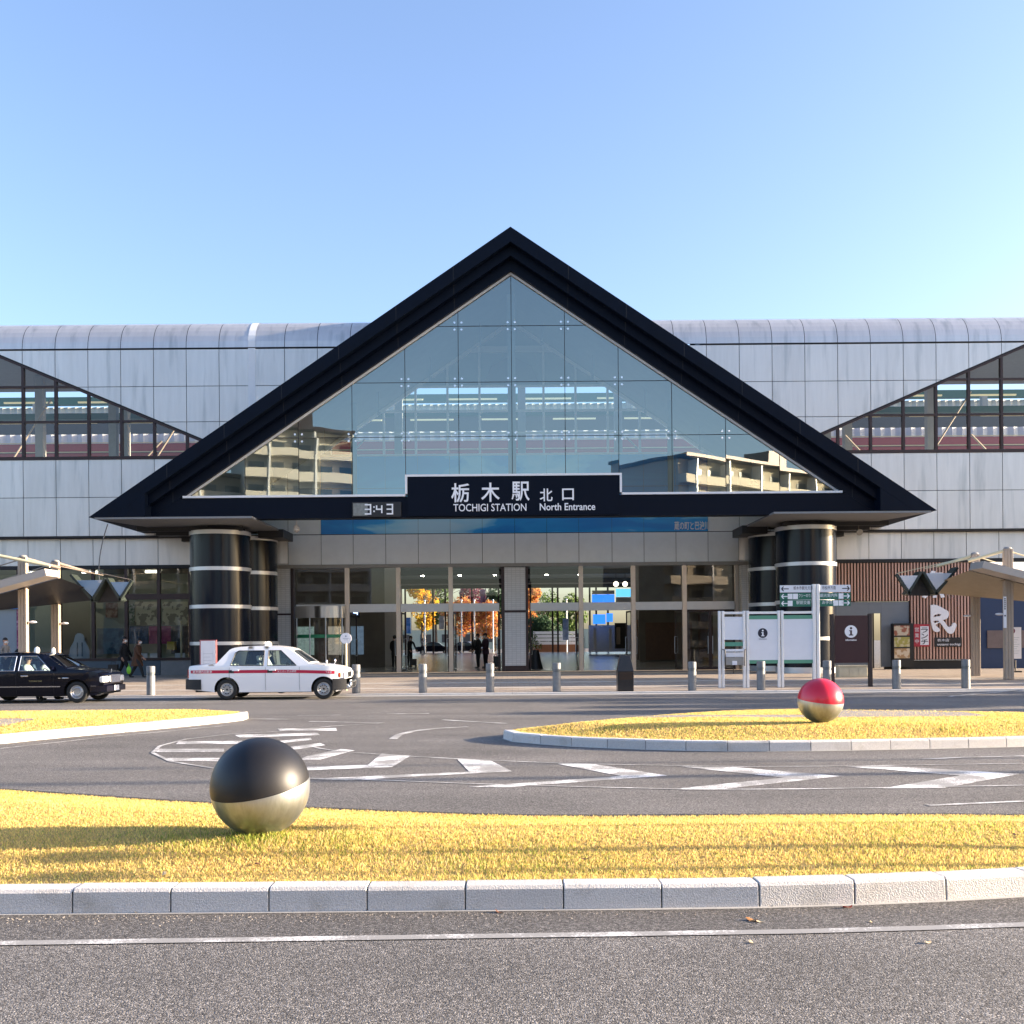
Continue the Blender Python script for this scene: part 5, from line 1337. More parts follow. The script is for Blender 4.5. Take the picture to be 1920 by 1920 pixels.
o = rk.build("rucksack", m_black, None, smooth=True); o.location = (q.x+0.17, 53.6, 1.42); tag(o, "black rucksack on the back of the person by the pier", "rucksack")
q = P(931, 1240, 54.0)
su = MB(); su.box(-0.16,0.16,-0.22,0.22,0.05,0.62); su.path([(-0.12,-0.1,0.62),(-0.2,-0.1,0.95),(-0.2,0.1,0.95),(-0.12,0.1,0.62)], 0.012, 6)
for sx in (-.12,.12):
    for sy in (-.17,.17): su.tube((sx,sy-0.02,0.035),(sx,sy+0.02,0.035),0.035,n=10)
o = su.build("suitcase", m_black, None, bevel=0.02); o.location = (q.x, 54.0, 0.19); tag(o, "black wheeled suitcase standing at the foot of the tiled pier", "suitcase")
hall(740, 56.0, 1.75, R(90), "person in black standing half behind the second door post", top=c_black, legs=c_black, coat=(c_black,0.4))
hall(768, 58.0, 1.72, R(-60), "person in black stooping over a small trolley inside the hall", top=c_black, legs=c_black, lean=0.15, arm=(0.12,0.12))
hall(792, 116, 1.72, R(0), "distant person in pale clothes walking at the far doorway", top=c_white, legs=c_navy, stride=0.14)
hall(935, 112, 1.70, R(180), "distant person in blue at the far doorway by the pier edge", top=cloth("blue_cloth", (0.05,0.12,0.28)), legs=c_dk)
q = P(772, 1246, 57.4)
tr_ = MB(); tr_.box(-0.18,0.18,-0.22,0.22,0.10,0.45)
for sx in (-.14,.14):
    for sy in (-.16,.16): tr_.tube((sx,sy-0.02,0.05),(sx,sy+0.02,0.05),0.05,n=10)
tr_.path([(-0.16,-0.15,0.45),(-0.28,-0.15,0.92),(-0.28,0.15,0.92),(-0.16,0.15,0.45)], 0.014, 6)
o = tr_.build("trolley", m_black, None, bevel=0.015); o.location = (q.x+0.1, 57.2, 0.187); tag(o, "small dark trolley on the hall floor by the second post", "trolley")
# ------------------------------------------------------------------ map boards, direction signs, info board
YB = 32.6; ZP = 0.066
def bx(px): return PX(px, YB, 1220)
def bz(py, px=1440): return PZ(px, py, YB)
m_board = M("board_white", (0.78,0.79,0.83), 0.4, var=0.03); m_bgreen = M("board_green", (0.10,0.30,0.20), 0.45); m_sgreen = M("sign_green", (0.008,0.135,0.09), 0.4)
m_ink = M("ink_dark", (0.010,0.012,0.030), 0.5)
m_post = M("post_white", (0.82,0.83,0.84), 0.35, 0.2)
def letter_i(c, r, m, par):
    b = MB(); b.tube((c.x,c.y+0.003,c.z+0.52*r),(c.x,c.y,c.z+0.52*r),0.19*r,n=20)
    b.box(c.x-0.15*r, c.x+0.15*r, c.y, c.y+0.003, c.z-0.48*r, c.z+0.20*r); b.box(c.x-0.30*r, c.x-0.149*r, c.y, c.y+0.003, c.z+0.06*r, c.z+0.20*r)
    b.box(c.x-0.34*r, c.x+0.34*r, c.y-0.0002, c.y+0.003, c.z-0.64*r, c.z-0.481*r); b.build("lettering", m, par)
mb_ = empty("map_board", (bx(1440), YB, ZP), 0, "white framed row of map boards with green bands on tall posts", "notice board")
MI = Matrix.Translation(-Vector((bx(1440), YB, ZP)))
def mpart(n, mb, m, root=mb_, inv=MI, par=None, **k):
    o = mb.build(n, m, par or root, **k)
    if par is None: o.matrix_parent_inverse = inv
    return o
for q in (1352.5, 1398.5, 1463.5):
    pm = MB()
    for d in (-0.055, 0.055): pm.box(bx(q)+d-0.042, bx(q)+d+0.042, YB-0.05, YB+0.05, ZP, bz(1145))
    mpart("post", pm, m_post, bevel=0.012)
fm = MB()
for a, b in ((1357,1394),(1403,1459),(1468,1524)):
    fm.box(bx(a)+0.002, bx(b)-0.002, YB-0.04, YB+0.04, bz(1151), bz(1146.5))
mpart("top_rail", fm, m_post)
for a, b, z0, z1 in ((1356.5,1394.5,1199,1156),(1402.5,1459,1244,1154),(1468,1524,1244,1154)):
    pm = MB(); pm.box(bx(a), bx(b), YB-0.025, YB+0.02, bz(z0), bz(z1)); pn_ = mpart("board", pm, m_board)
    if a > 1400:
        gm = MB(); gm.box(bx(a), bx(b), YB-0.031, YB-0.0255, bz(1161), bz(1154)); gm.box(bx(a), bx(b), YB-0.031, YB-0.0255, bz(1244), bz(1237.5)); gm.build("green_band", m_bgreen, pn_)
    if a == 1402.5:
        c = Vector((bx(1430), YB-0.030, bz(1187)))
        im = MB(); im.tube(c+Vector((0,0.003,0)), c, 0.155, n=40); im.build("symbol", m_ink, pn_)
        letter_i(c+Vector((0,-0.004,0)), 0.155, m_letter, pn_)
        text("information", 0.055, Vector((bx(1430), YB-0.029, bz(1198))), m_ink, pn_, depth=0.001)
gm = MB(); gm.box(bx(1356.5), bx(1394.5), YB-0.02, YB+0.02, bz(1211), bz(1203.5)); mpart("slat", gm, m_bgreen)
rk = MB(); rk.box(bx(1358.5), bx(1393), YB-0.16, YB-0.05, bz(1221), bz(1216.5)); rk.box(bx(1359.5), bx(1392), YB-0.12, YB-0.03, bz(1231), bz(1222.5)); mpart("leaflet_shelf", rk, m_board)
rk = MB(); rk.box(bx(1359), bx(1392.5), YB-0.14, YB-0.02, bz(1246), bz(1231.5)); bxo = mpart("leaflet_box", rk, m_beam)
rk = MB(); rk.box(bx(1371), bx(1380), YB-0.146, YB-0.141, bz(1246), bz(1238.5)); rk.build("sticker", m_board, bxo)
rk = MB(); rk.path([(bx(1354),YB-0.06,bz(1217)),(bx(1357),YB-0.2,bz(1218)),(bx(1358),YB-0.2,bz(1250)),(bx(1374),YB-0.1,bz(1252)),(bx(1374),YB-0.1,bz(1262))], 0.016, 6); rk.path([(bx(1397),YB-0.06,bz(1217)),(bx(1394),YB-0.2,bz(1218)),(bx(1393.5),YB-0.2,bz(1248))], 0.016, 6); mpart("bracket", rk, m_black)
# direction sign on the tall double post
ds_ = empty("direction_sign", (bx(1530), YB, ZP), 0, "tall double post with white and green arrow signs left and right", "sign")
DI = Matrix.Translation(-Vector((bx(1530), YB, ZP)))
pm = MB()
for d in (-0.062, 0.062): pm.box(bx(1530)+d-0.052, bx(1530)+d+0.052, YB-0.06, YB+0.06, ZP, bz(1095.5, 1530))
mpart("post", pm, m_post, ds_, DI, bevel=0.014)
def arrow(mb, x, z, s, h, y):                      # s=-1 left
    mb.box(min(x, x+s*-h*1.9), max(x, x+s*-h*1.9), y-0.002, y, z-h*0.13, z+h*0.13)
    for t in (-1, 1): mb.prism([(x+s*h*0.35, z), (x-s*h*0.05, z), (x-s*h*0.55, z+t*h*0.62), (x-s*h*0.25, z+t*h*0.72)], y-0.0021, y-0.0001)
for side, x0, x1 in ((-1, 1463.5, 1521.5), (1, 1537, 1595)):
    for k, (y0, y1, mt, tx) in enumerate(((1110.5, 1097, m_board, ("栃木市観光方面","市役所方面")), (1124, 1112, m_sgreen, ("タクシーのりば","観光案内所")), (1137, 1125, m_sgreen, ("駅前交番","お手洗い")))):
        sm = MB(); zz0, zz1 = bz(y0, 1530), bz(y1, 1530); sm.box(bx(x0), bx(x1), YB-0.03, YB+0.03, zz0, zz1)
        so2 = mpart("arrow_sign", sm, mt, ds_, DI); zc_ = (zz0+zz1)/2; h = 0.11; ink = m_ink if k == 0 else m_letter
        am = MB(); ax = bx(x0+3.5) if side < 0 else bx(x1-3.5); arrow(am, ax, zc_, side, h, YB-0.031); am.build("arrow", ink, so2)
        if k:
            im = MB(); n_ic = 2 if (k == 1) == (side < 0) else 1
            if k == 2 and side > 0: n_ic = 2
            for i in range(n_ic):
                xa = (bx(1477.2)+i*0.17) if side < 0 else (bx(1582)-0.16-i*0.17); im.box(xa, xa+0.155, YB-0.033, YB-0.0305, zc_-0.085, zc_+0.085)
            im.build("pictogram", m_letter, so2)
        nt_ = tx[0] if side < 0 else tx[1]; xa = (bx(1506.5) if side < 0 else bx(1554.5))
        text(nt_, 0.125, Vector((xa+(0.04 if k == 1 and side < 0 else 0), YB-0.031, zc_+0.015)), ink, so2, depth=0.0015, sx=(0.62 if len(nt_) > 5 else 0.9) if k else 0.72)
# maroon board
ib = empty("information_board", (bx(1597), YB+0.1, ZP), 0, "dark maroon board with a white i disc on two dark legs", "notice board")
II = Matrix.Translation(-Vector((bx(1597), YB+0.1, ZP)))
m_mar = M("maroon_panel", (0.030,0.006,0.013), 0.35); m_dleg = M("dark_leg", (0.022,0.014,0.016), 0.45)
for q in (1562, 1633.5):
    pm = MB(); pm.box(bx(q)-0.062, bx(q)+0.062, YB+0.04, YB+0.16, ZP, bz(1151, 1597)); mpart("leg", pm, m_dleg, ib, II, bevel=0.01)
pm = MB(); pm.box(bx(1566.3), bx(1629.3), YB+0.06, YB+0.14, bz(1243, 1597), bz(1154, 1597)); pnl = mpart("panel", pm, m_mar, ib, II)
c = Vector((bx(1597), YB+0.055, bz(1184, 1597)))
im = MB(); im.tube(c+Vector((0,0.004,0)), c, 0.20, n=40); im.build("symbol", m_letter, pnl)
letter_i(c+Vector((0,-0.004,0)), 0.20, m_mar, pnl)
text("information", 0.075, Vector((bx(1597), YB+0.057, bz(1200, 1597))), m_letter, pnl, depth=0.001, bold=0.002)
# cream flower box behind it
q = P(1597, 1264, 38.5)
fb = MB(); fb.box(-0.55,0.55,-0.2,0.2,0,0.40); fb.box(-0.58,0.58,-0.23,0.23,0.401,0.45)
for i in range(3): fb.box(-0.52+i*0.36,-0.20+i*0.36,-0.215,-0.2005,0.05,0.35)
o = fb.build("flower_box", M("cream_box", (0.55,0.50,0.36), 0.6, var=0.2, vs=3), None, bevel=0.012); o.location = (q.x, 38.5, 0.149); tag(o, "cream rectangular box on the paving behind the maroon board", "box")
# timetable board and round stop sign behind the white taxi
q = P(391, 1250, 33.2)
tb_ = empty("stop_board", (q.x, 33.2, 0.073), 0, "white upright board with a pink frame behind the white taxi's boot", "notice board")
b = MB(); b.box(-0.27,0.27,-0.03,0.03,0.0,1.66); b.build("frame", M("pink_frame", (0.42,0.12,0.13), 0.5), tb_)
b = MB(); b.box(-0.235,0.235,-0.036,-0.031,0.05,1.63); bo_ = b.build("sheet", m_board, tb_)
b = MB()
for i in range(7): b.box(-0.15,0.15-0.1*(i % 3)*0.4,-0.0385,-0.0365,0.55+i*0.11,0.56+i*0.11)
b.box(-0.16,-0.155,-0.0385,-0.0365,0.5,1.3); b.box(0.155,0.16,-0.0385,-0.0365,0.5,1.3); b.build("print", M("faint_print", (0.45,0.47,0.50), 0.6), bo_)
q = P(649, 1250, 33.0)
rs = empty("stop_sign", (q.x, 33.0, 0.071), 0, "round white stop sign on a cream pole behind the white taxi's bonnet", "sign")
zc_ = PZ(649, 1197, 33.0)-0.071
b = MB(); b.tube((0,0,0),(0,0,zc_-0.16),0.034,n=12); b.build("pole", m_cream, rs, smooth=True)
b = MB(); b.tube((0,0.015,zc_),(0,-0.015,zc_),0.18,n=36); b.build("disc", m_board, rs, smooth=True)
b = MB(); b.box(-0.09,0.09,-0.0185,-0.0155,zc_-0.01,zc_+0.005); b.box(-0.07,0.07,-0.0185,-0.0155,zc_-0.05,zc_-0.04); b.tube((0,-0.0155,zc_+0.07),(0,-0.0185,zc_+0.07),0.028,n=12); b.build("print", M("grey_print", (0.33,0.36,0.42), 0.6), rs)

# ------------------------------------------------------------------ restaurant signs
q0, q1 = PX(1733, 46.3, 1165), PX(1791, 46.3, 1165); z0, z1 = PZ(1760, 1192, 46.3), PZ(1760, 1135, 46.3)
def placed(body, x0, x1, z0, z1, y, mat, par, bold=0.0, depth=0.03, name="character"):
    o = text(body, 1.0, (0,0,0), mat, par, name=name, depth=depth, bold=bold, rot=Matrix.Identity(4))
    co = np.array([v.co for v in o.data.vertices]); mn, mx = co.min(0), co.max(0)
    S = Matrix.Diagonal(((x1-x0)/(mx[0]-mn[0]), (z1-z0)/(mx[1]-mn[1]), 1, 1))
    o.data.transform(Matrix.Translation(((x0+x1)/2, y, (z0+z1)/2)) @ Matrix.Rotation(R(90), 4, 'X') @ S @ Matrix.Translation((-(mn[0]+mx[0])/2, -(mn[1]+mx[1])/2, 0)))
    return o
ks = empty("shop_sign", (0,0,0), 0, "two huge white brush characters mounted on the brown slatted wall", "sign")
ks["label"] = "two huge white characters mounted on the brown slatted wall"
# the lower character drawn as brush strokes
def brush(pts, r, mb, y):
    out = smoothline([(p[0], p[1]) for p in pts], 6); n = len(out)
    ws = [r[0]+(r[-1]-r[0])*i/(n-1) if len(r) == 2 else np.interp(i/(n-1), np.linspace(0,1,len(r)), r) for i in range(n)]
    for i in range(n):
        mb.tube((out[i][0], y+0.04, out[i][1]), (out[i][0], y-0.001*(i % 7)/7, out[i][1]), ws[i], n=14)
        if i:
            a, b = Vector(out[i-1]), Vector(out[i]); d = (b-a)
            if d.length > 1e-6:
                nn = Vector((-d.y, d.x)).normalized(); wa, wb = ws[i-1], ws[i]
                mb.prism([tuple(a+nn*wa), tuple(a-nn*wa), tuple(b-nn*wb), tuple(b+nn*wb)], y-0.0005-0.0001*i, y+0.039)
def kx(px): return PX(px, 46.3, 1165)
def kz(py): return PZ(1765, py, 46.3)
km = MB()
oc = [(690,825),(740,820),(800,838),(872,880),(910,903),(917,940),(902,985),(862,1006),(840,1012),(868,1036),(895,1082),(925,1098),(950,1082),(965,1055),(990,1045),(1012,1070),(1002,1108),(975,1165),(940,1182),(900,1167),(860,1115),(822,1060),(800,1042),(772,1058),(752,1072),(770,1092),(800,1118),(803,1145),(770,1160),(725,1140),(706,1085),(690,1000),(692,910)]
h1 = [(722,976),(738,948),(788,934),(822,940),(810,960),(762,966)]; h2 = [(722,1022),(760,1016),(796,1020),(790,1034),(762,1042),(738,1048)]
cv = lambda L_: [(kx(1640+x/6.62), kz(1010+y/6.62)) for x, y in L_]
o_, a1, a2 = cv(smoothline(oc+oc[:1], 3)[:-1]), cv(h1), cv(h2)
vs, fs = sheet(o_, [a1, a2], lambda x, z: 0.0, -1, [], [])
km.add([(x, 46.26, z) for x, y, z in vs], fs)
for lp_ in (o_, a1, a2):
    n = len(lp_); km.add([(x, 46.26, z) for x, z in lp_]+[(x, 46.31, z) for x, z in lp_], [(i, (i+1) % n, n+(i+1) % n, n+i) for i in range(n)])
km.build("character", m_letter, ks)
placed("魚", kx(1728), kx(1788), kz(1122), kz(1070), 46.27, m_letter, ks, bold=0.02)
# lunch poster
lp = empty("lunch_poster", (0,0,0), 0, "red and white lunch poster on the slatted wall left of the big character", "poster")
b = MB(); b.box(kx(1712.5), kx(1742.5), 46.29, 46.325, kz(1212), kz(1170)); b.build("sheet", M("poster_red", (0.42,0.03,0.05), 0.5), lp)
b = MB(); b.box(kx(1725), kx(1741), 46.284, 46.2895, kz(1209), kz(1174)); b.build("white_field", m_board, lp)
for i, ch in enumerate("ランチ"): placed(ch, kx(1726.5), kx(1739.5), kz(1186+i*11), kz(1176.5+i*11), 46.282, m_ink, lp, bold=0.015, depth=0.001, name="lettering")
for i, ch in enumerate("営業中"): placed(ch, kx(1715), kx(1722.5), kz(1184+i*11), kz(1176+i*11), 46.287, m_letter, lp, depth=0.001, name="lettering")
npb = empty("name_plate", (0,0,0), 0, "black name plate under the big white character", "sign")
b = MB(); b.box(kx(1752), kx(1803), 46.29, 46.325, kz(1213), kz(1195.5)); b.build("plate", m_black, npb)
placed("栃木店", kx(1757), kx(1779), kz(1203), kz(1197.5), 46.287, m_letter, npb, depth=0.001, name="lettering"); placed("uotami tochigi", kx(1757), kx(1800), kz(1211.5), kz(1206), 46.287, m_letter, npb, depth=0.001, name="lettering", bold=0.01)
fbx = empty("menu_box", (rx(1688), 46.3, 0.3), 0, "framed box with three food pictures beside the slatted wall", "display case")
FI = Matrix.Translation(-Vector((rx(1688), 46.3, 0.3)))
b = MB(); b.box(rx(1668), rx(1705.5), 45.95, 46.3, 0.30, PZ(1688,1169,46.2)); mpart("case", b, m_black, fbx, FI)
for i, (c, c2) in enumerate((((0.30,0.10,0.06),(0.55,0.48,0.36)), ((0.36,0.33,0.08),(0.55,0.50,0.30)), ((0.40,0.25,0.12),(0.62,0.52,0.38)))):
    za = PZ(1688, 1173+i*21.4, 45.95); zb_ = PZ(1688, 1191.5+i*21.4, 45.95)
    b = MB(); b.box(PX(1676,45.95), PX(1705,45.95), 45.935, 45.948, zb_, za); mpart("food_picture", b, M("food_picture", c, 0.4, c2=c2, cs=5, cthr=(0.46,0.54)), fbx, FI)
sb_ = empty("menu_stand", (PX(1903,41.5), 41.5, 0.17), 0, "white menu sheet with a purple disc behind the right canopy post", "sign")
b = MB(); b.box(-0.24,0.24,-0.02,0.02,PZ(1903,1235,41.5)-0.17,PZ(1903,1176,41.5)-0.17); b.build("sheet", m_board, sb_)
b = MB(); zq = PZ(1903,1182,41.5)-0.17; b.tube((-0.13,-0.02,zq-0.02),(-0.13,-0.026,zq-0.02),0.12,n=24); b.build("disc", M("purple", (0.13,0.02,0.06), 0.5), sb_)
b = MB()
for i in range(8): b.box(-0.12,0.16-0.05*(i % 3),-0.0225,-0.0205,zq-0.30-0.09*i,zq-0.285-0.09*i)
b.build("print", M("faint_print_b", (0.35,0.42,0.45), 0.6), sb_)
b = MB(); b.box(-0.2,0.2,-0.15,0.15,0,0.06); b.tube((0,0,0.06),(0,0,0.5),0.03,n=8); b.build("foot", m_black, sb_)

# ------------------------------------------------------------------ walkway canopies
def canopy(s, label):
    root = empty("walkway_canopy", (s*17.4, 37, 0.12), 0, label, "canopy", "folded walkway canopies")
    CI = Matrix.Translation(-Vector((s*17.4, 37, 0.12)))
    def cp(n, mb, m, par=None, **k):
        o = mb.build(n, m, par or root, **k)
        if par is None: o.matrix_parent_inverse = CI
        return o
    def slab(mb, p, q, th, y0, y1):               # sloping plate between (x,z) points
        d = Vector((q[0]-p[0], q[1]-p[1])); n = Vector((-d.y, d.x)).normalized()*th
        if n.y < 0: n = -n
        mb.prism([p, q, (q[0]+n.x, q[1]+n.y), (p[0]+n.x, p[1]+n.y)], y0, y1)
    D = 0.82 if s > 0 else 0.62
    pk = (s*(15.55+D), 4.02); out_ = (s*(21.2+D), 2.55)
    KF = 0.9775; pk0 = pk; pk = (pk[0]*KF, CAMZ+(pk[1]-CAMZ)*KF); out_ = (out_[0]*KF, CAMZ+(out_[1]-CAMZ)*KF)
    b = MB(); slab(b, pk, out_, 0.25, 34.8, 35.8); cp("main_roof", b, m_roofb)
    b = MB(); 
    for i in range(1, 7):
        x = pk[0]+(out_[0]-pk[0])*i/7; z = pk[1]+(out_[1]-pk[1])*i/7; b.box(x-0.02, x+0.02, 34.79, 35.79, z+0.262, z+0.285)
    cp("roof_seam", b, m_beam)
    if s > 0:
        b = MB(); b.add([(pk[0]+0.1,35.81,pk[1]+0.27),(out_[0],35.81,out_[1]+0.27),(out_[0],40.0,pk[1]+0.55),(pk[0]+1.1,40.0,pk[1]+0.55)], [(0,1,2,3)]); cp("upper_roof", b, M("upper_roofing", (0.62,0.56,0.52), 0.5, var=0.05))
    # soffit folding down behind the front edge
    v0 = (s*14.72, 3.16); y2 = 39.6; ybt = 35.82
    b = MB(); b.add([(pk[0],ybt,pk[1]-0.02),(out_[0],ybt,out_[1]-0.02),(s*(21.2+D),y2,3.38),(s*(14.75+D),y2,3.40)], [(0,1,2,3),(3,2,1,0)]); cp("soffit", b, m_under if s > 0 else m_black)  # left soffit is black: the shade under the canopy is painted in
    b = MB()
    for i in range(1, 5):
        a = Vector((pk[0]+(s*1.25)*i, ybt, pk[1]-0.025-0.26*1.25*i)); c = Vector((s*(14.75+D)+s*1.1*i, y2, 3.38)); b.tube(a, c, 0.018, n=5)
    cp("soffit_joint", b, m_brown)
    b = MB(); b.box(s*(14.9+D), s*21.9, 39.4, 39.62, 3.34, 3.46); cp("tie_beam", b, m_beige)
    # folded end bays with glazed triangles
    zz = [(14.72,3.16),(14.22,4.00),(13.72,3.18),(13.25,3.92)]
    zz = [(s*(x+D), z) for x, z in zz]; first = (pk0[0], pk0[1]+0.12)
    prof = [first]+zz
    b = MB()
    for i, (p, q) in enumerate(zip(prof[:-1], prof[1:])): slab(b, p, q, 0.085, 37.45, 38.0 if i < 3 else 37.62)
    cp("folded_roof", b, m_edge)
    gm = MB()
    for (a, v, c) in ((first, zz[0], zz[1]), (zz[1], zz[2], zz[3])):
        zt_ = min(a[1], c[1])-0.04
        def xat(p, q, z): t = (z-p[1])/(q[1]-p[1]); return p[0]+t*(q[0]-p[0])
        tri = [(xat(a,v,zt_), zt_), (v[0], v[1]+0.13), (xat(c,v,zt_), zt_)]
        ctr = (sum(p[0] for p in tri)/3, sum(p[1] for p in tri)/3)
        tri = [(ctr[0]+(p[0]-ctr[0])*0.9, ctr[1]+(p[1]-ctr[1])*0.9+0.03) for p in tri]
        gm.prism(tri, 37.47, 37.50)
    cp("glazed_triangle", gm, m_sunpane if s > 0 else M("sky_pane", (0.22,0.32,0.44), 0.12, coat=0.6))  # same glazing both sides: sunlit white right, mirrored sky left, put into colour
    # dark plate behind the triangles stands for the shade inside the folds
    b = MB(); b.prism([zz[0], zz[1], zz[2]], 37.97, 37.99); cp("fold_shade", b, m_dark)
    # posts: ribbed, rising above the roof, with struts and lamps
    if s < 0:
        b = MB(); b.path([(-20.5, 35.2, 5.30), (pk[0]-0.1, 35.3, pk[1]+0.36)], 0.055, 8); cp('front_strut', b, m_cream, smooth=True)
    for (y, px, top) in ((36.0, 17.45 if s > 0 else 17.17, 4.70), (38.7, 17.52 if s > 0 else 17.23, 4.74)):
        x = s*px; b = MB()
        for d in (-0.10, 0.0, 0.10): b.box(x+d-0.047, x+d+0.047, y-0.10, y+0.10, 0.12, top)
        po_ = cp("post", b, m_beige, bevel=0.012)
        c = MB(); c.path([(x, y, top-0.02), (s*(15.5+D), y+0.6, 4.34)], 0.055, 8); c.path([(x-s*0.0, y+0.05, top-0.04), (s*21, y+0.3, 3.6)], 0.022, 6); c.path([(x, y+0.07, top-0.05), (s*(14.2+D), y+1.2, 4.12)], 0.016, 6)
        c.build("strut", m_cream if s > 0 else m_beige, po_, smooth=True)
        l = MB(); l.ball((x-s*0.30*s*1 if s > 0 else x+0.32, y, 2.42), 0.16, 0.07, 0.045, 12, 8); l.build("lamp", m_board, po_, smooth=True)
        cap = MB(); cap.ball((x, y, top+0.02), 0.15, 0.12, 0.07, 12, 6); cap.build("cap", m_beam, po_, smooth=True)
    return root
canopy(1, "beige walkway canopy with sunlit zigzag end in front of the restaurant")
canopy(-1, "grey walkway canopy with zigzag end glazed in mirrored-sky blue behind the black taxi")
q = P(1884, 1150, 35.85)
b = MB(); b.box(-0.055,0.055,-0.005,0.005,-0.55,0.55)
o = b.build("post_notice", m_board, None); o.location = (q.x, 35.84, PZ(1884,1148,35.84)); tag(o, "narrow white notice strapped to the nearest right canopy post", "notice")
b = MB()
for i in range(6): b.box(-0.025,0.025,-0.0075,-0.0055,0.10+i*0.07,0.14+i*0.07)
b.tube((0,-0.0055,-0.12),(0,-0.0075,-0.12),0.03,n=14)
c = b.build("print", m_ink, o)

# ------------------------------------------------------------------ small fixtures on the station
def seccam(px, py, Y, label):
    q = P(px, py, Y); r_ = empty("security_camera", (q.x, Y, q.z), 0, label, "camera")
    b = MB(); b.tube((0,0,0.14),(0,0,0.55),0.03,n=8); b.lathe([(0,0.16),(0.10,0.14),(0.125,0.05),(0.125,-0.06),(0.0,-0.06)], (0,0,0), 20); b.build("housing", m_board, r_, smooth=True)
    b = MB(); b.ball((0,0,-0.07), 0.085, None, None, 18, 10); b.build("dome", M("smoke_dome", (0.35,0.35,0.36), 0.1), r_, smooth=True)
seccam(556, 992, 42.2, "white dome camera hanging under the gable beam by the left columns")
q = P(1609, 996, 43.0); fl = empty("floodlight", (q.x, 43.0, q.z), 0, "small floodlight hanging beside the right front column", "lamp")
b = MB(); b.path([(0,0,0),(0,0,0.36)], 0.018, 6); b.build("hanger", m_black, fl)
b = MB(); b.tube((0,-0.05,0),(0,-0.19,-0.07),0.08,0.14,n=16); b.tube((0,0.06,0.03),(0,-0.05,0),0.06,0.08,n=12); b.build("housing", m_beam, fl, smooth=True)
a = P(202, 983, 40.3); cpts = []
for i in range(15):
    t = i/14; cpts.append((a.x+0.9*t*t-0.0+0.25*math.sin(t*2.2)*(1-t)-0.75*t, 40.3-1.2*t, a.z-2.35*t+0.35*math.sin(math.pi*t)*0.3))
b = MB(); b.path(cpts, 0.022, 6); o = b.build("cable", M("grey_cable", (0.10,0.10,0.10), 0.6), None, smooth=True); tag(o, "grey cable drooping from the gable tip to the left canopy", "cable")
b = MB(); b.box(-0.16,0.16,-0.1,0.1,-0.08,0.08)

# ------------------------------------------------------------------ inside the waiting room, seen through its windows
def flat(name, px0, px1, py0, py1, Y, mat, label, cat, th=0.03, parent=None):
    x0, x1 = PX(px0, Y, py0), PX(px1, Y, py0); z0_, z1_ = PZ((px0+px1)/2, py1, Y), PZ((px0+px1)/2, py0, Y)
    b = MB(); b.box(-(x1-x0)/2, (x1-x0)/2, 0, th, -(z1_-z0_)/2, (z1_-z0_)/2); o = b.build(name, mat); o.location = ((x0+x1)/2, Y, (z0_+z1_)/2); tag(o, label, cat); return o
m_map = M("map_paper", (0.62,0.60,0.44), 0.6, c2=(0.28,0.27,0.20), cs=3.0, cthr=(0.515,0.53))
flat("wall_map", 252, 296, 1128, 1172, 50.9, m_map, "cream wall map behind the window left of the last mullion", "map")
flat("wall_map", 304, 352, 1128, 1172, 50.9, m_map, "cream wall map behind the window beside the black columns", "map")
flat("poster", 198, 220, 1130, 1158, 50.9, M("poster_brown", (0.22,0.12,0.09), 0.5, c2=(0.45,0.35,0.28), cs=4), "framed brown poster on the waiting room wall", "poster")
flat("poster", 242, 252, 1132, 1168, 50.8, M("poster_green", (0.06,0.13,0.07), 0.5, c2=(0.5,0.5,0.45), cs=8), "narrow green poster beside the first wall map", "poster")
flat("banner", 240, 278, 1174, 1207, 49.6, M("banner_blue", (0.015,0.045,0.10), 0.6, c2=(0.05,0.10,0.18), cs=5), "dark blue display banner under the first wall map", "banner")
flat("banner", 182, 232, 1178, 1226, 49.6, M("banner_teal", (0.02,0.07,0.13), 0.6, c2=(0.06,0.14,0.2), cs=3), "wide dark blue display banner behind the walking people", "banner")
flat("banner", 279, 320, 1174, 1207, 49.6, M("banner_magenta", (0.25,0.012,0.10), 0.6, c2=(0.35,0.05,0.14), cs=4), "magenta display banner under the wall maps", "banner")
flat("banner", 321, 356, 1174, 1226, 49.7, M("banner_dark", (0.012,0.018,0.025), 0.6, c2=(0.05,0.06,0.07), cs=6), "black display banner next to the magenta one", "banner")
flat("yellow_crate", 313, 327, 1203, 1218, 48.9, M("crate_yellow", (0.50,0.36,0.01), 0.5), "small yellow box below the magenta banner", "box", 0.3)
b = MB(); pts = smoothline([(-0.46,0),(-0.44,0.45),(-0.26,0.80),(-0.20,1.05),(-0.10,1.16),(0,1.18),(0.10,1.16),(0.20,1.05),(0.26,0.80),(0.44,0.45),(0.46,0)], 4); b.prism(pts, 0, 0.05)
q = P(149, 1231, 47.6); o = b.build("cutout_board", M("pale_blue_board", (0.42,0.52,0.62), 0.5), None); o.location = (q.x, 47.6, 0.95); tag(o, "pale blue rounded cut-out board standing inside the window", "display")
b = MB(); b.box(-0.12,-0.06,-0.006,-0.001,0.1,0.75); b.box(0.10,0.16,-0.006,-0.001,0.1,0.75); b.build("dark_slot", M("slot_blue", (0.04,0.10,0.17), 0.5), o)
b = MB(); b.box(-0.8,0.8,0,0.5,0.2,0.95); o = b.build("table", m_mid, None, bevel=0.01); o.location = (q.x, 47.55, 0.0); tag(o, "low counter under the pale blue cut-out board", "counter")
b = MB(); b.box(-0.76,0.76,-0.004,-0.001,0.3,0.9); b.build("front_panel", m_mid, o)
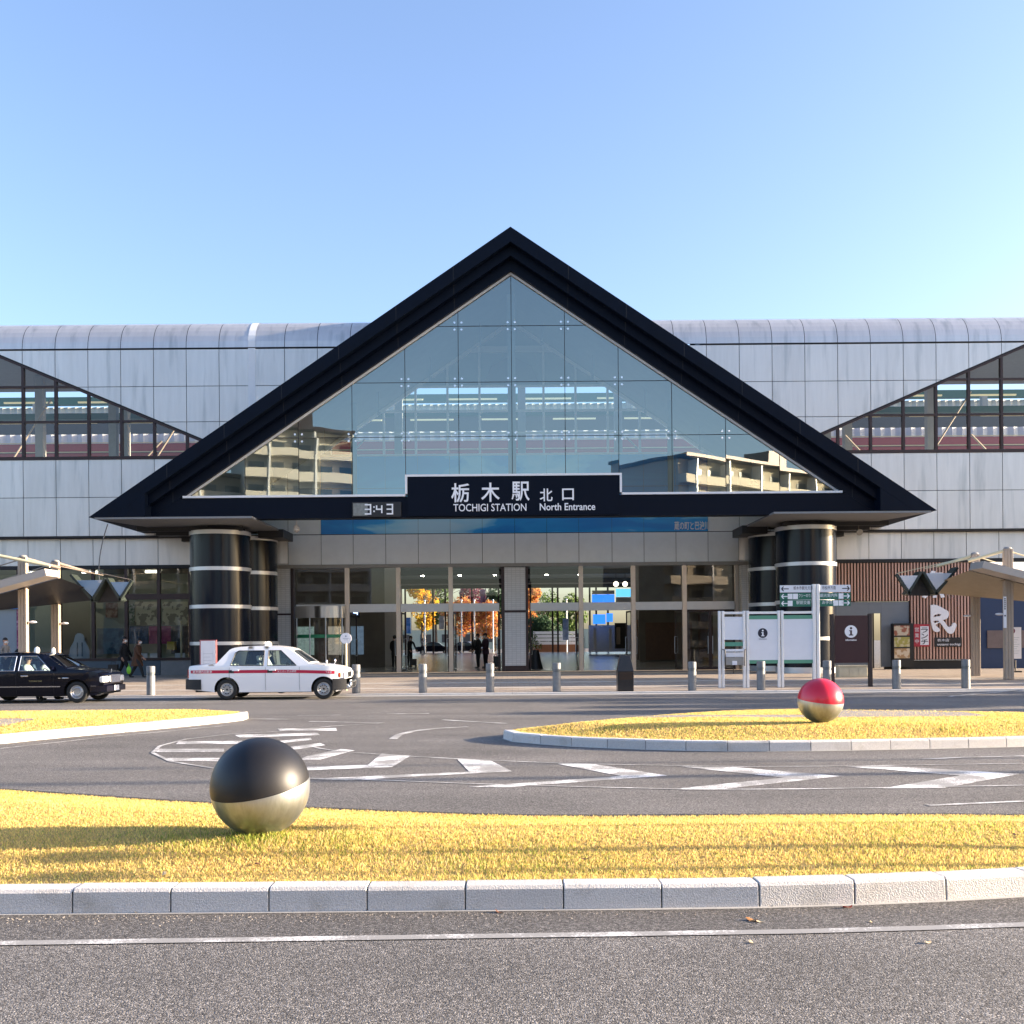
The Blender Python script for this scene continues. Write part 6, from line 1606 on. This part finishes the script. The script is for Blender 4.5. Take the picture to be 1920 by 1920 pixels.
for i, (px, lb) in enumerate(((118,"white shop chair behind the left window pane"), (264,"white shop chair under the blue banner, left one"), (288,"white shop chair under the magenta banner"), (335,"white shop chair beside the black columns"))):
    q = P(px, 1228, 48.3); r_ = empty("chair", (q.x, 48.3, 0.21), 0, lb, "chair", "white chairs in the waiting room")
    b = MB(); b.box(-0.24,0.24,-0.22,0.22,0.44,0.48); b.build("seat", m_board, r_, bevel=0.01)
    b = MB(); b.box(-0.24,0.24,0.18,0.22,0.60,0.95); b.build("backrest", m_board, r_, bevel=0.01)
    for sx in (-.21,.21):
        for sy in (-.19,.19): b = MB(); b.tube((sx,sy,0),(sx,sy,0.44 if sy < 0 else 0.62),0.016,n=8); b.build("leg", m_steel, r_)
b = MB(); b.tube((0,0,0),(0,0,2.4),0.05,n=10); o = b.build("pole", m_cream, None); q = P(340,1226,47.2); o.location = (q.x, 47.2, 0.21); tag(o, "cream vertical pole inside the last waiting room window", "pole")
b = MB(); b.tube((0,0,2.401),(0,0,2.43),0.06,n=10); b.build("cap", m_cream, o)
# shop front cut off at the left edge
so3 = empty("kiosk", (PX(12,45.6), 45.6, 0.19), 0, "white and blue kiosk front cut off by the left picture edge", "kiosk")
KI = Matrix.Translation(-Vector((PX(12,45.6), 45.6, 0.19)))
b = MB(); b.box(-26, PX(36,45.6), 45.6, 46.3, PZ(20,1138,45.6), PZ(20,1126,45.6)); mpart("fascia", b, m_board, so3, KI)
b = MB(); b.box(-26, PX(35,45.6), 45.595, 45.6, PZ(20,1142,45.6), PZ(20,1137.5,45.6)); mpart("blue_band", b, M("kiosk_blue", (0.01,0.16,0.55), 0.4), so3, KI)
b = MB(); b.box(-26, PX(28,45.6), 45.75, 45.8, 0.95, PZ(20,1142,45.6)); mpart("pane", b, M("kiosk_pane", (0.22,0.27,0.32), 0.15, coat=0.4), so3, KI)
b = MB(); b.box(PX(29,45.6), PX(34,45.6), 45.7, 45.85, 0.19, PZ(20,1142,45.6)); mpart("magenta_strip", b, M("magenta_strip", (0.18,0.02,0.09), 0.5, c2=(0.4,0.2,0.3), cs=8), so3, KI)
b = MB(); b.box(-26, PX(29,45.6), 45.7, 45.86, 0.19, 0.94); mpart("counter_front", b, m_mid, so3, KI)

# flower arrangement on a draped stand by the pier
q = P(1003, 1246, 51.5)
fs_ = empty("flower_stand", (q.x, 51.5, 0.187), 0, "black draped stand topped with white and green flowers right of the pier", "flower stand")
b = MB(); b.lathe([(0,0),(0.42,0.0),(0.30,0.45),(0.20,0.95),(0,0.96)], (0,0,0), 18); b.build("drape", m_black, fs_, smooth=True)
lf = MB(); r2 = random.Random(5)
for i in range(160):
    a = r2.uniform(0,6.28); rr = r2.uniform(0,0.34); z = 1.0+r2.uniform(0,0.85)*(1-rr/0.5); c = Vector((rr*math.cos(a), rr*math.sin(a), z)); d = Vector((r2.uniform(-1,1),r2.uniform(-1,1),r2.uniform(-.3,1))).normalized()*0.10; e = d.orthogonal().normalized()*0.035
    lf.add([c-d*0.3, c+e, c+d, c-e], [(0,1,2,3)], 0 if r2.random() < 0.6 else 1)
lf.build("flowers", [leafmat("bouquet_green", (0.10,0.20,0.03)), leafmat("bouquet_white", (0.75,0.72,0.66))], fs_)

# ------------------------------------------------------------------ kiosks, boards and plaza beyond the passage
m_bsign = M("blue_sign", (0.02,0.14,0.62), 0.4, emit=0.6); m_cyan = M("cyan_sign", (0.10,0.42,0.75), 0.4, emit=0.5)
sh = empty("ticket_corner", (PX(1160,99), 99, 0.187), 0, "ticket corner with blue and white signs at the far right of the hall", "kiosk")
SI = Matrix.Translation(-Vector((PX(1160,99), 99, 0.187)))
def far(n, px0, px1, py0, py1, Y, mat, th=0.1):
    b = MB(); b.box(PX(px0,Y,py0), PX(px1,Y,py0), Y, Y+th, PZ((px0+px1)/2,py1,Y), PZ((px0+px1)/2,py0,Y)); return mpart(n, b, mat, sh, SI)
far("sign_board", 1110, 1152, 1107, 1114, 99, m_letter); far("sign_board", 1110, 1152, 1114.5, 1131, 99, m_bsign); far("sign_board", 1155, 1203, 1104, 1119, 99, m_cyan); far("sign_board", 1155, 1203, 1119.5, 1131, 99, m_letter); far("sign_board", 1205, 1217, 1106, 1131, 99, m_bsign)
far("sign_board", 1112, 1135, 1152, 1170, 98.8, m_bsign); far("sign_board", 1137, 1149, 1150, 1166, 98.8, m_bsign); far("counter", 1104, 1217, 1172, 1222, 101, m_corr, 0.6)
for q in (1113, 1142): far("white_post", q, q+5, 1178, 1218, 98.5, m_letter)
far("leaflet_rack", 1153, 1175, 1168, 1216, 97.5, m_dark, 0.4); far("leaflet_rack", 1192, 1212, 1168, 1214, 97.5, m_dark, 0.4)
far("rack_sheet", 1156, 1163, 1176, 1208, 97.4, m_beige); far("rack_sheet", 1196, 1203, 1176, 1206, 97.4, m_beige)
for i, (px, lb) in enumerate(((1155,"lit round lamp above the ticket corner, left"),(1172,"lit round lamp above the ticket corner, right"))):
    q = P(px, 1095, 90); b = MB(); b.ball((0,0,0), 0.22, None, None, 16, 10); o = b.build("globe_lamp", m_lamp, None, smooth=True); o.location = q; tag(o, lb, "lamp", "globe lamps in the hall")
    b = MB(); b.tube((0,0,0.23),(0,0,7.6-q.z),0.02,n=6); b.build("rod", m_black, o)

def tree(name, loc, H, cr, cmat, label, seed, trunk_h=0.35, n=2600, leaf=0.20, squash=1.0, bare=False, group="trees beyond the station"):
    r_ = random.Random(seed); root = empty(name, loc, r_.uniform(0,6), label, "tree", group)
    t = MB(); th = H*trunk_h; ends = []
    def limb(p, d, L, r, dep):
        q = p+d*L; t.tube(p, q, r, r*0.62, 7, False)
        if dep == 0: ends.append(q); return
        for _ in range(3 if dep > 1 else 4):
            nd = (d+Vector((r_.uniform(-.8,.8), r_.uniform(-.8,.8), r_.uniform(-.15,.6)))).normalized(); limb(q, nd, L*r_.uniform(.55,.8), r*0.55, dep-1)
    limb(Vector((0,0,0)), Vector((r_.uniform(-.04,.04),0,1)).normalized(), th, H*0.022, 3)
    t.build("trunk", M("bark_"+name, (0.10,0.075,0.055), 0.9, var=0.3, vs=6), root, smooth=True)
    if not bare:
        c0 = Vector((0,0,th+(H-th)*0.48)); bl_ = []
        for i in range(16):
            a = r_.uniform(0,6.28); u = r_.uniform(-1,1); rr = cr*r_.uniform(0.25,0.78)*math.sqrt(max(0.1,1-u*u)); bl_.append((c0+Vector((rr*math.cos(a), rr*math.sin(a), u*(H-th)*0.42)), cr*r_.uniform(0.25,0.48)))
        lm_ = MB(); vs = []; fs = []
        for i in range(n):
            c, br_ = bl_[r_.randrange(len(bl_))]; d = Vector((r_.gauss(0,1), r_.gauss(0,1), r_.gauss(0,1))).normalized()*br_*r_.uniform(0.55,1.05)**0.7
            p = c+d; a = Vector((r_.gauss(0,1), r_.gauss(0,1), r_.gauss(0,1))).normalized(); b = a.orthogonal().normalized(); s_ = leaf*r_.uniform(.6,1.4); k = len(vs)
            vs += [tuple(p-a*s_), tuple(p+b*s_*.6), tuple(p+a*s_), tuple(p-b*s_*.6)]; fs.append((k,k+1,k+2,k+3))
        lm_.v = vs; lm_.f = fs; lm_.m = [0]*len(fs); lm_.build("crown", cmat, root)
    return root
m_or = leafmat("leaf_orange", (0.55,0.26,0.09), 0.4, 0.03); m_go = leafmat("leaf_gold", (0.60,0.38,0.04), 0.4); m_gr = leafmat("leaf_green", (0.10,0.16,0.045), 0.35); m_dg = leafmat("leaf_dark", (0.035,0.075,0.035), 0.25); m_pl = leafmat("leaf_plum", (0.22,0.06,0.09), 0.35)
def tr(px, Y, H, cr, m, lb, sd, **k):
    q = P(px, 1220, Y); tree("autumn_tree" if m in (m_or, m_go, m_pl) else "green_tree", (q.x, Y, 0), H, cr, m, lb, sd, **k)
tr(862, 138, 7.6, 2.9, m_or, "orange autumn tree left of the pier beyond the far doors", 1)
tr(882, 146, 9.4, 2.6, m_pl, "plum coloured tree behind the orange one", 2)
tr(912, 134, 7.0, 2.4, m_or, "orange tree right beside the tiled pier", 3)
tr(792, 132, 9.8, 2.6, m_go, "golden tree at the left of the far doorway", 4)
tr(818, 150, 12.0, 3.0, m_gr, "green tree behind the golden tree", 5)
tr(928, 150, 10.6, 2.6, m_dg, "dark conifer shaped tree at the pier's left edge", 6)
tr(993, 136, 9.0, 2.2, m_or, "orange tree right of the tiled pier", 7)
tr(1022, 158, 8.4, 3.6, m_gr, "low grey green tree in the right doorway", 8)
tr(1020, 132, 4.4, 2.6, m_dg, "dark green clipped tree behind the planted bank", 9, trunk_h=0.2)
tr(1072, 150, 8.0, 2.6, m_gr, "green tree near the ticket corner signs", 10)
# planted bank, cars and poles outside the far doors
q = P(1045, 1222, 124); pb_ = empty("planter", (q.x, 124, 0), 0, "brick planter with white slatted bench top outside the right doors", "planter")
b = MB(); b.box(-3.2,3.2,0,1.2,0.0,1.05); b.build("brick_base", tiles("far_brick", (0.30,0.13,0.06), 0.3, 0.1), pb_)
b = MB()
for i in range(4): b.box(-2.9,2.2,0.1+0.02*i,0.4+0.02*i,1.06+i*0.42,1.40+i*0.42)
b.build("white_slat", m_white, pb_)
for i, (px, lb) in enumerate(((797,"slim white pole by the golden tree"),(848,"slim white pole left of the second post"),(866,"slim white pole before the orange tree"),(890,"slim cream pole behind the couple"),(925,"slim white pole beside the pier"),(1063,"thick white pole by the blue banner"))):
    q = P(px, 1220, 123); b = MB(); b.tube((0,0,0),(0,0,6.4),0.075,n=10); o = b.build("flag_pole", m_white, None, smooth=True); o.location = (q.x, 123, 0); tag(o, lb, "pole", "poles outside the far doors")
    b = MB(); b.ball((0,0,6.45), 0.13); b.build("finial", m_steel, o, smooth=True)
for px, py0, py1, c, lb in ((765,1158,1188,(0.05,0.22,0.60),"blue and white poster stand by the left far door"),(828,1155,1180,(0.70,0.72,0.75),"white banner with a blue mark in the left far doorway"),(1060,1160,1200,(0.30,0.45,0.80),"pale blue banner by the thick white pole"),(905,1105,1130,(0.33,0.10,0.18),"plum banner hanging high by the dark tree")):
    o = flat("banner", px-5, px+5, py0, py1, 119.5, M("banner_cloth", c, 0.6, c2=tuple(min(1, x+0.25) for x in c), cs=1.5), lb, "banner", 0.05)
    h_ = o.location.z; b = MB(); b.box(0.34,0.40,0.06,0.12,-h_,2.0); b.build("stand", m_steel, o)
def farcar(px, Y, mat, label, flip=1):
    q = P(px, 1220, Y); r_ = empty("distant_car", (q.x, Y, 0.0), 0 if flip > 0 else math.pi, label, "car", "cars beyond the station")
    b = MB(); pts = smoothline([(-2.2,0.35),(-2.25,0.8),(-1.9,0.95),(-1.25,1.0),(-0.75,1.42),(0.4,1.45),(1.1,1.0),(1.95,0.88),(2.2,0.7),(2.2,0.35)], 3)
    b.prism(pts, -0.82, 0.82); b.build("body", mat, r_, bevel=0.08)
    b = MB(); b.prism([(-1.12,1.02),(-0.72,1.36),(0.36,1.38),(0.95,1.02)], -0.835, 0.835); b.build("window_glass", M("far_glass", (0.05,0.07,0.08), 0.08, coat=0.5), r_)
    for x in (-1.35, 1.35):
        for y in (-0.72, 0.72): b = MB(); b.tube((x,y-0.11,0.31),(x,y+0.11,0.31),0.31,n=20); w_ = b.build("wheel", m_rubber, r_, smooth=True); c = MB(); c.tube((x,y-0.115,0.31),(x,y+0.115,0.31),0.17,n=16); c.build("rim", m_rim, w_)
farcar(815, 124, m_carblack, "distant black car seen through the left doors")
farcar(868, 126, m_carblack, "distant black car with bright windscreen left of the couple", -1)
farcar(885, 133, m_carwhite, "distant white car behind the couple")
# pale building closing the view behind the trees
bd = empty("far_building", (4, 190, 0), 0, "pale low block behind the autumn trees", "building")
b = MB(); b.box(-26,30,0,10,0,3.6); b.build("wall", m_pale, bd)
b = MB()
for i in range(14): b.box(-25+i*4,-23+i*4,-0.05,-0.005,1.3,2.8)
b.build("window", m_dark, bd)

# ------------------------------------------------------------------ things beside and behind the camera that shade or mirror in the glass
def apartment(loc, rz, w_, d_, fl, label, base):
    r_ = empty("apartment_block", loc, rz, label, "building", "apartment blocks behind the viewpoint"); h = 2.95
    b = MB(); b.box(-w_/2, w_/2, 0, d_, 0, fl*h+0.6); b.build("wall", M("apartment_wall", base, 0.7, var=0.05), r_)
    b = MB()
    for f in range(fl): b.box(-w_/2-0.1, w_/2+0.1, -1.5, -0.01, f*h+0.3, f*h+1.45)
    b.build("balcony", M("balcony_front", tuple(min(0.9, c*1.25) for c in base), 0.6), r_)
    b = MB()
    for f in range(fl):
        for k in range(int(w_/3)): b.box(-w_/2+k*3+0.5, -w_/2+k*3+2.4, -0.06, -0.005, f*h+0.5, f*h+2.5)
    b.build("window", M("apartment_window", (0.05,0.06,0.07), 0.1), r_)
    b = MB()
    for k in range(int(w_/6)+1): b.box(-w_/2+k*6-0.12, -w_/2+k*6+0.12, -1.6, -0.012, 0, fl*h+0.4)
    b.build("fin", m_white, r_)
    b = MB(); b.box(-w_/2-0.3, w_/2+0.3, -1.7, d_+0.2, fl*h+0.61, fl*h+1.0); b.box(-2,2,2,6,fl*h+1.01,fl*h+3.6); b.build("roof", m_brown, r_)
apartment((38, -56, 0), R(180-38), 44, 12, 8, "cream apartment block with long balconies on the right", (0.42,0.36,0.27))
apartment((-29, -58, 0), R(180-24), 15, 12, 10, "grey cream apartment block with white balconies on the left", (0.48,0.45,0.40))
apartment((-46, -54, 0), R(180-30), 20, 12, 8, "lower apartment block at the far left", (0.40,0.36,0.31))
apartment((2, -95, 0), R(180), 30, 12, 3, "low block straight behind the viewpoint", (0.36,0.33,0.30))
apartment((88, -40, 0), R(180-60), 40, 12, 6, "apartment block at the far right", (0.38,0.33,0.27))
def lamp_post(x, y, h, label, r=0.07):
    ro = empty("street_lamp", (x, y, 0), R(90), label, "street lamp", "street lamps beside the roundabout")
    b = MB(); b.tube((0,0,0),(0,0,0.8),r*1.7,r*1.5,12); b.tube((0,0,0.8),(0,0,h),r,r*0.7,12); b.tube((0,0,h-0.1),(0,1.2,h+0.25),r*0.5,n=8); b.build("pole", m_beam, ro, smooth=True)
    b = MB(); b.ball((0,1.35,h+0.22), 0.13, 0.34, 0.07, 14, 8); b.build("lamp_head", m_board, ro, smooth=True)
ty = math.tan(R(90-SUN_AZ))
def upsun(y0, x): return y0+ty*x                   # where to stand so the shadow line passes y0 on the camera axis
lamp_post(8.6, upsun(7.02, 8.6), 2.15, "low unseen post added for its shadow right of the near lawn, nearest the road", 0.045)  # three thin posts added out of view to throw shadow stripes on the lawn
lamp_post(9.4, upsun(6.62, 9.4), 2.25, "low unseen post added for its shadow right of the near lawn, second from the road", 0.04)
lamp_post(9.0, upsun(7.70, 9.0), 2.0, "low unseen post added for its shadow right of the near lawn, third from the road", 0.04)
lamp_post(33.0, upsun(12.2, 33.0), 9.2, "tall street lamp right of the chevron markings", 0.13)
lamp_post(30.0, upsun(13.6, 30.0), 7.0, "tall street lamp behind the right lawn", 0.05)
m_ev = leafmat("leaf_evergreen", (0.05,0.09,0.03), 0.25)
for i, (x, yy, H, cr) in enumerate(((30,25.3,7.2,1.9),(37,28.2,8.5,2.2),(27,23.0,5.6,1.3),(46,26.4,9.5,2.3),(34,33.5,6.5,1.6),(40,35.5,7.5,1.8))):
    tree("street_tree", (x, upsun(yy, x), 0), H, cr, m_ev, "evergreen street tree beside the station road, number %s from the road" % ("one two three four five six".split()[i]), 40+i, trunk_h=0.3, n=900, leaf=0.22, group="street trees beside the station road")

# ------------------------------------------------------------------ fallen leaves
r3 = random.Random(11); lmats = [M("dry_leaf", (0.36,0.16,0.05), 0.8), M("pale_leaf", (0.55,0.42,0.26), 0.8), M("brown_leaf", (0.12,0.05,0.03), 0.8), M("red_leaf", (0.50,0.05,0.02), 0.7)]
def leaf(px, py, z, m, s, label):
    s *= 0.72; q = G(px, py, z); b = MB(); n = 9; pts = [Vector((s*math.cos(2*math.pi*i/n)*(1+0.25*(i % 2)), s*0.62*math.sin(2*math.pi*i/n)*(1+0.3*(i % 2)), s*0.22*math.cos(4*math.pi*i/n)+s*0.22)) for i in range(n)]
    b.add([(0,0,s*0.12)]+pts, [(0, 1+i, 1+(i+1) % n) for i in range(n)]); o = b.build("fallen_leaf", m, None); o.location = (q.x, q.y, z+0.004); o.rotation_euler = (r3.uniform(-.3,.3), r3.uniform(-.3,.3), r3.uniform(0,6)); tag(o, label, "leaf", "fallen leaves")
leaf(1410, 1727, 0.0, lmats[0], 0.045, "curled tan leaf on the road below the kerb right of centre")
leaf(1424, 1729, 0.0, lmats[1], 0.032, "small pale leaf touching the curled tan leaf on the road")
leaf(1739, 1768, 0.0, lmats[1], 0.030, "pale leaf on the road at the right, below the white line")
leaf(1408, 1768, 0.0, lmats[1], 0.022, "small pale scrap on the road under the white line")
leaf(1024, 1705, 0.0, lmats[0], 0.036, "orange brown leaf against the kerb foot in the middle")
leaf(935, 1712, 0.0, lmats[2], 0.034, "dark leaf against the kerb foot left of the orange brown one")
leaf(258, 1712, 0.0, lmats[1], 0.030, "pale leaf against the kerb foot at the left")
leaf(1590, 1703, 0.0, lmats[3], 0.046, "bright red leaf leaning on the sunlit kerb stone")
leaf(1446, 1701, 0.0, lmats[1], 0.022, "tiny pale leaf at the kerb foot near the corner")
leaf(482, 1622, 0.18, lmats[2], 0.036, "dark brown leaf on the lawn below the black ball")
leaf(1098, 1612, 0.19, lmats[2], 0.036, "dark brown leaf on the lawn in the middle")
leaf(1905, 1567, 0.22, lmats[2], 0.036, "dark brown leaf on the lawn at the right edge")
leaf(308, 1640, 0.16, lmats[1], 0.030, "pale leaf on the lawn close to the left kerb stones")
leaf(1632, 1730, 0.0, lmats[1], 0.018, "tiny pale scrap on the road below the red leaf")
gt = MB()
for i in range(900):
    x = r3.uniform(-3.6, 3.6); y = 6.20-abs(r3.gauss(0, 0.10))-0.01; s = r3.uniform(0.002, 0.0065)
    if x > 1.7: y += 0.05*(x-1.7)**1.3
    gt.add([(x-s,y-s,0.001),(x+s,y-s*.7,0.001),(x+s*.8,y+s,0.001),(x-s*.6,y+s,0.001),(x,y,s*1.2+0.001)], [(0,1,4),(1,2,4),(2,3,4),(3,0,4)])
tag(gt.build("grit", m_gravel), kind='stuff')
gt = MB()
n_ = 60
for i in range(n_):
    pass
